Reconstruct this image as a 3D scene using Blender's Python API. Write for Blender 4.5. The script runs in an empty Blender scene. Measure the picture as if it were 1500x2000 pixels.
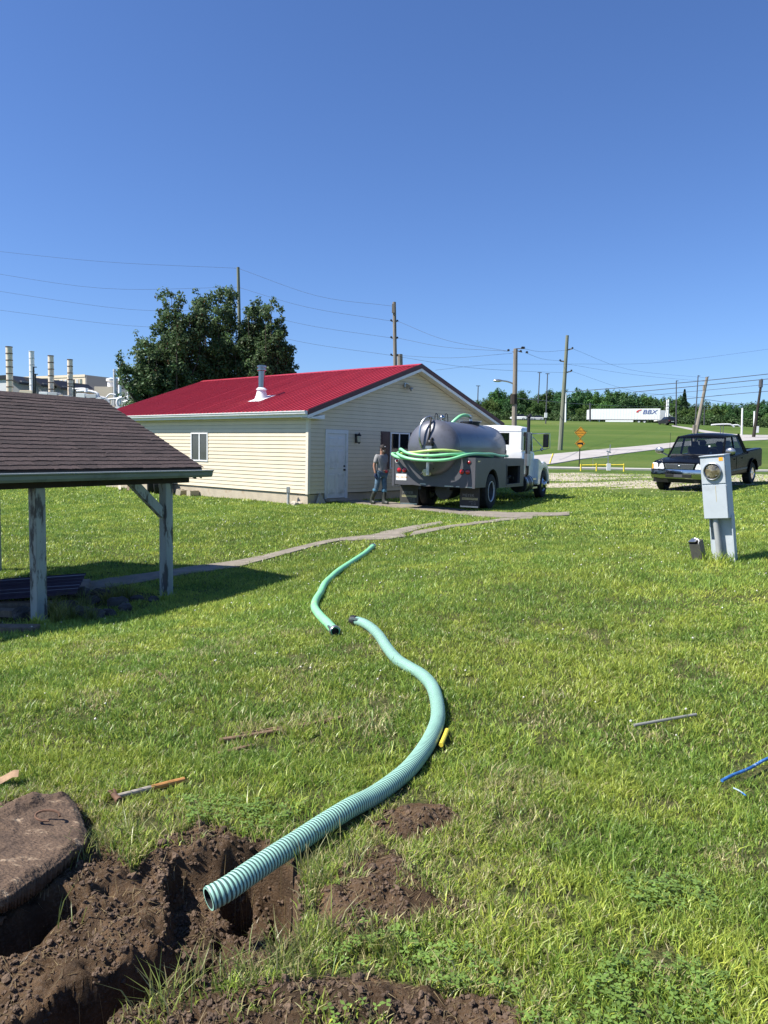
import bpy, bmesh, math, random
import numpy as np
from mathutils import Vector, Matrix, noise as mnoise
R = math.radians
PI = math.pi
random.seed(7)
rng = np.random.default_rng(11)
scene = bpy.context.scene
col = scene.collection

# ------------------------------------------------------------------ camera, sky, sun
EYE = np.array([0.0, 0.0, 1.65])
FPX, PITCH, ROLL = 1497.0, 0.0809, 0.0184
cam_d = bpy.data.cameras.new('camera')
cam = bpy.data.objects.new('camera', cam_d)
col.objects.link(cam)
cp, sp = math.cos(PITCH), math.sin(PITCH)
F_ = np.array([0, cp, -sp]); R0 = np.array([1.0, 0, 0]); U0 = np.array([0, sp, cp])
cr, sr = math.cos(ROLL), math.sin(ROLL)
R_ = cr * R0 + sr * U0
U_ = -sr * R0 + cr * U0
cam.matrix_world = Matrix(((R_[0], U_[0], -F_[0], 0), (R_[1], U_[1], -F_[1], 0), (R_[2], U_[2], -F_[2], 1.65), (0, 0, 0, 1)))
cam_d.sensor_fit = 'VERTICAL'
cam_d.sensor_height = 24.0
cam_d.lens = 24.0 * FPX / 2000.0
cam_d.clip_start = 0.05
cam_d.clip_end = 3000
scene.camera = cam

SUN_EL, SUN_AZ = R(51.0), math.atan2(-0.96, -0.28)      # azimuth measured from +Y towards +X
sdir = Vector((math.sin(SUN_AZ) * math.cos(SUN_EL), math.cos(SUN_AZ) * math.cos(SUN_EL), math.sin(SUN_EL)))
world = bpy.data.worlds.new('World')
scene.world = world
world.use_nodes = True
wn = world.node_tree
bg = wn.nodes['Background']
sky = wn.nodes.new('ShaderNodeTexSky')
sky.sky_type = 'NISHITA'
sky.sun_disc = False
sky.sun_elevation = SUN_EL
sky.sun_rotation = SUN_AZ
sky.altitude = 150
sky.air_density = 1.0
sky.dust_density = 0.35
sky.ozone_density = 3.0
tint = wn.nodes.new('ShaderNodeMix'); tint.data_type = 'RGBA'; tint.blend_type = 'MULTIPLY'; tint.inputs[0].default_value = 1
tint.inputs[7].default_value = (.425, .545, .775, 1)      # the deep saturated blue this clear noon sky has in the photograph
wn.links.new(sky.outputs[0], tint.inputs[6]); wn.links.new(tint.outputs[2], bg.inputs[0])
bg.inputs[1].default_value = 0.113
sun_d = bpy.data.lights.new('sun', 'SUN')
sun_d.energy = 5.0
sun_d.angle = R(0.53)
sun_d.color = (1.0, 0.955, 0.88)
sun = bpy.data.objects.new('sun', sun_d)
sun.rotation_euler = sdir.to_track_quat('Z', 'Y').to_euler()
sun.location = (-20, -5, 30)
col.objects.link(sun)
scene.view_settings.view_transform = 'Standard'
scene.view_settings.look = 'None'
scene.view_settings.gamma = 1
scene.view_settings.use_curve_mapping = False
scene.view_settings.exposure = 0.86
try:
    scene.cycles.max_bounces = 6
    scene.cycles.transparent_max_bounces = 6
except Exception:
    pass

# ------------------------------------------------------------------ terrain height (fitted by a radial basis through surveyed points)
GP = np.array([
 (0,0,0),(-1.5,3,0),(2,3,0),(0,6,0),(-2,5.5,-.06),(3,6,.08),(-4,8.2,-.38),(-3,10.5,-.44),(-6,12.3,-.45),(-1.2,11.3,-.25),
 (0,11,-.06),(4.4,10,.30),(7,10,.45),(-2.4,23.7,-.10),(.3,24.5,-.03),(-11,32,-.1),(-16,27,-.35),(-8,18,-.33),(1.3,21.4,-.03),
 (3.2,22.3,-.01),(6.2,28.4,.03),(9.5,27.4,.38),(11,25.2,.40),(15,29.6,.66),(10,20,.45),(8,16,.42),(4,16,.14),(20,30,.8),(5,36,.25),(12,42,.5),
 (22,46,.6),(0,42,.1),(30,45,.8),(8,52,.66),(18,53,.72),(30,53,.8),(14,66,1.3),(35,66,1.4),(20,75,1.95),(45,75,2.0),(10,75,1.9),
 (20,100,3.3),(50,100,3.4),(0,100,3.0),(30,140,5.9),(70,140,5.7),(0,140,5.6),(0,186,9.3),(40,186,9.4),(62,186,9.4),(87,186,8.7),
 (120,186,8),(-40,60,-.5),(-60,100,-.5),(-100,180,0),(-30,35,-.45),(-12,42,-.5),(0,230,8.8),(60,230,8.7),(120,230,8),(-60,220,1),(-200,250,0),
 (200,250,7),(-300,100,-.5),(300,100,4),(0,-20,0),(-20,0,-.6),(20,0,.6),(-100,-20,-.6),(100,-20,2),(0,500,6),(-300,500,0),(300,500,6)], float)
def _phi(r): return np.sqrt(r * r + 1.5 ** 2)
_A = _phi(np.hypot(GP[:, None, 0] - GP[None, :, 0], GP[:, None, 1] - GP[None, :, 1]))
_A += np.eye(len(GP)) * (-0.02)
_W = np.linalg.solve(_A, GP[:, 2])
def gz_np(x, y):
    x = np.asarray(x, float); y = np.asarray(y, float)
    out = np.zeros(x.shape)
    for (px, py, _), w in zip(GP, _W):
        out += w * _phi(np.hypot(x - px, y - py))
    return out
def gz(x, y): return float(gz_np(np.array([x]), np.array([y]))[0])

def ray(px, py):
    d = F_ + R_ * ((px - 750) / FPX) - U_ * ((py - 1000) / FPX)
    return d
def at(px, py, Y):
    """the place in the world at distance Y north of the camera seen at that photo coordinate"""
    d = ray(px, py); t = Y / d[1]
    return EYE + d * t
def plane(px, py, z=0.0):
    d = ray(px, py); t = (z - EYE[2]) / d[2]
    return EYE + d * t
def gp(px, py, h=0.0):
    """where the sight line meets the ground (raised by h)"""
    d = ray(px, py); t = 0.5
    prev = t
    while t < 400:
        p = EYE + d * t
        if p[2] < gz(p[0], p[1]) + h:
            lo, hi = prev, t
            for _ in range(25):
                m = (lo + hi) / 2; p = EYE + d * m
                if p[2] < gz(p[0], p[1]) + h: hi = m
                else: lo = m
            return EYE + d * hi
        prev = t; t *= 1.03
    return EYE + d * t

# ------------------------------------------------------------------ noise in numpy
def _hash(ix, iy, seed):
    h = (ix.astype(np.int64) * 374761393 + iy.astype(np.int64) * 668265263 + seed * 974634777) & 0xffffffff
    h = ((h ^ (h >> 13)) * 1274126177) & 0xffffffff
    return ((h ^ (h >> 16)) & 0xffff) / 65535.0
def vnoise(x, y, seed=0):
    ix, iy = np.floor(x), np.floor(y); fx, fy = x - ix, y - iy
    fx = fx * fx * (3 - 2 * fx); fy = fy * fy * (3 - 2 * fy)
    a = _hash(ix, iy, seed); b = _hash(ix + 1, iy, seed); c = _hash(ix, iy + 1, seed); d = _hash(ix + 1, iy + 1, seed)
    return (a * (1 - fx) + b * fx) * (1 - fy) + (c * (1 - fx) + d * fx) * fy
def fbm(x, y, sc, oct=4, seed=0, gain=.5):
    out = 0; amp = 1; tot = 0
    for o in range(oct):
        out = out + amp * vnoise(x * sc + 17 * o, y * sc - 9 * o, seed + o); tot += amp; amp *= gain; sc *= 2.03
    return out / tot

def inpoly(x, y, poly):
    ins = np.zeros(x.shape, bool); n = len(poly)
    for i in range(n):
        x1, y1 = poly[i]; x2, y2 = poly[(i + 1) % n]
        c = ((y1 > y) != (y2 > y)) & (x < (x2 - x1) * (y - y1) / ((y2 - y1) if y2 != y1 else 1e-9) + x1)
        ins ^= c
    return ins
def segdist(x, y, pts, closed=False):
    d = np.full(x.shape, 1e9); n = len(pts)
    for i in range(n if closed else n - 1):
        x1, y1 = pts[i]; x2, y2 = pts[(i + 1) % n]
        dx, dy = x2 - x1, y2 - y1; L = dx * dx + dy * dy + 1e-12
        t = np.clip(((x - x1) * dx + (y - y1) * dy) / L, 0, 1)
        d = np.minimum(d, np.hypot(x - x1 - t * dx, y - y1 - t * dy))
    return d
def sdpoly(x, y, poly):
    d = segdist(x, y, poly, True)
    return np.where(inpoly(x, y, poly), d, -d)
def sstep(a, b, v):
    t = np.clip((v - a) / (b - a), 0, 1); return t * t * (3 - 2 * t)

# ------------------------------------------------------------------ materials
def mat(name, c, rough=.6, metal=0., var=.12, scale=6., bump=0., bscale=40., spec=.5, c2=None, coat=0., rnd=0., trans=0., stain=None, stain_scale=3., stain_lo=.55, stain_hi=.7, stretch=None, emit=None):
    m = bpy.data.materials.new(name); m.use_nodes = True
    nt = m.node_tree; N = nt.nodes; L = nt.links
    b = N['Principled BSDF']
    b.inputs['Roughness'].default_value = rough
    b.inputs['Metallic'].default_value = metal
    b.inputs['Specular IOR Level'].default_value = spec
    b.inputs['Coat Weight'].default_value = coat
    b.inputs['Coat Roughness'].default_value = .05
    tc = N.new('ShaderNodeTexCoord'); vec = tc.outputs['Object']
    if stretch:
        mp = N.new('ShaderNodeMapping'); mp.inputs['Scale'].default_value = stretch; L.new(vec, mp.inputs[0]); vec = mp.outputs[0]
    n1 = N.new('ShaderNodeTexNoise'); n1.inputs['Scale'].default_value = scale; n1.inputs['Detail'].default_value = 5; L.new(vec, n1.inputs[0])
    mx = N.new('ShaderNodeMix'); mx.data_type = 'RGBA'
    if c2 is None:
        a = tuple(max(0, x * (1 - var)) for x in c); bb = tuple(min(1, x * (1 + var)) for x in c)
    else: a, bb = c, c2
    mx.inputs[6].default_value = (*a, 1); mx.inputs[7].default_value = (*bb, 1)
    rp = N.new('ShaderNodeMapRange'); rp.inputs[1].default_value = .3; rp.inputs[2].default_value = .7
    L.new(n1.outputs[0], rp.inputs[0]); L.new(rp.outputs[0], mx.inputs[0])
    out = mx.outputs[2]
    if stain:
        n2 = N.new('ShaderNodeTexNoise'); n2.inputs['Scale'].default_value = stain_scale; n2.inputs['Detail'].default_value = 8; n2.inputs['Roughness'].default_value = .65
        L.new(vec, n2.inputs[0])
        r2 = N.new('ShaderNodeMapRange'); r2.inputs[1].default_value = stain_lo; r2.inputs[2].default_value = stain_hi; L.new(n2.outputs[0], r2.inputs[0])
        m2 = N.new('ShaderNodeMix'); m2.data_type = 'RGBA'; m2.inputs[7].default_value = (*stain, 1)
        L.new(out, m2.inputs[6]); L.new(r2.outputs[0], m2.inputs[0]); out = m2.outputs[2]
    if rnd:
        oi = N.new('ShaderNodeObjectInfo'); mr = N.new('ShaderNodeMapRange'); mr.inputs[3].default_value = 1 - rnd; mr.inputs[4].default_value = 1 + rnd
        L.new(oi.outputs['Random'], mr.inputs[0])
        vm = N.new('ShaderNodeVectorMath'); vm.operation = 'SCALE'; L.new(out, vm.inputs[0]); L.new(mr.outputs[0], vm.inputs[3]); out = vm.outputs[0]
    L.new(out, b.inputs['Base Color'])
    if bump:
        n3 = N.new('ShaderNodeTexNoise'); n3.inputs['Scale'].default_value = bscale; n3.inputs['Detail'].default_value = 4; L.new(vec, n3.inputs[0])
        bp = N.new('ShaderNodeBump'); bp.inputs['Strength'].default_value = bump; bp.inputs['Distance'].default_value = .02
        L.new(n3.outputs[0], bp.inputs['Height']); L.new(bp.outputs[0], b.inputs['Normal'])
    if trans: b.inputs['Transmission Weight'].default_value = trans
    if emit:
        b.inputs['Emission Color'].default_value = (*emit, 1); b.inputs['Emission Strength'].default_value = 1
    return m

M = {}
def leafmat(name, attr=True, base=(.08, .13, .03), tr=.35, rnd=.0, rough=.45, spec=.35):
    m = bpy.data.materials.new(name); m.use_nodes = True
    nt = m.node_tree; N = nt.nodes; L = nt.links
    b = N['Principled BSDF']; b.inputs['Roughness'].default_value = rough; b.inputs['Specular IOR Level'].default_value = spec
    o = N['Material Output']
    t = N.new('ShaderNodeBsdfTranslucent'); mx = N.new('ShaderNodeMixShader'); mx.inputs[0].default_value = tr
    if attr:
        a = N.new('ShaderNodeAttribute'); a.attribute_name = 'tint'; c = a.outputs['Color']
    else:
        rgb = N.new('ShaderNodeRGB'); rgb.outputs[0].default_value = (*base, 1); c = rgb.outputs[0]
    if rnd:
        oi = N.new('ShaderNodeObjectInfo'); hs = N.new('ShaderNodeHueSaturation')
        mr = N.new('ShaderNodeMapRange'); mr.inputs[3].default_value = 1 - rnd; mr.inputs[4].default_value = 1 + rnd; L.new(oi.outputs['Random'], mr.inputs[0])
        mh = N.new('ShaderNodeMapRange'); mh.inputs[3].default_value = .485; mh.inputs[4].default_value = .525; L.new(oi.outputs['Random'], mh.inputs[0])
        L.new(mr.outputs[0], hs.inputs['Value']); L.new(mh.outputs[0], hs.inputs['Hue']); L.new(c, hs.inputs['Color']); c = hs.outputs[0]
    L.new(c, b.inputs['Base Color']); L.new(c, t.inputs['Color'])
    L.new(b.outputs[0], mx.inputs[1]); L.new(t.outputs[0], mx.inputs[2]); L.new(mx.outputs[0], o.inputs['Surface'])
    return m

# ------------------------------------------------------------------ mesh helpers
def link(name, me, parent=None, loc=None, rot=None):
    o = bpy.data.objects.new(name, me); col.objects.link(o)
    if parent is not None: o.parent = parent
    if loc is not None: o.location = loc
    if rot is not None: o.rotation_euler = rot
    return o
def tag(o, label=None, cat=None, group=None, kind=None):
    if label: o['label'] = label
    if cat: o['category'] = cat
    if group: o['group'] = group
    if kind: o['kind'] = kind
    return o
def thing(name, label, cat, loc=(0, 0, 0), rotz=0., group=None, rot=None):
    o = bpy.data.objects.new(name, None); col.objects.link(o)
    o.empty_display_size = .1
    o.location = loc; o.rotation_euler = rot if rot else (0, 0, rotz)
    return tag(o, label, cat, group)
def kids(o): return [c for c in bpy.data.objects if c.parent == o]
def copy_tree(o, parent=None):
    c = o.copy(); col.objects.link(c)
    if parent is not None: c.parent = parent
    for ch in kids(o): copy_tree(ch, c)
    return c
def fast_mesh(name, v, f, tint=None, uvs=None):
    """v (n,3); f (m,k) all faces same size"""
    me = bpy.data.meshes.new(name)
    v = np.ascontiguousarray(v, np.float32); f = np.ascontiguousarray(f, np.int32)
    me.vertices.add(len(v)); me.vertices.foreach_set('co', v.ravel())
    k = f.shape[1]
    me.loops.add(f.size); me.loops.foreach_set('vertex_index', f.ravel())
    me.polygons.add(len(f)); me.polygons.foreach_set('loop_start', np.arange(0, f.size, k, dtype=np.int32))
    me.update(calc_edges=True)
    if tint is not None:
        a = me.color_attributes.new('tint', 'FLOAT_COLOR', 'POINT')
        c = np.ones((len(v), 4), np.float32); c[:, :3] = tint
        a.data.foreach_set('color', c.ravel())
    return me

class MB:
    def __init__(s): s.v = []; s.f = []; s.mi = []
    def add(s, vs, fs, mi=0, mtx=None):
        b = len(s.v)
        for p in vs:
            p = Vector(p)
            if mtx is not None: p = mtx @ p
            s.v.append(p)
        for f in fs: s.f.append([i + b for i in f]); s.mi.append(mi)
        return s
    def box(s, a, b, mi=0, mtx=None):
        x0, y0, z0 = a; x1, y1, z1 = b
        return s.add([(x0,y0,z0),(x1,y0,z0),(x1,y1,z0),(x0,y1,z0),(x0,y0,z1),(x1,y0,z1),(x1,y1,z1),(x0,y1,z1)],
              [(0,3,2,1),(4,5,6,7),(0,1,5,4),(1,2,6,5),(2,3,7,6),(3,0,4,7)], mi, mtx)
    def bar(s, p, q, w, h=None, mi=0, up=(0, 0, 1)):
        """a beam of section w x h from p to q"""
        h = w if h is None else h
        p, q = Vector(p), Vector(q); d = (q - p).normalized(); u = Vector(up)
        if abs(d.dot(u)) > .98: u = Vector((0, 1, 0))
        sx = d.cross(u).normalized(); sz = sx.cross(d)
        vs = []
        for e in (p, q):
            for a, b in ((-1,-1),(1,-1),(1,1),(-1,1)): vs.append(e + sx * a * w / 2 + sz * b * h / 2)
        return s.add(vs, [(0,1,2,3),(7,6,5,4),(0,4,5,1),(1,5,6,2),(2,6,7,3),(3,7,4,0)], mi)
    def tube(s, pts, r, n=10, mi=0, caps=True):
        pts = [Vector(p) for p in pts]; m = len(pts)
        rs = [r] * m if not hasattr(r, '__len__') else list(r)
        b = len(s.v); t0 = (pts[1] - pts[0]).normalized()
        u = Vector((0, 0, 1)) if abs(t0.z) < .9 else Vector((1, 0, 0))
        for i, p in enumerate(pts):
            t = (pts[min(i + 1, m - 1)] - pts[max(i - 1, 0)]).normalized()
            x = u.cross(t)
            if x.length < 1e-6: x = Vector((1, 0, 0)).cross(t)
            x.normalize(); y = t.cross(x); u = y
            for k in range(n):
                a = 2 * PI * k / n; s.v.append(p + (x * math.cos(a) + y * math.sin(a)) * rs[i])
        for i in range(m - 1):
            for k in range(n):
                k2 = (k + 1) % n
                s.f.append([b+i*n+k, b+i*n+k2, b+(i+1)*n+k2, b+(i+1)*n+k]); s.mi.append(mi)
        if caps:
            s.f.append([b + k for k in reversed(range(n))]); s.mi.append(mi)
            s.f.append([b + (m - 1) * n + k for k in range(n)]); s.mi.append(mi)
        return s
    def cyl(s, p, q, r, r2=None, n=16, mi=0): return s.tube([p, q], [r, r if r2 is None else r2], n, mi)
    def lathe(s, prof, org, ax=(0, 0, 1), n=24, mi=0, cap=True):
        """prof: list of (radius, along)"""
        ax = Vector(ax).normalized(); u = Vector((0, 0, 1)) if abs(ax.z) < .9 else Vector((1, 0, 0))
        x = u.cross(ax).normalized(); y = ax.cross(x); org = Vector(org); b = len(s.v); m = len(prof)
        for r_, h in prof:
            for k in range(n):
                a = 2 * PI * k / n; s.v.append(org + ax * h + (x * math.cos(a) + y * math.sin(a)) * r_)
        for i in range(m - 1):
            for k in range(n):
                k2 = (k + 1) % n
                s.f.append([b+i*n+k, b+i*n+k2, b+(i+1)*n+k2, b+(i+1)*n+k]); s.mi.append(mi)
        if cap and prof[0][0] > 1e-4: s.f.append([b + k for k in reversed(range(n))]); s.mi.append(mi)
        if cap and prof[-1][0] > 1e-4: s.f.append([b + (m - 1) * n + k for k in range(n)]); s.mi.append(mi)
        return s
    def prism(s, poly, ax, d0, d1, mi=0, mtx=None):
        """poly in the plane perpendicular to ax ('x': (y,z); 'y': (x,z); 'z': (x,y))"""
        def P(a, b, d): return {'x': (d, a, b), 'y': (a, d, b), 'z': (a, b, d)}[ax]
        n = len(poly); vs = [P(a, b, d0) for a, b in poly] + [P(a, b, d1) for a, b in poly]
        fs = [list(reversed(range(n))), list(range(n, 2 * n))] + [[i, (i + 1) % n, n + (i + 1) % n, n + i] for i in range(n)]
        return s.add(vs, fs, mi, mtx)
    def loft(s, rings, mi=0, caps=True, closed=True):
        b = len(s.v); n = len(rings[0]); m = len(rings)
        for r_ in rings:
            for p in r_: s.v.append(Vector(p))
        for i in range(m - 1):
            for k in range(n if closed else n - 1):
                k2 = (k + 1) % n
                s.f.append([b+i*n+k, b+i*n+k2, b+(i+1)*n+k2, b+(i+1)*n+k]); s.mi.append(mi)
        if caps and closed:
            s.f.append([b + k for k in reversed(range(n))]); s.mi.append(mi)
            s.f.append([b + (m - 1) * n + k for k in range(n)]); s.mi.append(mi)
        return s
    def sphere(s, c, r, nu=12, nv=8, mi=0, mtx=None):
        rx, ry, rz = (r, r, r) if not hasattr(r, '__len__') else r
        vs = [(c[0], c[1], c[2] - rz)]; fs = []
        for j in range(1, nv):
            t = -PI / 2 + PI * j / nv
            for i in range(nu):
                a = 2 * PI * i / nu; vs.append((c[0] + rx * math.cos(t) * math.cos(a), c[1] + ry * math.cos(t) * math.sin(a), c[2] + rz * math.sin(t)))
        vs.append((c[0], c[1], c[2] + rz)); T = len(vs) - 1
        for i in range(nu): fs.append((0, 1 + (i + 1) % nu, 1 + i)); fs.append((T, 1 + (nv - 2) * nu + i, 1 + (nv - 2) * nu + (i + 1) % nu))
        for j in range(nv - 2):
            for i in range(nu):
                a = 1 + j * nu + i; b_ = 1 + j * nu + (i + 1) % nu; fs.append((a, b_, b_ + nu, a + nu))
        return s.add(vs, fs, mi, mtx)
    def mesh(s, name, mats=(), bevel=0., seg=2, smooth=35, weld=False):
        me = bpy.data.meshes.new(name)
        bm = bmesh.new()
        vv = [bm.verts.new(p) for p in s.v]; bm.verts.ensure_lookup_table()
        for f, mi in zip(s.f, s.mi):
            try:
                ff = bm.faces.new([vv[i] for i in f]); ff.material_index = mi
            except ValueError: pass
        if weld: bmesh.ops.remove_doubles(bm, verts=bm.verts, dist=1e-4)
        bmesh.ops.recalc_face_normals(bm, faces=bm.faces)
        if bevel:
            es = [e for e in bm.edges if len(e.link_faces) == 2 and e.calc_face_angle(0) > R(28)]
            bmesh.ops.bevel(bm, geom=es, offset=bevel, segments=seg, affect='EDGES', clamp_overlap=True)
        bm.to_mesh(me); bm.free()
        if smooth:
            me.shade_smooth(); me.set_sharp_from_angle(angle=R(smooth))
        for m in (mats if isinstance(mats, (list, tuple)) else [mats]): me.materials.append(m)
        return me
    def build(s, name, mats, parent=None, **k):
        return link(name, s.mesh(name, mats, **k), parent)

def catmull(pts, n=8):
    P = [Vector(p) for p in pts]; P = [P[0] * 2 - P[1]] + P + [P[-1] * 2 - P[-2]]; out = []
    for i in range(1, len(P) - 2):
        a, b, c, d = P[i-1:i+3]
        for k in range(n):
            t = k / n
            out.append(.5 * ((2*b) + (c-a)*t + (2*a-5*b+4*c-d)*t*t + (3*b-a-3*c+d)*t**3))
    out.append(P[-2]); return out
def text_obj(name, txt, size, material, parent, loc, rot, ext=.002, align='CENTER', shear=0, sx=1.0):
    cu = bpy.data.curves.new(name, 'FONT'); cu.body = txt; cu.size = size; cu.extrude = ext; cu.align_x = align; cu.align_y = 'CENTER'; cu.shear = shear
    o = bpy.data.objects.new(name, cu); col.objects.link(o)
    dg = bpy.context.evaluated_depsgraph_get()
    me = bpy.data.meshes.new_from_object(o.evaluated_get(dg)); bpy.data.objects.remove(o); bpy.data.curves.remove(cu)
    me.materials.clear(); me.materials.append(material)
    ob = link(name, me, parent, loc, rot); ob.scale = (sx, 1, 1)
    return ob
# ================================================================== materials
M['white_paint'] = mat('white_paint', (.72,.73,.74), .45, var=.05, stain=(.5,.48,.44), stain_lo=.6, stain_hi=.8)
M['white_truck'] = mat('white_truck', (.78,.79,.8), .25, var=.03, coat=.4, stain=(.55,.52,.47), stain_scale=2.5, stain_lo=.58, stain_hi=.85)
M['siding'] = mat('cream_siding', (.62,.535,.385), .5, var=.04, scale=2, rnd=.03, stain=(.54,.48,.37), stain_scale=1.3, stain_lo=.6, stain_hi=.95)
M['trim_cream'] = mat('trim_cream', (.66,.6,.49), .5, var=.04)
M['concrete'] = mat('concrete', (.36,.33,.28), .9, var=.15, scale=4, bump=.3, bscale=60, stain=(.22,.19,.15), stain_scale=2)
M['foundation'] = mat('foundation', (.42,.36,.27), .9, var=.12, scale=3, bump=.3, stain=(.3,.22,.14), stain_scale=1.5)
M['path'] = mat('path_concrete', (.22,.19,.15), .92, var=.2, scale=3, bump=.4, bscale=80, stain=(.15,.13,.1), stain_scale=4, stain_lo=.5, stain_hi=.7)
M['road'] = mat('road_concrete', (.36,.335,.315), .9, var=.1, scale=.4, stain=(.30,.28,.25), stain_scale=.5)
M['kerb'] = mat('kerb_concrete', (.42,.40,.36), .9, var=.12, scale=.6)
M['red_metal'] = mat('red_roof_paint', (.33,.022,.036), .45, var=.08, scale=1.2, rnd=.03, spec=.45)
M['burgundy'] = mat('burgundy_trim', (.07,.012,.016), .45, var=.1)
M['shutter'] = mat('burgundy_shutter', (.045,.014,.018), .5, var=.1)
M['shingle'] = mat('brown_shingle', (.055,.037,.034), .95, var=.35, scale=30, bump=.5, bscale=160, rnd=.28)
M['shed_green'] = mat('green_grey_paint', (.16,.19,.165), .55, var=.1, scale=3, stain=(.1,.12,.1), stain_scale=4)
M['shed_post'] = mat('peeling_post_paint', (.33,.355,.32), .75, var=.12, scale=5, bump=.4, bscale=30, stain=(.085,.08,.072), stain_scale=5.5, stain_lo=.53, stain_hi=.58, stretch=(1.6,1.6,.35))
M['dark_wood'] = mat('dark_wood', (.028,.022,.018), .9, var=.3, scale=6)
M['wood'] = mat('weathered_wood', (.16,.12,.08), .85, var=.3, scale=4, stretch=(8,8,1))
M['pole_wood'] = mat('pole_wood', (.22,.19,.155), .9, var=.25, scale=3, stretch=(4,4,.3), rnd=.15)
M['pole_green'] = mat('pole_treated', (.17,.18,.13), .9, var=.2, scale=3, stretch=(4,4,.3))
M['steel'] = mat('galvanised_steel', (.45,.46,.47), .32, .9, var=.1)
M['stainless'] = mat('stainless_pipe', (.30,.29,.28), .2, 1., var=.05)
M['chrome'] = mat('chrome', (.48,.48,.49), .12, 1., var=.02)
M['plain_grey'] = mat('plain_grey', (.22,.22,.2), .6, var=.1)
M['black_rubber'] = mat('black_rubber', (.016,.016,.016), .85, var=.2, scale=10, bump=.2, stain=(.05,.042,.034), stain_scale=5, stain_lo=.5, stain_hi=.8)
M['black'] = mat('black_metal', (.012,.012,.013), .5, var=.2)
M['black_gloss'] = mat('black_car_paint', (.005,.006,.009), .26, var=.1, spec=.06)
M['dark_glass'] = mat('dark_glass', (.010,.012,.015), .05, var=.0, spec=.5)
def tinted(name, c, mixf=.5):
    m = bpy.data.materials.new(name); m.use_nodes = True; N = m.node_tree.nodes; L = m.node_tree.links; N.remove(N['Principled BSDF'])
    t = N.new('ShaderNodeBsdfTransparent'); t.inputs[0].default_value = (*c, 1); g_ = N.new('ShaderNodeBsdfGlossy'); g_.inputs['Roughness'].default_value = .03
    x = N.new('ShaderNodeMixShader'); x.inputs[0].default_value = .08; L.new(t.outputs[0], x.inputs[1]); L.new(g_.outputs[0], x.inputs[2]); L.new(x.outputs[0], N['Material Output'].inputs[0]); return m
M['car_glass'] = tinted('car_glass', (.46, .50, .50))
M['glass_grey'] = mat('screened_glass', (.06,.065,.065), .1, var=.1, spec=.7)
M['tank'] = mat('tank_grey_blue', (.115,.118,.14), .42, .25, var=.06, scale=1.5, coat=.15, stain=(.07,.068,.07), stain_scale=1.2)
M['body_grey'] = mat('body_grey', (.078,.077,.087), .5, var=.1, scale=3, stain=(.16,.14,.12), stain_scale=2, stain_lo=.6, stain_hi=.85)
M['hose'] = mat('hose_green', (.35,.61,.48), .38, var=.08, scale=9, spec=.5, stain=(.32,.36,.24), stain_scale=5, stain_lo=.62, stain_hi=.78, bump=.0)
M['hose_small'] = mat('hose_green_bright', (.24,.62,.32), .38, var=.1, scale=6, stain=(.42,.45,.14), stain_scale=1.8, stain_lo=.6, stain_hi=.72)
M['hose_rib'] = mat('hose_black_rib', (.055,.11,.095), .5, var=.2)
M['red_lens'] = mat('red_lens', (.42,.012,.02), .15, var=.1, coat=.5)
M['orange'] = mat('sign_orange', (.85,.38,.025), .5, var=.04)
M['yellow'] = mat('yellow_paint', (.75,.60,.06), .5, var=.1, stain=(.4,.3,.1), stain_scale=3)
M['pale_white'] = mat('pale_white', (.78,.78,.77), .5, var=.04)
M['meter_grey'] = mat('meter_grey', (.46,.505,.535), .42, .05, var=.05, scale=4, stain=(.33,.36,.37), stain_scale=5, stain_lo=.55, stain_hi=.8)
M['pvc'] = mat('grey_pvc', (.36,.37,.36), .5, var=.08)
M['fabric_grey'] = mat('grey_tshirt', (.24,.235,.235), .9, var=.12, scale=12)
M['skin'] = mat('skin', (.36,.19,.125), .5, var=.08)
M['jeans'] = mat('blue_jeans', (.075,.13,.19), .85, var=.35, scale=9)
M['boot'] = mat('rubber_boot', (.03,.034,.028), .55, var=.2)
M['glove'] = mat('blue_glove', (.02,.035,.10), .6, var=.2)
M['blue_plastic'] = mat('blue_plastic', (.10,.24,.36), .4, var=.2)
M['rope_blue'] = mat('blue_cord', (.03,.13,.36), .55, var=.35, scale=30, stain=(.4,.5,.55), stain_scale=22, stain_lo=.56, stain_hi=.62)
M['rust'] = mat('rusty_iron', (.12,.065,.04), .8, .3, var=.3, scale=14, bump=.3)
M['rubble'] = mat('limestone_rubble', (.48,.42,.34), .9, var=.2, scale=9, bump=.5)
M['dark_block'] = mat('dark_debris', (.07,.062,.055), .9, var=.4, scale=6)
M['bark'] = mat('bark', (.07,.055,.042), .9, var=.3, scale=8, bump=.5)
M['leaf'] = leafmat('tree_leaf', tr=.34, rough=.55, spec=.25)
M['leaf_far'] = leafmat('far_leaf', tr=.3, rnd=.18, rough=.7, spec=.15)
M['grass'] = leafmat('grass_blade', tr=.38, rough=.4, spec=.4)
M['amber'] = mat('amber_lens', (.7,.3,.03), .2)
M['headlamp'] = mat('headlamp_glass', (.75,.76,.76), .08, var=.03, coat=1)
M['lamp_glass'] = mat('lamp_glass', (.5,.48,.42), .15)
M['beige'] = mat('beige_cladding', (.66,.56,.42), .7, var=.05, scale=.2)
M['shade_cladding'] = mat('grey_shade_cladding', (.27,.27,.27), .7, var=.06, scale=.2)
M['pale_grey'] = mat('pale_grey_panel', (.5,.51,.52), .6, var=.08, scale=.3)
M['stack_cream'] = mat('cream_stack', (.7,.6,.47), .6, var=.1, scale=.6, stain=(.45,.28,.16), stain_scale=.25, stain_lo=.52, stain_hi=.8)
M['logo_blue'] = mat('logo_blue', (.05,.09,.3), .5)
M['logo_red'] = mat('logo_red', (.55,.03,.04), .5)
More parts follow.
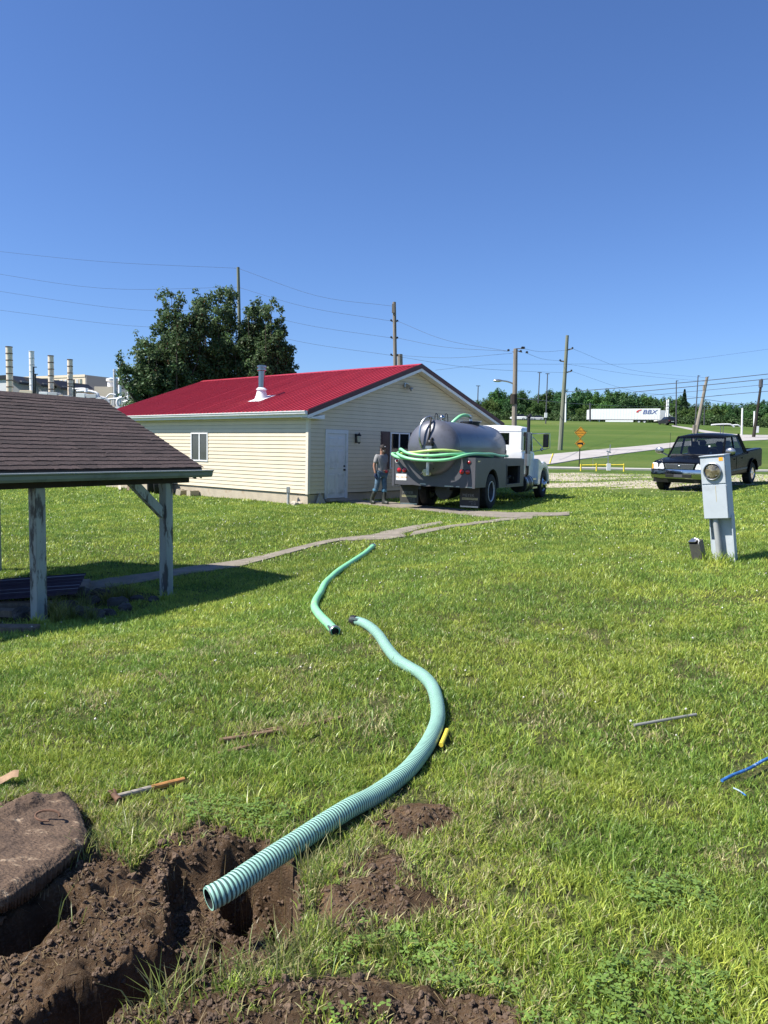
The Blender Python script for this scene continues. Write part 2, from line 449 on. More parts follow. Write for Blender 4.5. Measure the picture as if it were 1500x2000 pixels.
M['yellow_label'] = mat('yellow_label', (.42,.38,.2), .7)
M['text_grey'] = mat('text_grey', (.2,.2,.19), .7)

# terrain materials
def terrain_mat():
    m = bpy.data.materials.new('lawn_ground'); m.use_nodes = True
    nt = m.node_tree; N = nt.nodes; L = nt.links
    b = N['Principled BSDF']; b.inputs['Roughness'].default_value = .95; b.inputs['Specular IOR Level'].default_value = .12
    geo = N.new('ShaderNodeNewGeometry'); P = geo.outputs['Position']
    def nz(sc, det=5, rough=.6, st=None):
        n = N.new('ShaderNodeTexNoise'); n.inputs['Scale'].default_value = sc; n.inputs['Detail'].default_value = det; n.inputs['Roughness'].default_value = rough
        v = P
        if st:
            mp = N.new('ShaderNodeMapping'); mp.inputs['Scale'].default_value = st; L.new(P, mp.inputs[0]); v = mp.outputs[0]
        L.new(v, n.inputs[0]); return n.outputs[0]
    def rng_(x, a, b_, c=0., d=1.):
        r = N.new('ShaderNodeMapRange'); r.inputs[1].default_value = a; r.inputs[2].default_value = b_; r.inputs[3].default_value = c; r.inputs[4].default_value = d
        L.new(x, r.inputs[0]); return r.outputs[0]
    def mixc(f, a, b_):
        x = N.new('ShaderNodeMix'); x.data_type = 'RGBA'; L.new(f, x.inputs[0])
        for i, c in ((6, a), (7, b_)):
            if isinstance(c, tuple): x.inputs[i].default_value = (*c, 1)
            else: L.new(c, x.inputs[i])
        return x.outputs[2]
    def mul(a, b_):
        x = N.new('ShaderNodeMath'); x.operation = 'MULTIPLY'
        for i, c in ((0, a), (1, b_)):
            if isinstance(c, float): x.inputs[i].default_value = c
            else: L.new(c, x.inputs[i])
        return x.outputs[0]
    def attr(n):
        a = N.new('ShaderNodeAttribute'); a.attribute_name = n; return a.outputs['Fac']
    # near thatch under real blades, far lawn colour beyond them
    thatch = mixc(rng_(nz(9), .35, .65), (.075,.09,.025), (.135,.125,.052))
    thatch = mixc(rng_(nz(60, 3), .45, .6), thatch, (.04,.05,.018))
    far = mixc(rng_(nz(.12, 4), .38, .62), (.070,.122,.020), (.100,.152,.028))
    far = mixc(rng_(nz(.9, 6), .42, .66), far, (.118,.160,.036))
    far = mixc(rng_(nz(4., 6, .7, (1,.35,1)), .42, .7), far, (.046,.085,.016))
    far = mixc(rng_(nz(14., 4, .7), .52, .8), far, (.125,.155,.05))
    far = mixc(rng_(nz(.45, 5, .65, (.5,1.6,1)), .42, .62), far, (.062,.105,.022))
    far = mixc(rng_(nz(.06, 5, .6, (.35,1.8,1)), .38, .62), far, (.058,.105,.018))
    far = mixc(rng_(nz(.022, 4, .6, (.6,2.2,1)), .48, .68), far, (.125,.155,.04))
    g = mixc(attr('far'), thatch, far)
    # gravel lot: noise breaks it into strips of stone and weeds
    gn = nz(.35, 9, .68, (.3, 1., 1))
    gm = N.new('ShaderNodeMath'); gm.operation = 'ADD'; L.new(attr('gravel'), gm.inputs[0]); L.new(rng_(gn, .3, .7, -1.0, .6), gm.inputs[1])
    gc = mixc(rng_(nz(5, 6, .7, (.5,1,1)), .35, .65), (.33,.28,.21), (.50,.45,.37))
    g = mixc(rng_(gm.outputs[0], .5, .64), g, gc)
    # soil
    sc_ = mixc(rng_(nz(7, 6, .6), .35, .68), (.058,.035,.019), (.160,.101,.058))
    sc_ = mixc(rng_(nz(90, 5, .75), .48, .66), sc_, (.15,.11,.078)); sc_ = mixc(rng_(nz(3.1, 4, .6), .5, .66), sc_, (.05,.034,.022))
    sm = N.new('ShaderNodeMath'); sm.operation = 'ADD'; L.new(attr('soil'), sm.inputs[0]); L.new(rng_(nz(16, 5), 0, 1, -.35, .35), sm.inputs[1])
    g = mixc(rng_(sm.outputs[0], .42, .58), g, sc_)
    L.new(g, b.inputs['Base Color'])
    bp = N.new('ShaderNodeBump'); bp.inputs['Strength'].default_value = .9; bp.inputs['Distance'].default_value = .02
    L.new(nz(75, 8, .72), bp.inputs['Height'])
    bp2 = N.new('ShaderNodeBump'); bp2.inputs['Strength'].default_value = .5; bp2.inputs['Distance'].default_value = .12
    L.new(mul(nz(3.5, 6, .75), attr('far')), bp2.inputs['Height']); L.new(bp.outputs[0], bp2.inputs['Normal'])
    L.new(bp2.outputs[0], b.inputs['Normal'])
    return m

# ================================================================== pit and soil outlines (on the lawn plane)
def P2(lst, z=0.): return [tuple(plane(a, b, z)[:2]) for a, b in lst]
SOIL = P2([(-260,1560),(0,1572),(60,1560),(150,1575),(200,1660),(262,1690),(318,1640),(400,1612),(470,1632),(520,1640),(575,1668),(600,1730),(585,1800),(575,1860),(500,1900),(420,1950),(380,2010),(260,2080),(-300,2200)])
SOIL2 = P2([(330,1995),(420,1975),(540,1965),(620,1935),(740,1925),(830,1950),(960,1962),(1010,1990),(1030,2060),(900,2120),(200,2120),(240,2030)])
SOIL3 = P2([(690,1665),(745,1650),(800,1700),(870,1755),(925,1768),(900,1795),(820,1800),(770,1830),(690,1850),(640,1810),(610,1775),(650,1720)])
SOIL4 = P2([(740,1585),(800,1570),(880,1572),(893,1600),(860,1625),(800,1640),(745,1632),(720,1615)])
HOLE = P2([(-330,2260),(-300,1830),(-60,1760),(90,1735),(170,1742),(250,1690),(330,1668),(430,1655),(520,1650),(572,1672),(580,1730),(575,1790),(560,1830),(500,1865),(440,1895),(330,1945),(240,1990),(150,2040),(0,2110)])
NEAR = P2([(572,1672),(580,1730),(575,1790),(560,1830),(500,1865),(440,1895),(330,1945),(240,1990),(150,2040),(0,2110),(-330,2260)])
FARR = P2([(-300,1830),(-60,1760),(90,1735),(170,1742),(250,1690),(330,1668),(430,1655),(520,1650),(572,1672)])
SLABP = [(-90,1650),(0,1592),(60,1566),(128,1557),(148,1574),(167,1612),(171,1646),(118,1688),(58,1728),(4,1764),(-60,1796),(-170,1780)]
XR = plane(345, 1720)[0]

def soil_mask(x, y):
    out = np.full(x.shape, -1.)
    w = .05 * (fbm(x, y, 9, 3, 5) - .5)
    for p in (SOIL, SOIL2, SOIL3, SOIL4): out = np.maximum(out, sdpoly(x, y, p))
    out = out + w
    return sstep(-.035, .035, out)
def pit(x, y):
    d = sdpoly(x, y, HOLE)
    wob = (fbm(x, y, 10, 4, 21) - .5) * .07
    ins = d > -.02
    dn = segdist(x, y, NEAR) + wob; df = segdist(x, y, FARR) + wob * .8
    right = sstep(XR - .03, XR + .03, x + .25 * (y - 2.7) + (fbm(x, y, 14, 3, 8) - .5) * .10)
    dl = .03 + .08 * np.clip(df / .5, 0, 1)
    # narrow deep slot along the near rim, hollow below the lid's lower edge
    dl = dl + .36 * (1 - sstep(.315, .36, dn))
    ul = segdist(x, y, P2([(-300, 1850), (-60, 1830), (60, 1785), (172, 1722)])) + wob * .5
    under = .20 * (1 - sstep(.03, .075, ul)) * (1 - right)
    wr = .27 - .19 * sstep(-.62, -.38, x); dr = .18 * sstep(-.01, .075, df) + .26 * (1 - sstep(wr - .02, wr + .02, dn))
    dep = (dl * (1 - right) + dr * right) * sstep(-.01, .03, dn) + under
    return -dep * sstep(-.01, .03, d + wob * .3) * ins

def clods(x, y, m):
    r = fbm(x, y, 14, 4, 31, .6); r2 = 1 - np.abs(2 * fbm(x, y, 9, 4, 77, .55) - 1)
    r3 = fbm(x, y, 45, 3, 55, .6)
    return m * ((r - .5) * .075 + (r2 - .75) * .055 + (r3 - .5) * .022)
def heaps(x, y):
    c = plane(745, 1735); h = .055 * np.exp(-(((x - c[0]) / .17) ** 2 + ((y - c[1]) / .16) ** 2))
    c = plane(810, 1605); h = h + .03 * np.exp(-(((x - c[0]) / .15) ** 2 + ((y - c[1]) / .08) ** 2))
    c = plane(650, 1975); h = h + .06 * np.exp(-(((x - c[0]) / .4) ** 2 + ((y - c[1]) / .12) ** 2))
    c = plane(420, 1985); h = h + .03 * np.exp(-(((x - c[0]) / .25) ** 2 + ((y - c[1]) / .12) ** 2))
    return h
def near_detail(x, y):
    """everything that shapes the first few metres: pit, soil lumps, heaps, small humps of the lawn"""
    near = (y < 4.6) & (y > 1.0) & (np.abs(x) < 2.6)
    out = np.zeros(x.shape)
    xx, yy = x[near], y[near]
    m = soil_mask(xx, yy)
    out[near] = pit(xx, yy) + clods(xx, yy, m) + heaps(xx, yy)
    out += (fbm(x, y, .9, 3, 3) - .5) * .05 * np.clip(y / 4, .5, 1.5) * (y < 40)
    return out, near, m

# graded grid
def graded(core0, core1, step, lo, hi, g):
    a = list(np.arange(core0, core1, step)); s = step; x = a[0]; l = []
    while x > lo: s = min(s * g, 12); x -= s; l.append(x)
    s = step; x = a[-1]; r = []
    while x < hi: s = min(s * g, 12); x += s; r.append(x)
    return np.array(sorted(l) + a + r)
xs = graded(-1.95, 1.35, .0125, -420, 420, 1.055)
ys = graded(1.7, 3.75, .0125, -40, 620, 1.028)
GX, GY = np.meshgrid(xs, ys)
gx, gy = GX.ravel(), GY.ravel()
gzv = gz_np(gx, gy)
det, near, sm = near_detail(gx, gy)
gzv = gzv + det
ZG = gzv.reshape(GX.shape)
def gh(x, y):
    """height of the built ground mesh"""
    x = np.atleast_1d(np.asarray(x, float)); y = np.atleast_1d(np.asarray(y, float))
    i = np.clip(np.searchsorted(xs, x) - 1, 0, len(xs) - 2); j = np.clip(np.searchsorted(ys, y) - 1, 0, len(ys) - 2)
    u = (x - xs[i]) / (xs[i+1] - xs[i]); v = (y - ys[j]) / (ys[j+1] - ys[j])
    return ZG[j,i]*(1-u)*(1-v) + ZG[j,i+1]*u*(1-v) + ZG[j+1,i]*(1-u)*v + ZG[j+1,i+1]*u*v
def g1(x, y): return float(gh(x, y)[0])

nx, ny = len(xs), len(ys)
idx = np.arange(nx * ny).reshape(ny, nx)
F4 = np.stack([idx[:-1,:-1].ravel(), idx[:-1,1:].ravel(), idx[1:,1:].ravel(), idx[1:,:-1].ravel()], 1)
gme = fast_mesh('ground', np.stack([gx, gy, gzv], 1), F4)
gme.shade_smooth()
soil_a = np.zeros(gx.shape); soil_a[near] = sm
far_a = sstep(9, 30, gy + np.abs(gx) * .2)
# gravel lot beyond the truck and around the pickup
LOT = [tuple(gp(a, b)[:2]) for a, b in [(1062,957),(1150,955),(1230,962),(1290,968),(1400,962),(1520,944)]] + [(36,38),(36,46.5),(2,44.5),(5,33)]
inn = (gy > 20) & (gy < 60) & (gx > -5) & (gx < 60)
grav = np.zeros(gx.shape); grav[inn] = sstep(-2.2, 2.2, sdpoly(gx[inn], gy[inn], LOT))
# bare worn track in front of the pickup
tr = segdist(gx, gy, [tuple(gp(a, b)[:2]) for a, b in [(1180,975),(1260,969),(1330,962),(1390,958)]])
grav = np.maximum(grav, .62 * np.exp(-(tr / .45) ** 2))
for nm, arr in (('soil', soil_a), ('far', far_a), ('gravel', grav)):
    a = gme.attributes.new(nm, 'FLOAT', 'POINT'); a.data.foreach_set('value', arr.astype(np.float32))
gme.materials.append(terrain_mat())
ground = link('ground', gme); tag(ground, kind='structure')

# ---------------- strips: roads, kerb, concrete path
def strip(name, L_, R__, m, lift=.02, n=30, thick=.06, parent=None):
    """a slab draped on the ground between two polylines with equal counts"""
    mb = MB(); rows = []
    def rs(pl, n):
        pl = np.array(pl, float); s = np.concatenate([[0], np.cumsum(np.hypot(*np.diff(pl, axis=0).T))]); t = np.linspace(0, s[-1], n)
        return np.stack([np.interp(t, s, pl[:, 0]), np.interp(t, s, pl[:, 1])], 1)
    a, b = rs(L_, n), rs(R__, n); K = 5; vs = []
    for p, q in zip(a, b):
        for k in range(K):
            w = p + (q - p) * k / (K - 1); vs.append((w[0], w[1], g1(*w) + lift))
    vs2 = [(x, y, z - thick) for x, y, z in vs]
    top = []
    for i in range(n - 1):
        for k in range(K - 1): top.append((i*K+k, i*K+k+1, (i+1)*K+k+1, (i+1)*K+k))
    mb.add(vs, top)
    N_ = len(vs); side = []
    allv = vs + vs2
    for i in range(n - 1): side += [(i*K, (i+1)*K, (i+1)*K+N_, i*K+N_), (i*K+K-1, (i+1)*K+K-1, (i+1)*K+K-1+N_, i*K+K-1+N_)]
    for k in range(K - 1): side += [(k, k+1, k+1+N_, k+N_), ((n-1)*K+k, (n-1)*K+k+1, (n-1)*K+k+1+N_, (n-1)*K+k+N_)]
    mb.v = []; mb.f = []; mb.mi = []
    mb.add(allv, top + side)
    return mb.build(name, m, parent, smooth=40)
G = lambda lst: [tuple(gp(a, b)[:2]) for a, b in lst]
PATH_A = (G([(90,1150),(200,1133),(340,1112),(467,1095),(582,1069),(650,1055),(736,1040.5),(785,1034)]),
          G([(90,1172),(200,1152),(345,1130),(477,1107),(611,1071),(669,1059),(770,1053.5),(800,1050)]))
PATH_B = (G([(736,1040),(800,1029),(861,1018.5)]), G([(790,1044),(830,1033),(866,1023)]))
PATH_C = (G([(800,1040),(880,1027),(986,1014),(1040,1011)]), G([(800,1050),(880,1034),(986,1020),(1040,1016)]))
PATH_D = (G([(640,974),(700,978),(779,984),(880,994),(990,1004),(1050,1003),(1112,1002)]), G([(638,980),(690,983),(779,992),(880,1004),(990,1014),(1050,1011),(1112,1007)]))
def narrow(a, b, f=.10):
    a2 = []; b2 = []
    for (x0, y0) in a:
        q = min(b, key=lambda p: (p[0] - x0) ** 2 + (p[1] - y0) ** 2); a2.append((x0 + (q[0] - x0) * f, y0 + (q[1] - y0) * f))
    for (x0, y0) in b:
        q = min(a, key=lambda p: (p[0] - x0) ** 2 + (p[1] - y0) ** 2); b2.append((x0 + (q[0] - x0) * f, y0 + (q[1] - y0) * f))
    return a2, b2
paths = []
PATH_A, PATH_B, PATH_C = narrow(*PATH_A), narrow(*PATH_B), narrow(*PATH_C)
for k, (a, b) in enumerate((PATH_A, PATH_B, PATH_C, PATH_D)):
    o = strip('path', a, b, M['path'], lift=.022 + .004 * k, n=34); tag(o, kind='structure'); paths.append(a + b[::-1])
# joints cut the long walk into slabs: narrow dark gaps as recessed strips
_k = strip('kerb_strip', [(2,49.2),(60,50.2)], [(2,50.6),(60,51.7)], M['kerb'], lift=.10, n=40, thick=.2); tag(_k, kind='structure')
ROAD1 = (G([(1040,891),(1130,883),(1230,873.5),(1320,864.5),(1400,857),(1460,853.5),(1560,849)]), G([(1040,912),(1130,898),(1230,885),(1320,874),(1400,866),(1460,861),(1560,857)]))
o = strip('road', *ROAD1, M['road'], lift=.06, n=60, thick=.2); tag(o, kind='structure')
ROAD2 = (G([(1312,831.3),(1345,836),(1400,845),(1450,850),(1560,851)]), G([(1313,832.6),(1345,839),(1400,849),(1450,855),(1560,857)]))
o = strip('road', *ROAD2, M['road'], lift=.10, n=60, thick=.2); tag(o, kind='structure')
# ================================================================== the house (local x along the gable wall, local y along the long wall)
HX, HY, HYAW = -2.381, 23.764, 0.726
HW, HL, ZE, ZR, OV = 10.22, 12.46, 2.80, 4.675, .30
house = thing('house', 'cream sided house with a red ribbed metal roof and white gutter', 'house', (HX, HY, 0), PI / 2 - HYAW)
SL = (ZR - ZE) / (HW / 2 + OV)
def zroof(x):      # top of the roof sheet at local x
    return ZE + SL * (min(x, HW - x) + OV)
FB = .237
mb = MB(); mb.box((.03, .03, -.9), (HW - .03, HL - .03, FB - .006)); mb.build('foundation', M['foundation'], house)
# inner shell behind the boards, dark colour put in as shade between them
M['joint_shade'] = mat('board_joint_shade', (.06,.05,.04), .95)
mb = MB(); T = .24
mb.prism([(.02, FB - .02), (HW - .02, FB - .02), (HW - .02, zroof(HW) - T), (HW / 2, ZR - T), (.02, zroof(0) - T)], 'y', .02, HL - .02)
mb.build('wall', M['joint_shade'], house)
EXPO = .127
def board_mesh(pb0, pb1, pt0, pt1, wall):
    """one clapboard: bottom edge proud. coordinates (along, z)."""
    o, t = .021, .003
    def P(a, z, d):
        return (a, -d, z) if wall == 'g' else (-d, a, z)
    mb = MB()
    v = [P(pb0[0], pb0[1], o), P(pb1[0], pb1[1], o), P(pt1[0], pt1[1], t), P(pt0[0], pt0[1], t),
         P(pb0[0], pb0[1] + .004, -.015), P(pb1[0], pb1[1] + .004, -.015), P(pt1[0], pt1[1], -.015), P(pt0[0], pt0[1], -.015)]
    mb.add(v, [(0,1,2,3),(7,6,5,4),(0,4,5,1),(1,5,6,2),(2,6,7,3),(3,7,4,0)])
    return mb.mesh('siding_board', M['siding'], smooth=0)
DOOR = (.715, 1.725, -.5, 2.235)       # along, z with its casing
GWIN = (3.35, 5.33, .95, 2.30)        # window with shutters
LWIN = (5.19, 6.19, 1.13, 2.13)
def boards(wall, length, openings):
    z = FB; zmax = ZR - T - .02 if wall == 'g' else zroof(0) - .16
    while z < zmax - .02:
        z1 = min(z + EXPO, zmax); segs = [(.075, length - .075)]
        for a0, a1, b0, b1 in openings:
            if min(z1, b1) - max(z, b0) > .05:
                ns = []
                for s0, s1 in segs:
                    if a1 <= s0 or a0 >= s1: ns.append((s0, s1)); continue
                    if a0 > s0: ns.append((s0, a0))
                    if a1 < s1: ns.append((a1, s1))
                segs = ns
        for s0, s1 in segs:
            if wall == 'g':
                lim = lambda zz: max(.0, (zz - (ZE - T + SL * OV)) / SL) + .02
                lb, lt = lim(z), lim(z1)
                b0, b1, t0, t1 = max(s0, lb), min(s1, HW - lb), max(s0, lt), min(s1, HW - lt)
                if t1 - t0 < .04: t0 = t1 = (b0 + b1) / 2
            else: b0, b1, t0, t1 = s0, s1, s0, s1
            link('siding_board', board_mesh((b0, z + .004), (b1, z + .004), (t0, z1 - .001), (t1, z1 - .001), wall), house)
        z += EXPO
boards('g', HW, [DOOR, GWIN])
boards('l', HL, [LWIN])
# corner trims
for (x, y) in ((0, 0), (HW, 0), (0, HL)):
    mb = MB(); sx = 1 if x == 0 else -1; sy = 1 if y == 0 else -1
    mb.box((min(x - sx * .03, x + sx * .078), min(y - sy * .03, y - sy * .002), FB - .01), (max(x - sx * .03, x + sx * .078), max(y - sy * .03, y - sy * .002), zroof(0) - .15))
    mb.box((min(x - sx * .03, x - sx * .001), min(y, y + sy * .078), FB - .01), (max(x - sx * .03, x - sx * .001), max(y, y + sy * .078), zroof(0) - .15))
    mb.build('corner_trim', M['trim_cream'], house)
# roof panels: ribbed steel sheets laid ridge to eave
NP_ = 15; PWD = (HL + 2 * OV) / NP_
slope = math.atan(SL); RL = (HW / 2 + OV) / math.cos(slope)
def roof_sheet():
    prof = []; n = 4; st = PWD / n
    for k in range(n):
        y = k * st
        prof += [(y, .0), (y + st * .38, .0), (y + st * .45, .03), (y + st * .55, .03), (y + st * .62, .0)]
    prof.append((PWD - .001, 0))
    mb = MB(); rings = []
    for x in (0., RL):
        rings.append([(x, y, z) for y, z in prof] + [(x, y, z - .004) for y, z in reversed(prof)])
    mb.loft(rings); return mb.mesh('roof_panel', M['red_metal'], smooth=20)
sheet = roof_sheet()
for side in (0, 1):
    for k in range(NP_):
        o = link('roof_panel', sheet, house)
        if side == 0: o.matrix_local = Matrix.Translation((-OV, -OV + k * PWD, ZE + .004 * (k % 2))) @ Matrix.Rotation(-slope, 4, 'Y')
        else: o.matrix_local = Matrix.Translation((HW + OV, -OV + (k + 1) * PWD, ZE + .004 * (k % 2))) @ Matrix.Rotation(PI, 4, 'Z') @ Matrix.Rotation(-slope, 4, 'Y')
mb = MB(); mb.prism([(HW/2 - .17, ZR - .17 * SL + .030), (HW/2, ZR + .038), (HW/2 + .17, ZR - .17 * SL + .030), (HW/2 + .17, ZR - .17 * SL + .022), (HW/2, ZR + .03), (HW/2 - .17, ZR - .17 * SL + .022)], 'y', -OV - .01, HL + OV + .01)
mb.build('ridge_cap', M['red_metal'], house, smooth=0)
# burgundy rake trim, white rake board below, soffit
for side in (0, 1):
    for yy in (-OV, HL + OV):
        s = -1 if yy < 0 else 1
        xe = -OV if side == 0 else HW + OV; xm = HW / 2
        mb = MB(); mb.prism([(xe, ZE + .022), (xm, ZR + .03), (xm, ZR - .135), (xe, ZE - .135)], 'y', min(yy, yy + s * .02), max(yy, yy + s * .02))
        mb.build('rake_trim', M['burgundy'], house, smooth=0)
        mb = MB(); mb.prism([(xe + (.0 if side == 0 else 0), ZE - .137), (xm, ZR - .137), (xm, ZR - .235), (xe, ZE - .235)], 'y', min(yy - s * .01, yy + s * .012), max(yy - s * .01, yy + s * .012))
        mb.build('rake_board', M['white_paint'], house, smooth=0)
    for yy0, yy1 in ((-OV + .01, -.0), (HL, HL + OV - .01)):
        mb = MB(); mb.prism([(xe, ZE - .215), (xm, ZR - .215), (xm, ZR - .232), (xe, ZE - .232)], 'y', yy0, yy1)
        mb.build('gable_soffit', M['trim_cream'], house, smooth=0)
for x0, x1 in ((-OV, 0), (HW, HW + OV)):
    mb = MB(); mb.box((x0 + .005, -OV + .015, ZE - .195), (x1, HL + OV - .015, ZE - .175)); mb.build('eave_soffit', M['white_paint'], house)
    s = -1 if x0 < 0 else 1; xe = x0 if x0 < 0 else x1
    mb = MB(); mb.box((min(xe, xe + s * .02), -OV + .01, ZE - .2), (max(xe, xe + s * .02), HL + OV - .01, ZE - .015)); mb.build('fascia', M['white_paint'], house)
# gable return boxes at the eave corners
mb = MB(); mb.prism([(-OV, ZE - .236), (.42, ZE - .236), (.42, ZE - .236 + .72 * SL - .11), (-OV, ZE - .236 + .0)], 'y', -OV + .012, -.03); mb.build('eave_return', M['white_paint'], house, smooth=0)
# gutter
g = [(0, 0), (0, -.095), (-.015, -.11), (-.075, -.11), (-.09, -.085), (-.095, -.045), (-.118, -.03), (-.122, 0), (-.112, 0), (-.108, -.024), (-.086, -.04), (-.08, -.08), (-.068, -.1), (-.012, -.1), (-.01, 0)]
mb = MB(); mb.prism([(-OV - .021 + a, ZE - .01 + b) for a, b in g], 'y', -OV + .01, HL + OV - .01); mb.build('gutter', M['white_paint'], house, smooth=0)
mb = MB(); mb.prism([(-OV - .022 + a, ZE - .012 + b) for a, b in g[:8]], 'y', -OV + .002, -OV + .012); mb.build('gutter_end_cap', M['white_paint'], house, smooth=0)
# long wall window
def window(wall, a0, a1, z0, z1, split, glassm, fr=.045):
    P = (lambda a, d, z: (a, -d, z)) if wall == 'g' else (lambda a, d, z: (-d, a, z))
    def bx(A, B, C, D, E_, F__):   # along a, depth d, z
        p, q = P(A, C, E_), P(B, D, F__); return tuple(min(i, j) for i, j in zip(p, q)), tuple(max(i, j) for i, j in zip(p, q))
    mb = MB(); mb.box(*bx(a0, a1, -.01, .006, z0, z1), mi=0)
    w = mb.build('window', M['black'], house)
    fm = MB()
    for A, B, C, D in ((a0, a1, z0, z0 + fr), (a0, a1, z1 - fr, z1), (a0, a0 + fr, z0 + fr, z1 - fr), (a1 - fr, a1, z0 + fr, z1 - fr)):
        fm.box(*bx(A, B, .0065, .04, C, D))
    fm.build('frame', M['white_paint'], w)
    mid = a0 + (a1 - a0) * split
    m2 = MB(); m2.box(*bx(mid - .028, mid + .028, .0065, .034, z0 + fr, z1 - fr)); m2.build('mullion', M['white_paint'], w)
    for A, B, gm, d in ((a0 + fr, mid - .028, glassm[0], .018), (mid + .028, a1 - fr, glassm[1], .012)):
        m3 = MB(); m3.box(*bx(A, B, .0065, d, z0 + fr, z1 - fr)); m3.build('pane', gm, w)
    return w
w = window('l', 5.18, 6.20, 1.128, 2.14, .5, (M['glass_grey'], M['glass_grey']))
w = window('g', 3.82, 4.86, 1.0, 2.26, .46, (M['dark_glass'], M['dark_glass']))
for a in (3.34,):
    mb = MB(); mb.box((a, -.035, .98), (a + .44, -.001, 2.28)); sh = mb.build('shutter', M['shutter'], house)
    for k in range(16):
        mb = MB(); mb.box((a + .05, -.045, 1.04 + k * .074), (a + .39, -.0355, 1.04 + k * .074 + .05)); mb.build('slat', M['shutter'], sh)
mb = MB(); mb.box((4.90, -.035, .98), (5.34, -.001, 2.28)); mb.build('shutter', M['shutter'], house)
# door with six raised panels
def box_part(name, a, b, m, parent, bevel=0.): mb = MB(); mb.box(a, b); return mb.build(name, m, parent, bevel=bevel)
M['door_paint'] = mat('door_paint', (.62, .63, .65), .45, var=.05, scale=2, stain=(.38, .39, .38), stain_scale=2.2, stain_lo=.52, stain_hi=.8)
fr = MB(); fr.box((.71, -.04, .06), (.79, -.001, 2.21)); fr.box((1.64, -.04, .06), (1.73, -.001, 2.21)); fr.box((.71, -.042, 2.14), (1.73, -.001, 2.267))
fr.build('door_frame', M['door_paint'], house)
door = box_part('door', (.795, -.012, .08), (1.635, .02, 2.135), M['door_paint'], house)
for (a0, a1, z0, z1) in ((.87,1.17,1.72,2.03),(1.26,1.56,1.72,2.03),(.87,1.17,1.0,1.62),(1.26,1.56,1.0,1.62),(.87,1.17,.22,.86),(1.26,1.56,.22,.86)):
    mb = MB(); mb.add([(a0,-.0125,z0),(a1,-.0125,z0),(a1,-.0125,z1),(a0,-.0125,z1),(a0+.04,-.022,z0+.04),(a1-.04,-.022,z0+.04),(a1-.04,-.022,z1-.04),(a0+.04,-.022,z1-.04)],
        [(4,5,6,7),(0,1,5,4),(1,2,6,5),(2,3,7,6),(3,0,4,7)]); mb.build('door_panel', M['door_paint'], door, smooth=0)
for z, r_ in ((1.10, .03), (.98, .034)):
    mb = MB(); mb.cyl((1.575, -.012, z), (1.575, -.03, z), r_); mb.sphere((1.575, -.06, z), .028 if z < 1 else .015); mb.build('door_knob', M['black'], door)
mb = MB(); mb.box((1.50, -.014, 1.34), (1.56, -.0125, 1.44)); mb.build('door_notice', M['shed_green'], door)
box_part('threshold', (.70, -.11, -.02), (1.74, -.001, .055), M['concrete'], house)
# coach lamp beside the door
lamp = MB(); lamp.box((2.06, -.05, 1.86), (2.16, -.018, 2.16), 0); lamp.cyl((2.11, -.05, 2.1), (2.11, -.16, 2.14), .012)
lm = lamp.build('wall_lantern', M['black'], house)
mb = MB(); mb.lathe([(.03, 0), (.055, .03), (.07, .2), (.055, .21)], (2.11, -.16, 1.88)); mb.build('lantern_glass', M['lamp_glass'], lm)
mb = MB(); mb.lathe([(.085, 0), (.05, .05), (.015, .09), (.0, .13)], (2.11, -.16, 2.09)); mb.lathe([(.0, -.06), (.02, -.04), (.06, 0)], (2.11, -.16, 1.88)); mb.build('lantern_cap', M['black'], lm)
# twin flood lamps below the apex
mb = MB(); mb.box((HW / 2 - .62, -.06, 3.84), (HW / 2 - .42, -.018, 4.0)); fl = mb.build('flood_light', M['steel'], house)
for dx, dz, dy in ((-.12, .06, -.22), (.1, -.1, -.2)):
    c = Vector((HW / 2 - .52 + dx * .6, -.1, 3.93 + dz * .5)); d = Vector((dx, dy, -.18)).normalized()
    mb = MB(); mb.lathe([(.03, 0), (.045, .06), (.085, .16), (.085, .18), (.0, .181)], c, d); mb.build('lamp_head', M['steel'], fl)
# flue with storm collar
fx, fy = 1.30, 3.85   # local position on the front slope
fz = zroof(fx)
mb = MB(); mb.add([(fx-.36,fy-.36,fz-.36*SL+.03),(fx+.36,fy-.36,fz+.36*SL+.03),(fx+.36,fy+.36,fz+.36*SL+.03),(fx-.36,fy+.36,fz-.36*SL+.03)] + [(fx-.36,fy-.36,fz-.36*SL+.024),(fx+.36,fy-.36,fz+.36*SL+.024),(fx+.36,fy+.36,fz+.36*SL+.024),(fx-.36,fy+.36,fz-.36*SL+.024)], [(0,1,2,3),(7,6,5,4),(0,4,5,1),(1,5,6,2),(2,6,7,3),(3,7,4,0)])
mb.lathe([(.27, -.06), (.2, .12), (.16, .28), (.155, .33)], (fx, fy, fz)); flue = mb.build('flue', M['white_paint'], house)
mb = MB(); mb.lathe([(.11, .2), (.11, 1.0)], (fx, fy, fz)); mb.build('flue_pipe', M['stainless'], flue)
mb = MB(); mb.lathe([(.13, .3), (.2, .33), (.13, .4)], (fx, fy, fz)); mb.build('storm_collar', M['white_paint'], flue)
mb = MB(); mb.lathe([(.125, .98), (.16, 1.0), (.16, 1.05), (.13, 1.06), (.13, 1.1), (.165, 1.11), (.165, 1.16), (.12, 1.18), (0, 1.19)], (fx, fy, fz)); mb.build('flue_cap', M['stainless'], flue)

def h2w(x, y, z=0):
    """house-local to world"""
    a = PI / 2 - HYAW; c, s = math.cos(a), math.sin(a)
    return Vector((HX + x * c - y * s, HY + x * s + y * c, z))

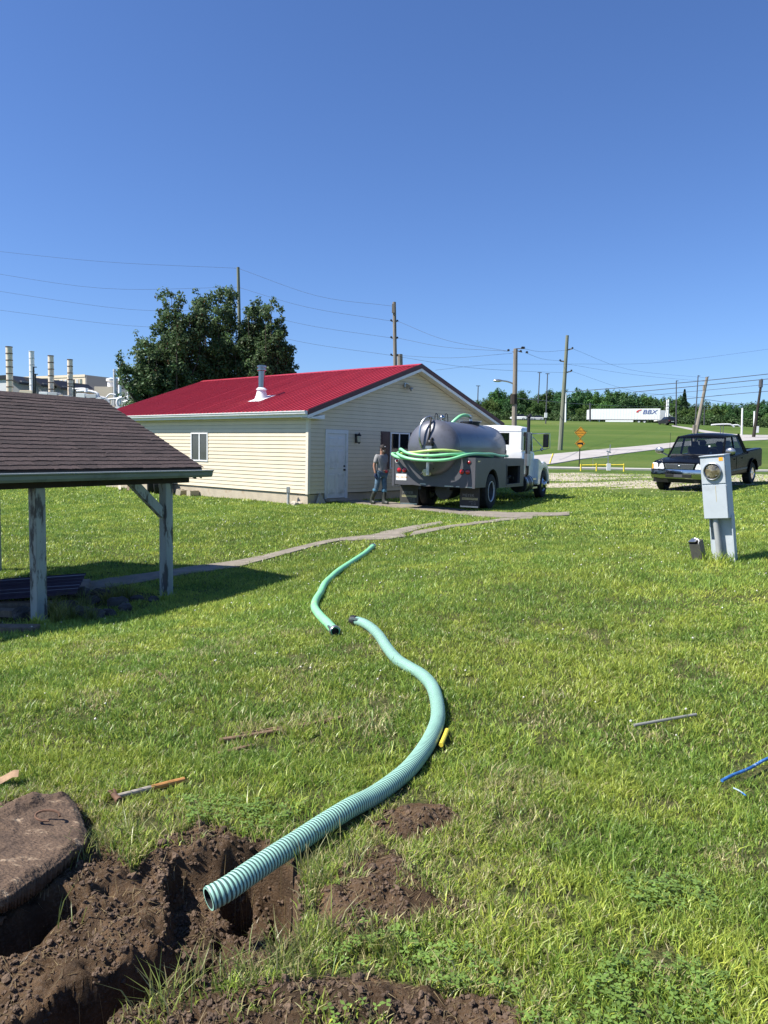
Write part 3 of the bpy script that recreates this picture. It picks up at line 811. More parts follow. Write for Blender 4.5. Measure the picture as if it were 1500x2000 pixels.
# grey conduit stub at the near corner
p = h2w(-.25, .62)
gz0 = g1(p.x, p.y)
t = thing('conduit_riser', 'grey plastic conduit with a cap standing by the sunlit house corner', 'conduit', (p.x, p.y, gz0 - .05))
mb = MB(); mb.tube([(0, 0, 0), (0, 0, .55)], .045, 14); mb.build('pipe', M['pvc'], t)
mb = MB(); mb.box((-.055, -.06, .42), (.055, .05, .6)); mb.build('junction_box', M['pvc'], t, bevel=.006)
# rubble at the corner: limestone lumps, each a thing
def rock_mesh(seed, r=(1, 1, 1), j=.3):
    rr = random.Random(seed); mb = MB(); mb.sphere((0, 0, 0), r, 9, 6)
    for v in mb.v: v *= 1 + rr.uniform(-j, j) * .6
    return mb
cor = h2w(0, 0)
rub = [(575,986,.11,'broken limestone lump lowest in the row by the corner'),(592,983,.13,'pale chunky stone against the corner of the house'),(602,979,.12,'rounded pale stone just right of the conduit'),(612,981,.09,'small grey stone beside the concrete wedge'),(622,980,.10,'flat grey stone before the door step'),(634,978,.08,'small stone nearest the door step'),(586,985,.08,'little cream stone in front of the chunky ones')]
rmeshes = []
for k, (a, b, r_, lab) in enumerate(rub):
    p = gp(a, b); me = rock_mesh(k + 3, (r_ * 1.3, r_, r_ * .8)).mesh('rock', M['rubble'], smooth=0)
    o = link('rock', me, None, (p[0], p[1], g1(p[0], p[1]) + r_ * .35), (0, 0, k)); tag(o, lab, 'stone', 'stones by the house corner')
p = h2w(.42, -.16); mb = MB(); mb.prism([(-.2, 0), (.2, 0), (.02, .36)], 'y', -.05, .05)
o = mb.build('concrete_wedge', M['concrete'], None, bevel=.01); o.location = (p.x, p.y, g1(p.x, p.y) - .02); o.rotation_euler = (R(-14), 0, PI / 2 - HYAW)
tag(o, 'triangular concrete piece leaning against the wall left of the door', 'concrete block')
# downspout splash block near the house corner
# tyres, cinder blocks and pallet wood along the long wall
def tyre(name, r, w, m=None):
    mb = MB(); n = 30; pr = [(r*.56, -w*.42), (r*.62, -w*.5), (r*.9, -w*.5), (r*.985, -w*.4), (r, 0), (r*.985, w*.4), (r*.9, w*.5), (r*.62, w*.5), (r*.56, w*.42)]
    mb.lathe([(a, b) for a, b in pr] + [pr[0]], (0, 0, 0), (0, 1, 0), n)
    k = [i for i, f in enumerate(mb.f) if len(f) > 4]
    mb.f = [f for i, f in enumerate(mb.f) if i not in k]; mb.mi = [m_ for i, m_ in enumerate(mb.mi) if i not in k]
    return mb
pt = h2w(-.62, 8.35); tz = g1(pt.x, pt.y)
tm = tyre('tyre', .42, .26).mesh('tyre', M['black_rubber'])
for k, (v, off, lab) in enumerate(((8.2, -.45, 'upright black tyre leaning nearest the camera on the long wall'), (7.75, -.38, 'second black tyre half behind the first at the long wall'), (7.35, -.34, 'last black tyre of the row, beside the cinder blocks'))):
    p = h2w(off, v); o = link('tyre', tm, None, (p.x, p.y, g1(p.x, p.y) + .40), (0, R(0), PI / 2 - HYAW + R(60 - 12 * k))); tag(o, lab, 'tyre', 'old tyres stacked by the long wall')
def cinder():
    mb = MB()
    mb.box((0, 0, 0), (.4, .03, .2)); mb.box((0, .17, 0), (.4, .2, .2))
    for x in (0, .185, .37): mb.box((x, .031, 0), (x + .03, .169, .2))
    return mb
cm = cinder().mesh('cinder_block', M['foundation'], smooth=0)
for k, (v, off, ro, lab) in enumerate(((6.75, -.42, 90, 'hollow cinder block lying open side out beside the tyres'), (6.2, -.5, 20, 'tilted cinder block in front of the wall under the small window'), (5.7, -.4, 5, 'flat cinder block farthest along towards the corner'))):
    p = h2w(off, v); o = link('cinder_block', cm, None, (p.x, p.y, g1(p.x, p.y)), (R(0 if k != 1 else 12), 0, PI / 2 - HYAW + R(ro))); tag(o, lab, 'cinder block', 'cinder blocks at the foot of the long wall')
for k, (v, L_, lab) in enumerate(((9.4, .9, 'pale board leaning low on the wall behind the shed post'), (10.0, 1.1, 'thin white batten propped against the far foundation'))):
    a = h2w(-.7, v); b = h2w(-.12, v + L_)
    mb = MB(); mb.bar((a.x, a.y, g1(a.x, a.y) + .03), (b.x, b.y, g1(b.x, b.y) + .45 - .2 * k), .09, .025); o = mb.build('board', M['rubble'] if k else M['wood'], None); tag(o, lab, 'board')

# ================================================================== the open shed
SE = Vector((-2.56 - .05, 11.1 - .086, 0)); SROT = math.atan2(.864, .504)
SLEN, SHALF, SZE, SZR = 4.62, 2.09, 1.375, 2.36
shed = thing('open_shed', 'low open shed with brown shingle roof on peeling green posts', 'shed', SE, SROT)
ssl = (SZR - SZE) / SHALF; sang = math.atan(ssl); SRL = SHALF / math.cos(sang)
# deck
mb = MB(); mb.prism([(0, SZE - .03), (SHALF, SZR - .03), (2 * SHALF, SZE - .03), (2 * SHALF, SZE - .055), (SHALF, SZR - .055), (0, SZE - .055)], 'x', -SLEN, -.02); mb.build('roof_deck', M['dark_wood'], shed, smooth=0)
NROW = 21; EX = SRL / NROW
rr = random.Random(5); svar = []
for k in range(6):
    w_ = 1.0; mb = MB(); n = 5; pts = []
    for i in range(n + 1): pts.append((i / n, rr.uniform(-.012, .006)))
    top = [(w_, EX + .02), (0, EX + .02)]; poly = pts + top
    z0, z1 = .013, .003
    vs = [(a, b, z0 if i <= n else z1) for i, (a, b) in enumerate(poly)] + [(a, b, (z0 if i <= n else z1) - .009) for i, (a, b) in enumerate(poly)]
    m_ = len(poly); mb.add(vs, [list(range(m_)), list(reversed(range(m_, 2 * m_)))] + [[i, (i + 1) % m_, m_ + (i + 1) % m_, m_ + i] for i in range(m_)])
    svar.append(mb.mesh('shingle', M['shingle'], smooth=0))
cnt = 0; rest = MB()
for row in range(NROW):
    x = 0.01 + rr.uniform(-.01, .01)
    while x > -SLEN:
        w_ = rr.uniform(.25, .42); w_ = min(w_, SLEN + x + .01)
        if w_ < .08: break
        Mx = Matrix.Translation((x - w_, 0, SZE - .03)) @ Matrix.Rotation(sang, 4, 'X') @ Matrix.Translation((0, row * EX, .004 + rr.uniform(0, .003))) @ Matrix.Diagonal((w_ - .004, 1, 1, 1))
        if cnt < 296:
            o = link('shingle', rr.choice(svar), shed); o.matrix_local = Mx; cnt += 1
        else: rest.box((0, -.004, 0), (1, EX + .02, .009), 0, Mx)
        x -= w_
for row in range(NROW):      # the far slope, seen only edge-on
    rest.box((-SLEN, 0, -.002), (.01, EX + .02, .012), 0, Matrix.Translation((0, 2 * SHALF, SZE - .03)) @ Matrix.Rotation(PI - sang, 4, 'X') @ Matrix.Translation((0, row * EX, -.012)))
o = rest.build('shingle_course', M['shingle'], shed, smooth=0); o['kind'] = 'stuff'
mb = MB(); mb.prism([(SHALF - .13, SZR - .03 - .13 * ssl + .022), (SHALF, SZR), (SHALF + .13, SZR - .03 - .13 * ssl + .022), (SHALF + .13, SZR - .042 - .13 * ssl + .022), (SHALF, SZR - .014), (SHALF - .13, SZR - .042 - .13 * ssl + .022)], 'x', -SLEN, .012); mb.build('ridge_cap', M['shingle'], shed, smooth=0)
mb = MB(); mb.box((-SLEN, -.002, SZE - .145), (-.02, .022, SZE - .05)); mb.build('fascia', M['shed_green'], shed)
g = [(0, 0), (0, -.085), (-.02, -.1), (-.07, -.1), (-.09, -.07), (-.095, -.03), (-.115, -.012), (-.12, 0), (-.108, 0), (-.105, -.008), (-.085, -.03), (-.08, -.06), (-.066, -.09), (-.02, -.09), (-.01, 0)]
mb = MB(); mb.prism([(-.003 + a, SZE - .06 + b) for a, b in g], 'x', -SLEN, .10); mb.build('gutter', M['shed_green'], shed, smooth=0)
mb = MB(); mb.prism([(-.0025 + a, SZE - .0605 + b) for a, b in ((-.118, .003), (-.118, -.008), (-.085, -.008), (-.085, .003))], 'x', -SLEN, .098); mb.build('gutter_lip', M['white_paint'], shed, smooth=0)
for s in (0, 1):
    mb = MB()
    if s == 0: mb.prism([(0, SZE - .057), (SHALF, SZR - .057), (SHALF, SZR - .18), (0, SZE - .18)], 'x', -.045, -.02)
    else: mb.prism([(2 * SHALF, SZE - .057), (SHALF, SZR - .057), (SHALF, SZR - .18), (2 * SHALF, SZE - .18)], 'x', -.045, -.02)
    mb.build('rake_board', M['shed_green'], shed, smooth=0)
# beams and rafters
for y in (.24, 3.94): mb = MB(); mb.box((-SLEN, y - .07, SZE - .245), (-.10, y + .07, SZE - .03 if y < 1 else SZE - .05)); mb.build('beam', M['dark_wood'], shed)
for k in range(8):
    x = -.12 - k * .6
    for s in (0, 1):
        mb = MB()
        if s == 0: mb.prism([(.03, SZE - .056), (SHALF, SZR - .056), (SHALF, SZR - .19), (.03, SZE - .188)], 'x', x - .02, x + .02)
        else: mb.prism([(2 * SHALF - .03, SZE - .056), (SHALF, SZR - .056), (SHALF, SZR - .19), (2 * SHALF - .03, SZE - .188)], 'x', x - .02, x + .02)
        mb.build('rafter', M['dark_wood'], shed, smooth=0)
def s2w(x, y):
    c, s = math.cos(SROT), math.sin(SROT); return SE.x + x * c - y * s, SE.y + x * s + y * c
for (x, y) in ((-.48, .24), (-2.50, .24), (-.66, 3.94), (-2.60, 3.94)):
    wx, wy = s2w(x, y); zb = g1(wx, wy) - .15
    o = box_part('post', (x - .068, y - .068, zb), (x + .068, y + .068, SZE - .247), M['shed_post'], shed, bevel=.006)
mb = MB(); mb.bar((-.54, .24, SZE - .68), (-1.10, .24, SZE - .20), .08, .12); mb.build('knee_brace', M['shed_post'], shed)
# things under the roof
def on(px, py, h=0.): p = gp(px, py); return Vector((p[0], p[1], g1(p[0], p[1]) + h))
p = on(128, 1160); mb = MB(); mb.box((-.75, -.45, 0), (.75, .45, .09)); o = mb.build('concrete_pad', M['path'], None, bevel=.01); o.location = (p.x - .5, p.y + .1, p.z + .0); o.rotation_euler = (0, 0, R(18)); tag(o, 'weathered concrete pad on the ground under the shed', 'concrete slab')
M['corr'] = mat('purple_sheet', (.10, .08, .11), .4, .4, var=.15)
p = on(40, 1180)
mb = MB(); n = 26; W_ = .5
prof = [(-W_ + 2 * W_ * i / n, .02 * math.sin(i * 2 * PI / 4.3)) for i in range(n + 1)]
mb.loft([[(x, y, z) for y, z in prof] + [(x, y, z - .004) for y, z in reversed(prof)] for x in (-1.1, .9)])
o = mb.build('corrugated_sheet', M['corr'], None, smooth=60); o.location = (p.x - .15, p.y, p.z + .22); o.rotation_euler = (R(6), R(-3), R(14)); tag(o, 'purplish corrugated metal sheet lying on timber under the shed', 'metal sheet')
lum = [(20, 1192, .9, 8, .1, 'brown plank lying flat under the corrugated sheet'), (10, 1205, .8, -5, .08, 'short dark plank on the ground behind the front post'), (22, 1238, .45, 3, .06, 'stubby weathered timber in front of the left post')]
for a, b, L_, ro, h, lab in lum:
    p = on(a, b); mb = MB(); mb.box((-L_, -.09, 0), (L_ * .6, .09, h)); o = mb.build('plank', M['wood'], None, bevel=.005); o.location = (p.x, p.y, p.z + .02); o.rotation_euler = (0, 0, R(ro)); tag(o, lab, 'plank', 'timber pieces under the shed')
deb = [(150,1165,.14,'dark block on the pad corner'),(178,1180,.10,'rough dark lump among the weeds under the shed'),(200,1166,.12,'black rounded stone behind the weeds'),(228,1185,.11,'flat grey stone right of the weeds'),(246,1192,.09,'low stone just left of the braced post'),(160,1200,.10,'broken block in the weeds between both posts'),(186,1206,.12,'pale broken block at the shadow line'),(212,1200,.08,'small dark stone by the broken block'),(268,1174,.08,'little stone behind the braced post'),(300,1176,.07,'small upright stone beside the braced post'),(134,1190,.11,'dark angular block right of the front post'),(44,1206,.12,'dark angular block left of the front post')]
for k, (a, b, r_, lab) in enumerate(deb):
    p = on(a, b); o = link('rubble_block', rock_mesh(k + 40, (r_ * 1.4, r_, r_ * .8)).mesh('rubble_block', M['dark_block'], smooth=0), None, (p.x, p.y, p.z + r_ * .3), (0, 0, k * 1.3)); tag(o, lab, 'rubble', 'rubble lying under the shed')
# ================================================================== pump truck (x right, y forward, z up; origin under the middle of the rear panel)
truck = thing('pump_truck', 'septic pump truck with grey tank and white cab by the house', 'truck', (1.34, 21.40, -.02), R(-25.5))
T = truck
RZ0, RZ1 = .69, 1.50
# rear panel, slightly battered lower edge
mb = MB()
low = [(-1.22, RZ0 + .02), (-.9, RZ0), (-.6, RZ0 + .012), (-.2, RZ0 - .02), (0, RZ0 - .005), (.3, RZ0 - .02), (.7, RZ0 - .015), (.85, RZ0 - .03), (1.0, RZ0 - .02), (1.22, RZ0 - .03)]
mb.prism(low + [(1.22, RZ1), (-1.22, RZ1)], 'y', 0, .03)
mb.build('rear_panel', M['body_grey'], T, smooth=0)
for sx in (-1, 1):
    mb = MB(); mb.box((sx * 1.21 - .035, -.012, RZ0 - .03), (sx * 1.21 + .035, -.001, RZ1 + .003)); mb.build('panel_edge', M['body_grey'], T)
# side bodies: plate with wheel arch, cabinet opening on the right
def arc(cx, cz, r, a0, a1, n=14): return [(cx + r * math.cos(R(a0 + (a1 - a0) * i / n)), cz + r * math.sin(R(a0 + (a1 - a0) * i / n))) for i in range(n + 1)]
AX = 1.62; AZ = .515
for sx in (-1, 1):
    x0, x1 = sorted((sx * 1.16, sx * 1.225))
    poly = [(.03, .68)] + [(AX - .64, .66)] + arc(AX, AZ, .655, 167, 13) + [(AX + .64, .60), (5.0, .56), (5.0, 1.46), (.03, 1.5)]
    if sx > 0:
        # split round the cabinet so that the opening is a real hole
        c0, c1, d0, d1 = 3.05, 4.50, .68, 1.24
        for nm, pl in (('a', [(.03, .68), (AX - .64, .66)] + arc(AX, AZ, .655, 167, 13) + [(AX + .64, .60), (c0, .585), (c0, 1.475), (.03, 1.5)]),
                       ('b', [(c0, .585), (c1, .565), (c1, d0), (c0, d0)]), ('c', [(c0, d1), (c1, d1), (c1, 1.465), (c0, 1.475)]), ('d', [(c1, .565), (5.0, .56), (5.0, 1.46), (c1, 1.465)])):
            mb = MB(); mb.prism(pl, 'x', x0, x1); mb.build('side_panel', M['body_grey'], T, smooth=0)
        mb = MB()
        for a, b in (((.70, c0 - .03, d0 - .03), (1.158, c0 - .005, d1 + .03)), ((.70, c1 + .005, d0 - .03), (1.158, c1 + .03, d1 + .03)), ((.70, c0, d1 + .003), (1.158, c1, d1 + .03)), ((.70, c0, d0 - .03), (1.158, c1, d0 - .003)), ((.68, c0, d0 - .03), (.699, c1, d1 + .03))): mb.box(a, b)
        mb.build('cabinet_box', M['black'], T)
        mb = MB()
        for a, b in (((1.226, c0 - .04, d0 - .04), (1.24, c0, d1 + .04)), ((1.226, c1, d0 - .04), (1.24, c1 + .04, d1 + .04)), ((1.226, c0, d1), (1.24, c1, d1 + .04)), ((1.226, c0, d0 - .04), (1.24, c1, d0))): mb.box(a, b)
        mb.build('cabinet_frame', M['body_grey'], T)
        mb = MB(); mb.box((.75, 3.3, .69), (1.1, 3.7, .83)); mb.tube(catmull([(.95, 3.7, .75), (1.05, 4.0, .9), (.9, 4.3, .78)], 5), .035, 8); mb.build('stowed_gear', M['black_rubber'], T)
        mb = MB(); mb.box((1.226, .22, 1.38), (1.236, .42, 1.42)); mb.build('latch', M['chrome'], T)
    else:
        mb = MB(); mb.prism(poly, 'x', x0, x1); mb.build('side_panel', M['body_grey'], T, smooth=0)
    x0, x1 = sorted((sx * .78, sx * 1.16))
    mb = MB(); mb.box((x0, .031, 1.47 - .001), (x1, 5.0, 1.478)); mb.build('box_top', M['body_grey'], T)
    mb = MB(); mb.box((x0, 4.97, .57), (x1, 4.999, 1.468)); mb.build('box_front', M['body_grey'], T)
    # wheel well liner
    mb = MB(); a = arc(AX, AZ, .67, 175, 5); b = arc(AX, AZ, .66, 5, 175); mb.prism(a + b, 'x', min(sx * .5, sx * 1.158), max(sx * .5, sx * 1.158)); mb.build('wheel_well', M['black'], T, smooth=0)
# deck and frame rails
mb = MB(); mb.box((-.78, .05, .88), (.78, 5.0, .95)); mb.build('deck', M['black'], T)
for sx in (-1, 1): mb = MB(); mb.box((sx * .43 - .04, .1, .58), (sx * .43 + .04, 8.75, .86)); mb.build('frame_rail', M['black'], T)
for y in (.5, 2.6, 4.2): mb = MB(); mb.box((-1.1, y, .80), (1.1, y + .08, .878)); mb.build('cross_member', M['black'], T)
mb = MB(); mb.tube([(-.75, 1.62, .52), (.75, 1.62, .52)], .09, 12); mb.sphere((0, 1.62, .52), .24, 14, 10); mb.build('rear_axle', M['black'], T)
mb = MB(); mb.tube([(.12, .55, .56), (.12, 1.2, .56)], .27, 24); mb.build('under_drum', M['black'], T, bevel=.02)
mb = MB(); mb.cyl((-.8, 8.05, .5), (.8, 8.05, .5), .06); mb.build('front_axle', M['black'], T)
mb = MB(); mb.tube([(1.0, 5.15, .62), (1.0, 6.15, .62)], .29, 24); ft = mb.build('fuel_tank', M['black'], T, bevel=.02)
for y in (5.35, 5.9): mb = MB(); mb.lathe([(.292, -.03), (.298, -.03), (.298, .03), (.292, .03)], (1.0, y, .62), (0, 1, 0)); mb.build('strap', M['steel'], ft)
mb = MB(); mb.box((.98, 6.3, .42), (1.2, 6.95, .48)); mb.box((.95, 6.3, .72), (1.15, 6.95, .77)); mb.build('cab_step', M['steel'], T)
# tank
TR, TC = .765, 1.755
def head(y0, s):
    return [(TR * math.cos(a), y0 + s * (.36 if s < 0 else .30) * math.sin(a)) for a in [i * PI / 2 / 9 for i in range(10)]]
prof = [(r_, y) for r_, y in reversed(head(.02, -1))] + [(r_, y) for r_, y in head(4.42, 1)]
prof[0] = (0.0001, prof[0][1]); prof[-1] = (.0001, prof[-1][1])
mb = MB(); mb.lathe(prof, (0, 0, TC), (0, 1, 0), 56); tank = mb.build('tank', M['tank'], T, smooth=60)
for y in (.02, 4.42): mb = MB(); mb.lathe([(TR, -.012), (TR + .006, 0), (TR, .012)], (0, y, TC), (0, 1, 0), 56); mb.build('weld_seam', M['tank'], tank)
for y in (.9, 2.3, 3.7): mb = MB(); mb.prism([(-.6, .95), (.6, .95), (.68, 1.42)] + [(.77 * math.cos(R(a)), TC + .77 * math.sin(R(a))) for a in range(-28, -153, -8)] + [(-.68, 1.42)], 'y', y, y + .06); mb.build('saddle', M['black'], T, smooth=0)
# manhole, vent float bulb, roll hoops, green hose with elbow
mb = MB(); mb.lathe([(.29, 0), (.29, .06), (.33, .065), (.33, .10), (.28, .115), (.0001, .13)], (0, 3.05, TC + TR - .03)); mh = mb.build('manhole', M['black'], tank)
for a in range(0, 360, 60): mb = MB(); mb.bar((.3 * math.cos(R(a)), 3.05 + .3 * math.sin(R(a)), TC + TR + .03), (.36 * math.cos(R(a)), 3.05 + .36 * math.sin(R(a)), TC + TR + .10), .025); mb.build('clamp', M['steel'], mh)
mb = MB(); mb.tube(catmull([(0, 3.05, TC + TR + .08), (0, 3.05, TC + TR + .19), (0, 2.97, TC + TR + .24), (0, 2.86, TC + TR + .25)], 5), .05, 12); mb.build('elbow', M['steel'], tank)
mb = MB(); mb.tube(catmull([(0, 2.86, TC + TR + .25), (-.02, 2.6, TC + TR + .26), (-.08, 2.35, TC + TR + .22), (-.2, 2.18, TC + TR + .08), (-.36, 2.1, TC + TR - .10), (-.55, 2.05, TC + .50)], 7), .05, 12); mb.build('vapour_hose', M['hose_small'], tank)
mb = MB(); mb.sphere((.02, .55, TC + TR + .09), .075, 14, 10); mb.cyl((.02, .55, TC + TR - .02), (.02, .55, TC + TR + .06), .03); mb.build('vent_bulb', M['chrome'], tank)
for dx in (-.14, .16): mb = MB(); mb.tube(catmull([(dx, .42, TC + TR - .03), (dx, .42, TC + TR + .14), (dx, .5, TC + TR + .2), (dx, .62, TC + TR + .16), (dx, .66, TC + TR - .03)], 5), .012, 8); mb.build('guard_hoop', M['black'], tank)
# pump and valve gear on the rear head
mb = MB(); mb.tube(catmull([(-.20, -.24, 1.66), (-.24, -.42, 1.95), (-.24, -.40, 2.3), (-.17, -.30, 2.52), (-.06, -.18, 2.6), (0, -.06, 2.54)], 6), .03, 10); mb.build('air_line', M['steel'], T)
mb = MB(); mb.tube(catmull([(-.05, -.30, 1.55), (-.07, -.34, 1.8), (.0, -.32, 2.1), (.02, -.30, 2.4), (-.01, -.2, 2.58), (-.06, -.15, 2.56)], 6), .024, 10); mb.build('rubber_line', M['black_rubber'], T)
mb = MB(); mb.tube([(.02, -.42, 1.0), (.02, -.42, 1.52)], .05, 14); mb.tube([(.02, -.42, 1.52), (.02, -.42, 1.74)], .035, 12); mb.build('riser_pipe', M['steel'], T)
mb = MB(); mb.box((-.05, -.47, 1.72), (.14, -.30, 1.80)); mb.build('valve_flange', M['steel'], T, bevel=.01)
mb = MB(); mb.sphere((.06, -.38, 1.88), (.10, .09, .10), 12, 8); mb.box((-.02, -.46, 1.80), (.12, -.30, 1.92)); mb.tube([(.06, -.28, 1.9), (.10, -.34, 2.02)], .03, 8); mb.tube([(.1, -.3, 1.86), (.2, -.3, 1.8), (.22, -.3, 1.66)], .025, 8); mb.build('pump_valve', M['black'], T, smooth=50)
mb = MB(); mb.lathe([(.06, 0), (.12, .03), (.12, .10), (.08, .13), (.08, .22), (.10, .23), (.10, .26), (.0001, .27)], (-.10, -.0, 1.10), (-.1, -1, -.15), 18); dv = mb.build('drain_valve', M['steel'], T)
mb = MB(); mb.tube([(-.1, -.2, 1.16), (-.26, -.26, 1.0)], .015, 8); mb.tube([(-.02, -.12, 1.12), (.12, -.2, 1.2)], .03, 10); mb.box((-.04, -.2, 1.15), (.03, -.08, 1.3)); mb.build('valve_handle', M['black'], dv)
mb = MB(); mb.tube(catmull([(-.1, -.14, 1.3), (-.16, -.3, 1.42), (-.18, -.3, 1.58)], 5), .028, 8); mb.build('valve_line', M['black_rubber'], T)
# lamps
for x, z, r_ in ((-1.1, 1.37, .043), (-1.03, 1.11, .062), (-.86, 1.11, .062), (1.06, 1.37, .043), (.86, 1.11, .062), (1.03, 1.11, .062)):
    mb = MB(); mb.lathe([(r_, 0), (r_, .015), (r_ * .6, .026), (.0001, .03)], (x, -.001, z), (0, -1, 0), 20); l_ = mb.build('tail_light', M['red_lens'], T)
    mb = MB(); mb.lathe([(r_ + .001, 0), (r_ + .016, 0), (r_ + .016, .012), (r_ + .001, .014)], (x, -.0012, z), (0, -1, 0), 20); mb.build('grommet', M['pale_white'] if r_ < .05 and x < 0 else M['black_rubber'], l_)
mb = MB(); mb.box((-1.12, -.006, .82), (-.80, -.001, 1.0)); pl = mb.build('licence_plate', M['pale_white'], T)
text_obj('lettering', 'TS2 180 74', .07, M['orange'], pl, (-.96, -.0075, .905), (PI / 2, 0, 0), .0005)
# battered bright strips on the lower lip
for a, b, z in ((-.38, -.2, .735), (.36, .62, .70), (.7, .8, .70), (.98, 1.16, .69)):
    mb = MB(); mb.box((a, -.006, z - .012), (b, -.001, z + .012)); mb.build('bent_trim', M['steel'], T)
# mud flaps with lettering
M['flap'] = mat('dusty_flap', (.042,.040,.037), .8, var=.2, scale=6)
for sx in (-1, 1):
    mb = MB(); x0, x1 = sorted((sx * .64, sx * 1.215)); n = 6
    fl = [(x0, .70), (x1, .70), (x1, .12 - (.02 if sx > 0 else 0)), (x0, .10)]
    mb.prism(fl, 'y', .50, .51); f = mb.build('mud_flap', M['flap'], T, smooth=0)
    mb = MB(); mb.box((x0 + .02, .488, .105), (x1 - .03, .499, .145)); mb.build('flap_weight', M['steel'], f)
    cx = (x0 + x1) / 2
    text_obj('lettering', 'MEYER', .115, M['text_grey'], f, (cx - .04, .4985, .44), (PI / 2, 0, 0), .0005, sx=1.0)
    mb = MB(); mb.box((x0 + .06, .497, .315), (x1 - .05, .4995, .375)); pt_ = mb.build('yellow_band', M['yellow_label'], f)
    text_obj('lettering', 'TRUCK EQUIPMENT', .05, M['black'], f, (cx, .4955, .345), (PI / 2, 0, 0), .0005)
    text_obj('lettering', 'JASPER, IN', .045, M['text_grey'], f, (cx + .08, .4985, .265), (PI / 2, 0, 0), .0005)
    text_obj('lettering', '812-482', .045, M['text_grey'], f, (cx + .12, .4985, .205), (PI / 2, 0, 0), .0005)
# wheels
def truck_wheel(x, y, sx, front, dual=False):
    mb = tyre('tyre', .515, .27); w = mb.mesh('wheel', M['black_rubber']); o = link('wheel', w, T, (x, y, .515), (0, 0, PI / 2))
    def L(pr, m, nm):
        mb = MB(); mb.lathe(pr, (0, 0, 0), (0, -sx, 0), 28, cap=False); mb.build(nm, m, o, smooth=40)
    if front:
        L([(.30, .05), (.292, .10), (.27, .125), (.26, .09), (.2, .10), (.17, .13), (.13, .15), (.12, .22), (.07, .24), (.0001, .245)], M['chrome'], 'rim')
        for k in range(10):
            a = 2 * PI * k / 10; mb = MB(); mb.cyl((.225 * math.cos(a), -sx * .085, .225 * math.sin(a)), (.225 * math.cos(a), -sx * .094, .225 * math.sin(a)), .03); mb.build('hand_hole', M['black'], o)
            mb = MB(); mb.cyl((.15 * math.cos(a + .3), -sx * .12, .15 * math.sin(a + .3)), (.15 * math.cos(a + .3), -sx * .16, .15 * math.sin(a + .3)), .014); mb.build('lug_nut', M['chrome'], o)
    else:
        L([(.30, .10), (.30, .134), (.285, .136), (.28, .10)], M['white_paint'], 'rim'); L([(.279, .09), (.27, -.03), (.25, -.11), (.15, -.12), (.13, -.02), (.11, .02), (.0001, .03)], M['body_grey'], 'hub')
    return o
for sx in (-1, 1):
    truck_wheel(sx * 1.07, AX, sx, False); truck_wheel(sx * .76, AX, sx, False)
    truck_wheel(sx * 1.02, 8.05, sx, True)
# cab
def ring(y, hw, z0, z1, top=.86, n=None, shoulder=.10):
    return [(-hw, y, z0), (-hw, y, z1 - shoulder), (-hw * .97, y, z1 - shoulder * .45), (-hw * top, y, z1), (0, y, z1 + .03), (hw * top, y, z1), (hw * .97, y, z1 - shoulder * .45), (hw, y, z1 - shoulder), (hw, y, z0)]
W_ = M['white_truck']
mb = MB(); mb.loft([ring(5.50, .95, .72, 1.72, .97), ring(5.52, 1.0, .70, 1.74, .98), ring(7.15, 1.0, .70, 1.72, .98)]); mb.build('cab_lower', W_, T, smooth=50)
# cab upper: back wall, pillars, roof
mb = MB(); mb.loft([ring(5.52, .95, 2.37, 2.50, .8, shoulder=.08), ring(5.62, .97, 2.36, 2.56, .85, shoulder=.09), ring(6.60, .96, 2.36, 2.56, .82, shoulder=.09), ring(6.86, .9, 2.34, 2.42, .7, shoulder=.05)]); mb.build('cab_roof', W_, T, smooth=60, bevel=.01)
bw = [(-.97, 1.70), (.97, 1.70), (.95, 2.38), (-.95, 2.38)]
for x0, x1, z0, z1 in ((-.96, .54, 2.32, 2.375), (-.96, -.85, 1.71, 2.32), (.54, .96, 1.71, 2.375), (-.85, .54, 1.71, 1.92)):
    mb = MB(); mb.box((x0, 5.53, z0), (x1, 5.60, z1)); mb.build('cab_back_wall', W_, T, bevel=.004)
mb = MB(); mb.box((-.85, 5.55, 1.92), (.54, 5.575, 2.32)); mb.build('rear_window', M['car_glass'], T)
for sx in (-1, 1):
    x0, x1 = sorted((sx * .93, sx * .975))
    mb = MB(); mb.box((x0, 5.605, 1.70), (x1, 5.80, 2.37)); mb.build('door_pillar', W_, T)
    mb = MB(); mb.prism([(6.98, 1.70), (7.04, 1.70), (6.86, 2.37), (6.80, 2.37)], 'x', x0, x1); mb.build('windscreen_pillar', W_, T, smooth=0)
    mb = MB(); mb.prism([(5.80, 1.73), (6.98, 1.73), (6.80, 2.36), (5.80, 2.36)], 'x', sx * .95 - .01, sx * .95 + .01); mb.build('side_window', M['car_glass'], T, smooth=0)
    mb = MB(); mb.box((min(sx * 1.0, sx * 1.012), 5.82, .78), (max(sx * 1.0, sx * 1.012), 6.98, 1.66)); d = mb.build('cab_door', W_, T, bevel=.004)
    mb = MB(); mb.box((min(sx * 1.012, sx * 1.04), 5.9, 1.5), (max(sx * 1.012, sx * 1.04), 6.06, 1.54)); mb.build('handle', M['chrome'], d)
mb = MB(); mb.add([(-.93, 7.03, 1.72), (.93, 7.03, 1.72), (.88, 6.84, 2.36), (-.88, 6.84, 2.36), (-.93, 7.01, 1.72), (.93, 7.01, 1.72), (.88, 6.82, 2.36), (-.88, 6.82, 2.36)], [(0,1,2,3),(7,6,5,4),(0,4,5,1),(1,5,6,2),(2,6,7,3),(3,7,4,0)]); mb.build('windscreen', M['car_glass'], T, smooth=0)
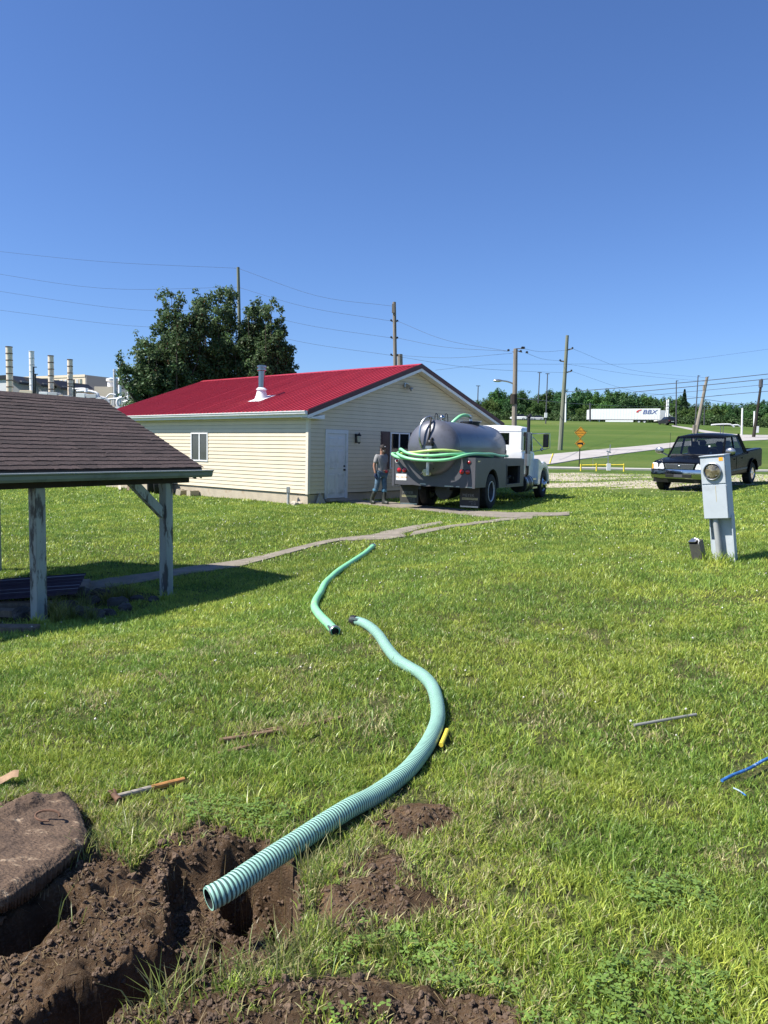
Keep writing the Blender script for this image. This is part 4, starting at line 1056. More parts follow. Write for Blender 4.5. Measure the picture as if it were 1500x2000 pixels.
for sx in (-.5, .5): mb = MB(); mb.box((sx - .25, 5.9, 1.5), (sx + .25, 6.02, 2.1)); mb.build('seat', M['black'], T, bevel=.03)
mb = MB(); mb.box((.97, 5.75, 2.22), (.99, 5.98, 2.34)); mb.build('rusty_patch', M['rust'], T)
# hood and fenders
mb = MB(); mb.loft([ring(7.12, .82, .85, 1.66, .85, shoulder=.15), ring(7.8, .72, .85, 1.58, .82, shoulder=.15), ring(8.75, .60, .80, 1.42, .8, shoulder=.14), ring(8.88, .56, .82, 1.34, .8, shoulder=.1)]); mb.build('hood', W_, T, smooth=60)
mb = MB(); mb.box((-.45, 8.86, .85), (.45, 8.90, 1.3)); mb.build('grille', M['chrome'], T)
for sx in (-1, 1):
    prof = [(7.12, .55), (7.12, 1.46), (7.35, 1.42)] + arc(8.05, .53, .82, 112, 6, 10) + arc(8.05, .53, .60, 4, 172)
    prof = prof[:-1] + [(7.42, .50)]
    mb = MB(); mb.prism(prof, 'x', min(sx * .62, sx * 1.17), max(sx * .62, sx * 1.17)); mb.build('fender', W_, T, smooth=40, bevel=.03)
    mb = MB(); mb.lathe([(.1, 0), (.1, .03), (.0001, .04)], (sx * .85, 8.84, .93), (0, 1, 0)); mb.build('headlight', M['headlamp'], T)
mb = MB(); mb.box((-1.15, 8.9, .5), (1.15, 9.0, .72)); mb.build('front_bumper', M['steel'], T, bevel=.02)
# exhaust stack
mb = MB(); mb.tube([(1.17, 5.62, 1.25), (1.17, 5.62, 2.35)], .085, 20); mb.build('exhaust_muffler', M['stainless'], T)
mb = MB(); mb.tube([(1.17, 5.62, 2.35), (1.17, 5.62, 2.84)], .055, 18); mb.tube([(1.17, 5.62, 2.84), (1.17, 5.66, 2.88), (1.19, 5.74, 2.93)], .056, 18); mb.tube([(1.17, 5.62, 1.25), (1.17, 5.62, .95), (1.05, 5.62, .82)], .06, 14); mb.build('exhaust_pipe', M['black'], T)
mb = MB(); mb.tube([(1.17, 5.62, 1.22), (1.17, 5.62, 1.62)], .102, 20); mb.build('heat_shield', M['steel'], T)
# mirror
for sx in (-1, 1):
    m_ = thing('mirror', None, None); m_.parent = T
    del_ = [k for k in ('label', 'category') if k in m_.keys()]
    mb = MB(); mb.box((sx * 1.50 - .10, 6.72, 1.86), (sx * 1.50 + .10, 6.76, 2.32)); mb.build('mirror_head', M['black'], m_, bevel=.015)
    mb = MB(); mb.box((sx * 1.50 - .085, 6.712, 1.88), (sx * 1.50 + .085, 6.719, 2.30)); mb.build('mirror_glass', M['dark_glass'], m_)
    mb = MB(); mb.tube([(sx * .98, 6.75, 2.33), (sx * 1.62, 6.78, 2.35), (sx * 1.64, 6.78, 1.84), (sx * 1.5, 6.78, 1.80), (sx * .99, 6.92, 1.70)], .014, 8); mb.tube([(sx * 1.0, 6.85, 2.22), (sx * 1.4, 6.80, 1.84)], .012, 8)
    mb.sphere((sx * 1.36, 6.76, 1.78), (.06, .04, .06), 10, 8); mb.build('mirror_arm', M['chrome'], m_)
# stowed hoses round the back of the tank (they lie on the truck: things of their own)
def truck_hose(pts, r, m, lab, ends=True):
    w = [T.matrix_world @ Vector(p) for p in pts]
    mb = MB(); mb.tube(catmull(w, 10), r, 14); o = mb.build('stowed_hose', m, None, smooth=60); tag(o, lab, 'hose', 'green hoses stowed round the truck tank'); return o
bpy.context.view_layer.update()
truck_hose([(-1.02, -.10, 1.60), (-.95, -.30, 1.57), (-.72, -.48, 1.50), (-.45, -.58, 1.44), (-.1, -.62, 1.41), (.3, -.56, 1.41), (.65, -.40, 1.45), (.93, -.05, 1.56), (1.03, .5, 1.60), (1.04, 1.3, 1.60), (1.02, 2.2, 1.60), (1.0, 3.0, 1.55), (.98, 3.9, 1.54)], .041, M['hose_small'], 'longest green hose sagging lowest behind the tank and along its right side')
truck_hose([(-1.15, -.02, 1.57), (-1.20, -.12, 1.56), (-1.05, -.24, 1.50), (-.85, -.34, 1.46), (-.62, -.36, 1.44), (-.45, -.30, 1.43)], .041, M['hose_small'], 'short green hose end curling over the left corner of the rear panel')
truck_hose([(-1.0, .4, 1.60), (-.98, .0, 1.62), (-.88, -.26, 1.70), (-.6, -.44, 1.60), (-.2, -.52, 1.54), (.2, -.50, 1.54), (.6, -.34, 1.58), (.85, .0, 1.60), (.92, .6, 1.60), (.93, 1.6, 1.57), (.9, 2.6, 1.53)], .040, M['hose_small'], 'middle green hose passing above the sagging one behind the tank')
M['hose_yel'] = mat('hose_yellow_green', (.40, .52, .16), .4, var=.25, scale=5)
truck_hose([(-.98, .6, 1.56), (-.96, .0, 1.58), (-.75, -.30, 1.60), (-.35, -.46, 1.62), (.1, -.50, 1.67), (.5, -.38, 1.69), (.8, -.06, 1.65), (.86, .5, 1.60), (.86, 1.4, 1.58)], .038, M['hose_yel'], 'yellowed hose lying topmost against the rear of the tank')
for x, y in ((.62, -.02), (1.21, 2.9), (-1.0, -.02)):
    mb = MB(); mb.tube([(x, y + .06, 1.45), (x, y + .06, 1.74)], .014, 8); mb.build('hose_stake', M['black'], T)
# ================================================================== black pickup (x right, y forward; origin at the front)
PK = thing('pickup_truck', 'black crew pickup with chrome bumper parked behind the grey meter box', 'pickup truck', (10.15, 26.5, .34))
PK.rotation_mode = 'XYZ'
PK.rotation_euler = (Matrix.Rotation(R(138.5), 3, 'Z') @ Matrix.Rotation(R(-3.4), 3, 'X')).to_euler()
PK.scale = (1.05, 1.05, 1.05)
M['mirror_shell'] = mat('mirror_shell', (.45,.45,.45), .22, .8)
B = M['black_gloss']; FA, RA, WZ = -.98, -4.52, .385
for sx in (-1, 1):
    poly = [(-.30, .55), (-.30, .99), (-.38, 1.03), (-.8, 1.07), (-1.35, 1.10), (-3.95, 1.16), (-4.0, 1.22), (-5.58, 1.26), (-5.64, 1.2), (-5.66, .62), (-5.3, .52)] + arc(RA, WZ + .03, .49, 168, 12)[::1] + [(RA + .56, .46), (FA - .58, .46)] + arc(FA, WZ + .03, .49, 168, 12) + [(-.42, .48)]
    # arcs run rear to front
    mb = MB(); mb.prism(poly, 'x', min(sx * .70, sx * .985), max(sx * .70, sx * .985)); mb.build('body_side', B, PK, bevel=.035, seg=3, smooth=45)
    for ax_ in (FA, RA):
        a = arc(ax_, WZ + .03, .53, 175, 5); b = arc(ax_, WZ + .03, .485, 5, 175)
        mb = MB(); mb.prism(a + b, 'x', min(sx * .93, sx * 1.04), max(sx * .93, sx * 1.04)); mb.build('wheel_flare', B, PK, bevel=.015, smooth=45)
        mb = MB(); a = arc(ax_, WZ + .03, .5, 178, 2); b = arc(ax_, WZ + .03, .485, 2, 178); mb.prism(a + b, 'x', min(sx * .55, sx * .92), max(sx * .55, sx * .92)); mb.build('wheel_well', M['black'], PK, smooth=0)
        w = link('wheel', tyre('tyre', .39, .27).mesh('wheel', M['black_rubber']), PK, (sx * .86, ax_, WZ), (0, 0, PI / 2))
        mb = MB(); mb.lathe([(.225, .13), (.22, .145), (.205, .10), (.12, .09), (.1, .12), (.05, .135), (.0001, .137)], (0, 0, 0), (0, -sx, 0), 24); rm = mb.build('rim', M['chrome'], w)
        for k in range(5):
            a_ = 2 * PI * k / 5; mb = MB(); mb.cyl((.155 * math.cos(a_), -sx * .10, .155 * math.sin(a_)), (.155 * math.cos(a_), -sx * .112, .155 * math.sin(a_)), .035, n=10); mb.build('rim_hole', M['black'], w)
    # mirrors
    mb = MB(); mb.sphere((sx * 1.19, -1.36, 1.33), (.16, .09, .12), 14, 10); mb.bar((sx * .96, -1.5, 1.16), (sx * 1.12, -1.38, 1.26), .05); mb.build('door_mirror', M['mirror_shell'], PK)
    # door seams, handles
    for y0, y1 in ((-1.55, -2.62), (-2.66, -3.45)):
        mb = MB(); mb.box((min(sx * .9855, sx * .993), y1 + .01, .56), (max(sx * .9855, sx * .993), y0 - .01, 1.08)); d = mb.build('door', B, PK, bevel=.003)
        mb = MB(); mb.box((min(sx * .993, sx * 1.02), y1 + .07, .99), (max(sx * .993, sx * 1.02), y1 + .22, 1.02)); mb.build('handle', B, d, bevel=.005)
    mb = MB(); mb.box((min(sx * .9935, sx * 1.002), -3.85, .60), (max(sx * .9935, sx * 1.002), -1.55, .66)); mb.build('rub_strip', M['body_grey'], PK)
    # side windows between pillars
    for y0, y1, t0, t1 in ((-1.62, -2.62, -2.10, -2.62), (-2.72, -3.62, -2.72, -3.22)):
        mb = MB(); x0 = sx * .93; x1 = sx * .80
        v = [(x0, y0, 1.16), (x0, y1, 1.17), (x1, t1, 1.76), (x1, t0, 1.74)]; v2 = [(x - sx * .02, y, z) for x, y, z in v]
        mb.add(v, [(0,1,2,3)]); mb.build('side_window', M['car_glass'], PK, smooth=0)
    for a, b, w_ in (((sx * .925, -1.47, 1.11), (sx * .79, -2.05, 1.79), .06), ((sx * .93, -2.67, 1.14), (sx * .80, -2.67, 1.78), .09), ((sx * .93, -3.80, 1.14), (sx * .79, -3.30, 1.80), .20)):
        mb = MB(); mb.bar(a, b, w_ if w_ < .1 else .05, .05 if w_ < .1 else w_); mb.build('window_pillar', B, PK, bevel=.01)
    # lamps
    hx0, hx1 = sx * .50, sx * .975
    mb = MB()
    v = [(hx0, -.06, .78), (hx1, -.20, .76), (hx1, -.24, .98), (hx0 + sx * .06, -.09, .975)]
    v2 = [(x, y - .14, z) for x, y, z in v]
    mb.add(v + v2, [(0,1,2,3),(7,6,5,4),(0,4,5,1),(1,5,6,2),(2,6,7,3),(3,7,4,0)]); hl = mb.build('headlight', M['headlamp'], PK, bevel=.02, smooth=60)
    mb = MB(); mb.add([(hx1 - sx * .07, -.165, .785), (hx1 - sx * .01, -.188, .78), (hx1 - sx * .01, -.222, .95), (hx1 - sx * .06, -.197, .95)], [(0,1,2,3)]); mb.build('indicator', M['amber'], hl, smooth=0)
# hood, cowl, front
def pr(y, hw, z0, zs, zc): return [(-hw, y, z0), (-hw, y, zs), (-hw * .8, y, zs + (zc - zs) * .55), (-hw * .4, y, zc), (0, y, zc + .012), (hw * .4, y, zc), (hw * .8, y, zs + (zc - zs) * .55), (hw, y, zs), (hw, y, z0)]
mb = MB(); mb.loft([pr(-.13, .72, .60, .97, 1.01), pr(-.30, .90, .60, 1.0, 1.06), pr(-.75, .935, .7, 1.05, 1.115), pr(-1.42, .95, .7, 1.09, 1.17)]); mb.build('hood', B, PK, smooth=60)
mb = MB(); mb.loft([pr(-1.42, .95, .5, 1.09, 1.15), pr(-3.9, .95, .5, 1.15, 1.17)]); mb.build('cab_floor', B, PK, smooth=50)
mb = MB(); mb.loft([pr(-2.02, .76, 1.72, 1.76, 1.80), pr(-2.12, .80, 1.75, 1.80, 1.855), pr(-2.7, .81, 1.76, 1.82, 1.885), pr(-3.2, .80, 1.75, 1.81, 1.87), pr(-3.34, .76, 1.72, 1.77, 1.82)]); mb.build('roof', B, PK, smooth=60)
for y, nm, v in ((0, 'windscreen', [(-.88, -1.44, 1.12), (.88, -1.44, 1.12), (.76, -2.04, 1.77), (-.76, -2.04, 1.77)]), (1, 'rear_window', [(-.84, -3.80, 1.16), (.84, -3.80, 1.16), (.74, -3.32, 1.77), (-.74, -3.32, 1.77)])):
    mb = MB(); mb.add(v, [(0,1,2,3)]); gl = mb.build(nm, M['car_glass'], PK, smooth=0)
    if y == 0:
        for sx in (-1, 1): mb = MB(); mb.bar((sx * .15 - .2, -1.43, 1.155), (sx * .15 + .35, -1.49, 1.21), .02, .012); mb.build('wiper', M['black'], gl)
        mb = MB(); mb.box((-.42, -1.72, 1.45), (-.36, -1.70, 1.5)); mb.build('sticker', M['pale_white'], gl)
M['seat_cloth'] = mat('seat_cloth', (.06,.06,.065), .9, var=.2)
for sx in (-.42, .42):
    for y_ in (-2.55, -3.35): mb = MB(); mb.box((sx - .24, y_ - .12, 1.0), (sx + .24, y_, 1.42)); mb.box((sx - .12, y_ - .11, 1.425), (sx + .12, y_ - .02, 1.60)); mb.build('seat', M['seat_cloth'], PK, bevel=.03)
mb = MB(); mb.tube([(-.42 + .18 * math.cos(a), -1.98 - .05 * math.sin(a), 1.22 + .17 * math.sin(a)) for a in np.linspace(0, 2 * PI, 17)], .014, 6); mb.build('steering_wheel', M['black'], PK)
mb = MB(); mb.box((-.85, -1.72, 1.13), (.85, -1.46, 1.20)); mb.build('dashboard', M['seat_cloth'], PK, bevel=.02)
mb = MB(); mb.box((-.12, -2.05, 1.62), (.12, -2.02, 1.68)); mb.build('inner_mirror', M['black'], PK)
mb = MB(); mb.box((-.80, -5.6, .62), (.80, -3.97, .80)); mb.box((-.80, -5.62, .8), (.80, -5.56, 1.24)); mb.box((-.80, -4.03, .8), (.80, -3.97, 1.2)); mb.build('bed', B, PK)
mb = MB(); mb.prism([(-.44, .79), (.44, .79), (.50, .965), (-.50, .965)], 'y', -.12, -.055); gr = mb.build('grille', M['steel'], PK, bevel=.012)
M['mesh_grey'] = mat('grille_mesh', (.10,.105,.115), .45, .6, var=.2, scale=60)
mb = MB(); mb.prism([(-.41, .81), (.41, .81), (.46, .948), (-.46, .948)], 'y', -.054, -.048); mb.build('grille_mesh', M['mesh_grey'], gr)
mb = MB(); mb.sphere((0, -.042, .885), (.06, .012, .028), 14, 8); mb.build('badge', M['chrome'], gr)
bump_prof = lambda y, zt, zb: [(0 + y, zb + .04), (.045 + y, zb + .10), (.06 + y, (zt + zb) / 2 + .03), (.03 + y, zt), (-.10 + y, zt), (-.10 + y, zb)]
rings = []
for x in (-1.01, -.92, -.6, 0, .6, .92, 1.01):
    y = -.05 - .22 * (abs(x) / 1.01) ** 4
    rings.append([(x, a, b) for a, b in bump_prof(y, .775, .43)])
mb = MB(); mb.loft(rings); bp_ = mb.build('front_bumper', M['chrome'], PK, smooth=50)
mb = MB(); mb.box((-.42, -.03, .52), (.42, .025, .62)); mb.build('bumper_intake', M['black'], bp_)
mb = MB(); mb.box((-.14, .0255, .53), (.14, .032, .625)); mb.build('plate_bracket', M['body_grey'], bp_)
mb = MB(); rings = [[(x, a - .03, b) for a, b in ((-.05 - .2 * abs(x) ** 4, .34), (-.02 - .2 * abs(x) ** 4, .50), (-.14, .50), (-.14, .34))] for x in (-.9, -.5, 0, .5, .9)]; mb.loft(rings); mb.build('air_dam', M['black'], PK, smooth=50)
mb = MB(); mb.box((-.95, -5.80, .56), (.95, -5.67, .72)); mb.build('rear_bumper', M['chrome'], PK, bevel=.02)
mb = MB(); mb.box((-.65, -5.2, .36), (.65, -.5, .5)); mb.cyl((-.8, RA, WZ), (.8, RA, WZ), .07); mb.cyl((-.8, FA, WZ), (.8, FA, WZ), .05); mb.build('chassis', M['black'], PK)
mb = MB(); mb.tube([(.78, -1.2, 1.1), (.79, -1.3, 1.95)], .006, 6); mb.build('antenna', M['black'], PK)

# ================================================================== leaning meter pedestal
p = on(1412, 1096); mp = thing('meter_pedestal', 'leaning pale grey electric meter box on its post at the lawn edge', 'meter box', (p.x, p.y, p.z))
mp.rotation_euler = (Matrix.Rotation(R(-6.8), 3, 'Y') @ Matrix.Rotation(R(-1), 3, 'X') @ Matrix.Rotation(R(-44), 3, 'Z')).to_euler()
W2 = .155
G_ = M['meter_grey']
mb = MB(); mb.prism([(-W2 + .03, .02), (W2 + .01, .02), (W2 + .01, .06), (-W2 + .03, .06)], 'z', -.25, .60); mb.build('back_channel', G_, mp, bevel=.004)
for a, b in ((-W2 + .03, -W2 + .042), (W2 - .002, W2 + .01)): mb = MB(); mb.box((a, -.035, -.25), (b, .019, .60)); mb.build('channel_flange', G_, mp)
mb = MB(); mb.box((-W2 + .043, -.035, -.25), (-W2 + .10, -.03, .28)); mb.box((W2 - .075, -.035, -.25), (W2 - .003, -.03, .28)); mb.build('front_flange', G_, mp)
mb = MB(); mb.tube(catmull([(-.02, -.055, -.25), (-.022, -.055, .2), (-.035, -.055, .58)], 6), .036, 18); mb.build('conduit', M['pvc'], mp)
ztop = 1.36; zlow = .56
mb = MB(); mb.box((-W2, -.11, zlow), (W2, .075, ztop)); bx_ = mb.build('box', G_, mp, bevel=.006)
mb = MB(); mb.box((-W2 + .004, -.122, zlow + .005), (W2 - .004, -.1105, zlow + .435)); mb.build('lower_cover', G_, mp, bevel=.004)
mb = MB(); mb.box((-W2 + .004, -.119, zlow + .45), (W2 - .004, -.1105, ztop - .012)); uc = mb.build('upper_cover', G_, mp, bevel=.004)
mb = MB(); mb.box((-W2 - .006, -.135, ztop + .001), (W2 + .006, .082, ztop + .014)); mb.build('lid', G_, mp, bevel=.004)
zc = zlow + .61
mb = MB(); mb.lathe([(.098, 0), (.112, 0), (.112, .03), (.104, .036), (.098, .03)], (-.0, -.119, zc), (0, -1, 0), 36); mb.f = [f for f in mb.f if len(f) == 4]; mb.mi = mb.mi[:len(mb.f)]; rg = mb.build('meter_ring', M['steel'], mp)
M['meter_face'] = mat('meter_glass', (.10,.085,.05), .12, var=.6, scale=9, stain=(.28,.25,.16), stain_scale=14, stain_lo=.5, stain_hi=.62, coat=1)
mb = MB(); mb.lathe([(.0965, 0), (.0965, .012), (.07, .026), (.0001, .034)], (-.0, -.1195, zc), (0, -1, 0), 36); mb.build('meter_glass', M['meter_face'], mp)
for k in range(4):
    a = PI / 4 + k * PI / 2; mb = MB(); mb.box((.075 * math.cos(a) - .011, -.153, zc + .075 * math.sin(a) - .004), (.075 * math.cos(a) + .011, -.147, zc + .075 * math.sin(a) + .004)); mb.build('meter_clip', M['steel'], mp)
mb = MB(); mb.box((.085, -.1215, ztop - .065), (.135, -.1195, ztop - .02)); mb.build('warning_sticker', M['orange'], mp)
M['rust_streak'] = mat('rust_streak', (.42,.36,.2), .7, var=.1)
mb = MB(); mb.box((.018, -.1235, zlow + .22), (.024, -.1225, zlow + .42)); mb.build('rust_streak', M['rust_streak'], mp)
# small box leaning in the grass
p = on(1366, 1094); sb = thing('junction_box', 'small tilted open utility box leaning in the grass beside the meter post', 'utility box', (p.x, p.y, p.z))
sb.rotation_euler = (Matrix.Rotation(R(-17), 3, 'Y') @ Matrix.Rotation(R(8), 3, 'X') @ Matrix.Rotation(R(-50), 3, 'Z')).to_euler()
M['box_grey'] = mat('dull_box_grey', (.14,.135,.12), .6, .4, var=.2, stain=(.08,.06,.04), stain_scale=6)
mb = MB(); mb.box((-.07, -.05, 0), (-.065, .06, .27)); mb.box((.065, -.05, 0), (.07, .06, .27)); mb.box((-.065, .054, 0), (.065, .06, .27)); mb.box((-.065, -.05, 0), (.065, -.045, .24)); mb.box((-.065, -.045, 0), (.065, .054, .006)); mb.build('housing', M['box_grey'], sb)
mb = MB(); mb.box((-.078, -.058, .272), (.02, .066, .279)); mb.build('lid', M['steel'], sb)
mb = MB(); mb.tube(catmull([(.02, 0, .2), (.04, .01, .27), (-.02, .02, .3)], 4), .01, 6); mb.build('wire_stub', M['pale_white'], sb)

# ================================================================== the man by the truck
def skin(name, pts, edges, rad, m, parent, sub=2, root=0):
    me = bpy.data.meshes.new(name); me.from_pydata([Vector(p) for p in pts], edges, [])
    ob = bpy.data.objects.new(name, me); col.objects.link(ob)
    md = ob.modifiers.new('skin', 'SKIN'); md.use_smooth_shade = True
    for i, v in enumerate(me.skin_vertices[0].data):
        r_ = rad[i]; v.radius = (r_, r_) if not isinstance(r_, tuple) else r_
        v.use_root = (i == root)
    s_ = ob.modifiers.new('sub', 'SUBSURF'); s_.levels = sub; s_.render_levels = sub
    dg = bpy.context.evaluated_depsgraph_get(); nm = bpy.data.meshes.new_from_object(ob.evaluated_get(dg))
    nm.materials.clear(); nm.materials.append(m); nm.shade_smooth()
    bpy.data.objects.remove(ob); bpy.data.meshes.remove(me)
    nm.name = name; return link(name, nm, parent)
p = on(744, 986)
man = thing('person', 'man in grey t-shirt, dark cap, jeans and rubber boots standing beside the truck', 'person', (p.x, p.y, p.z + .02), R(42))
man.scale = (1.02, 1.02, 1.02)
# x right of the man as seen from the camera, y away, z up
J = dict(pel=(0, 0, .97), wa=(0, 0, 1.10), ch=(.01, .02, 1.32), nk=(.015, .02, 1.50), hb=(.03, .0, 1.60), ht=(.03, -.01, 1.72),
         ls=(-.175, .03, 1.44), le=(-.235, .08, 1.16), lw=(-.225, .02, .92), rs=(.19, .03, 1.44), re=(.235, .10, 1.18), rw=(.12, -.08, 1.06),
         lh=(-.085, .02, .93), lk=(-.13, .06, .52), la=(-.16, .26, .11), lt=(-.15, .14, .06), rh=(.085, .0, .93), rk=(.075, -.07, .52), ra=(.05, -.08, .10), rt=(.06, -.22, .06))
names = list(J); ix = {n: i for i, n in enumerate(names)}
ED = [('pel','wa'),('wa','ch'),('ch','nk'),('nk','hb'),('hb','ht'),('ch','ls'),('ls','le'),('le','lw'),('ch','rs'),('rs','re'),('re','rw'),('pel','lh'),('lh','lk'),('lk','la'),('la','lt'),('pel','rh'),('rh','rk'),('rk','ra'),('ra','rt')]
RD = dict(pel=.12, wa=.115, ch=.13, nk=.05, hb=.082, ht=.075, ls=.058, le=.042, lw=.03, rs=.058, re=.042, rw=.03, lh=.085, lk=.058, la=.04, lt=.028, rh=.085, rk=.058, ra=.04, rt=.028)
skin('body', [J[n] for n in names], [(ix[a], ix[b]) for a, b in ED], [RD[n] for n in names], M['skin'], man)
def sub_skin(name, ns, eds, rd, m, pts=None):
    i2 = {n: i for i, n in enumerate(ns)}; P_ = [(pts or {}).get(n, J.get(n)) for n in ns]
    return skin(name, P_, [(i2[a], i2[b]) for a, b in eds], rd, m, man)
sub_skin('t_shirt', ['ch','wa','hem','nk','ls','sl','rs','sr'], [('ch','wa'),('wa','hem'),('ch','nk'),('ch','ls'),('ls','sl'),('ch','rs'),('rs','sr')], [(.165,.13), (.15,.135), (.168,.15), .085, .085, .078, .085, .078], M['fabric_grey'], {'hem': (.005, .0, .84), 'sl': (-.215, .045, 1.22), 'sr': (.225, .075, 1.24), 'nk': (.015, .02, 1.48)})
sub_skin('jeans', ['pel','lh','lk','lb','rh','rk','rb'], [('pel','lh'),('lh','lk'),('lk','lb'),('pel','rh'),('rh','rk'),('rk','rb')], [(.15,.12), .105, .078, .072, .105, .078, .072], M['jeans'], {'lb': (-.143, .13, .36), 'rb': (.065, -.06, .36), 'pel': (0, 0, .96)})
for a, b in (('l', (-1)), ('r', 1)):
    top = (-.14, .10, .42) if a == 'l' else (.068, -.065, .42); an = J[a + 'a']; to = (J[a + 't'][0], J[a + 't'][1] - .05, .05)
    heel = (an[0] - .0, an[1] + .05, .05)
    skin('boot', [top, (an[0], an[1], .12), (an[0], an[1], .05), to, heel], [(0, 1), (1, 2), (2, 3), (2, 4)], [.080, .066, .062, .058, .055], M['boot'], man)
sub = [(-.15, .02, .50), (-.145, .03, .44)]
mb = MB(); mb.lathe([(.078, 0), (.086, .03), (.080, .07)], (-.141, .105, .40)); mb.lathe([(.078, 0), (.088, .03), (.082, .08)], (.067, -.064, .38), (0, 0, 1)); mb.build('blue_overshoe_cuff', M['blue_plastic'], man)
# left hand: palm, fingers, thumb in a blue glove; right hand at the hip
def hand(name, w, d, side, m):
    w = Vector(w); d = Vector(d).normalized(); s = Vector((0, 1, 0)); s = (s - d * s.dot(d)).normalized(); n_ = d.cross(s)
    pts = [w - d * .02, w + d * .05, w + d * .09]; ed = [(0, 1), (1, 2)]; rd = [.03, (.036, .022), (.038, .02)]
    for k, L_ in enumerate((.06, .075, .07, .055)):
        o = s * (.028 - .0185 * k); i = len(pts)
        pts += [w + d * .10 + o, w + d * (.10 + L_ * .55) + o + n_ * .012 * side, w + d * (.10 + L_ * .95) + o + n_ * .032 * side]; ed += [(2, i), (i, i + 1), (i + 1, i + 2)]; rd += [.011, .0105, .009]
    i = len(pts); pts += [w + d * .05 + s * .042, w + d * .09 + s * .058]; ed += [(1, i), (i, i + 1)]; rd += [.013, .011]
    return skin(name, pts, ed, rd, m, man, sub=1)
hand('glove', J['lw'], (0.02, -.15, -1), 1, M['glove'])
hand('hand', J['rw'], (-.8, -.4, -.35), -1, M['skin'])
# face, hair, cap
hc = Vector((.03, -.015, 1.665))
mb = MB(); mb.sphere(hc + Vector((.012, -.085, -.012)), (.014, .028, .022), 10, 8); mb.build('nose', M['skin'], man)
for dx in (-.028, .036): mb = MB(); mb.sphere(hc + Vector((dx, -.074, .014)), (.013, .01, .008), 10, 6); mb.build('eye', M['black'], man)
mb = MB(); mb.sphere(hc + Vector((.006, -.076, -.052)), (.026, .012, .008), 10, 6); mb.build('mouth', mat('lips', (.2, .08, .06), .5), man)
for dx in (-.082, .082): mb = MB(); mb.sphere(hc + Vector((dx, .0, -.005)), (.012, .02, .03), 10, 8); mb.build('ear', M['skin'], man)
mb = MB(); mb.sphere(hc + Vector((0, .025, .0)), (.083, .08, .075), 14, 10); mb.build('hair', mat('grey_hair', (.09, .08, .07), .9), man)
mb = MB(); mb.sphere(hc + Vector((.004, -.05, -.058)), (.05, .04, .042), 12, 8); mb.build('beard', mat('grey_beard', (.22, .2, .18), .95), man)
mb = MB(); mb.lathe([(.094, 0), (.096, .03), (.088, .07), (.06, .105), (.0001, .12)], hc + Vector((0, .005, .02)), (0, .05, 1), 20)
mb.loft([[(hc.x - .07, hc.y - .05, hc.z + .035), (hc.x - .06, hc.y - .15, hc.z + .022), (hc.x + .0, hc.y - .18, hc.z + .02), (hc.x + .07, hc.y - .15, hc.z + .022), (hc.x + .075, hc.y - .05, hc.z + .035)], [(hc.x - .07, hc.y - .05, hc.z + .042), (hc.x - .06, hc.y - .15, hc.z + .029), (hc.x + .0, hc.y - .18, hc.z + .027), (hc.x + .07, hc.y - .15, hc.z + .029), (hc.x + .075, hc.y - .05, hc.z + .042)]])
mb.build('cap', mat('dark_cap', (.022, .016, .016), .8), man)
mb = MB(); mb.sphere(hc + Vector((.004, -.092, .075)), (.022, .01, .016), 10, 6); mb.build('cap_badge', M['pale_white'], man)
mb = MB(); mb.sphere((.06, -.15, .99), (.055, .04, .045), 10, 8); mb.bar((.06, -.17, .96), (.14, -.13, 1.02), .04); mb.build('red_rag', M['red_lens'], man, bevel=.01)

# ================================================================== sign, yellow gate, kerbside pieces
p = on(1131, 915)
sg = thing('warning_sign', 'two orange diamond signs on one thin post beside the road', 'road sign', (p.x, p.y, p.z), R(0))
k_ = p.y / FPX     # metres per photo pixel there
mb = MB(); mb.box((-.03, -.02, -.3), (.03, .02, 79 * k_)); mb.build('sign_post', M['black'], sg)
for zc_, hs, nm in ((69.5 * k_, 11.8 * k_, 'upper'), (48.5 * k_, 10 * k_, 'lower')):
    mb = MB(); mb.prism([(-hs, zc_), (0, zc_ - hs), (hs, zc_), (0, zc_ + hs)], 'y', -.035, -.021); pl = mb.build('sign_plate', M['orange'], sg, smooth=0)
    h2 = hs * .9; fr_ = []
    mb = MB()
    for (a, b) in (((-h2, 0), (0, -h2)), ((0, -h2), (h2, 0)), ((h2, 0), (0, h2)), ((0, h2), (-h2, 0))): mb.bar((a[0], -.0375, zc_ + a[1]), (b[0], -.0375, zc_ + b[1]), .012, .016)
    mb.build('border', M['black'], pl)
    if nm == 'upper':
        for k, (t_, s_) in enumerate((('MOTORCYCLE', .135), ('WARNING', .125), ('HILL', .12))): text_obj('lettering', t_, s_, M['black'], pl, (0, -.0365, zc_ + .10 - k * .15), (PI / 2, 0, 0), .001)
    else:
        mb = MB(); mb.prism([(-.2, zc_ - .07), (-.19, zc_ + .02), (-.13, zc_ + .06), (.2, zc_ + .07), (.2, zc_ - .08), (.13, zc_ - .12), (.10, zc_ - .05), (-.12, zc_ - .05), (-.13, zc_ - .09)], 'y', -.038, -.0355); mb.build('truck_symbol', M['black'], pl, smooth=0)
gt = on(1134, 920); Yg = gt.y
gate = thing('yellow_barrier', 'yellow pipe barrier with three posts beyond the pale kerb', 'barrier', (gt.x, gt.y, gt.z))
kk = Yg / FPX
def lp(px, py): q = at(px, py, Yg); return (q[0] - gt.x, q[1] - gt.y, q[2] - gt.z)
for px, yt, yb in ((1134.5, 906, 926), (1165, 905, 923), (1218.5, 905.5, 922)): mb = MB(); a = lp(px, yt); b = lp(px, yb); mb.tube([a, b], .05, 10); mb.build('post', M['yellow'], gate)
mb = MB(); mb.tube([lp(1134, 908.5), lp(1219, 908)], .04, 10); mb.build('rail', M['yellow'], gate)
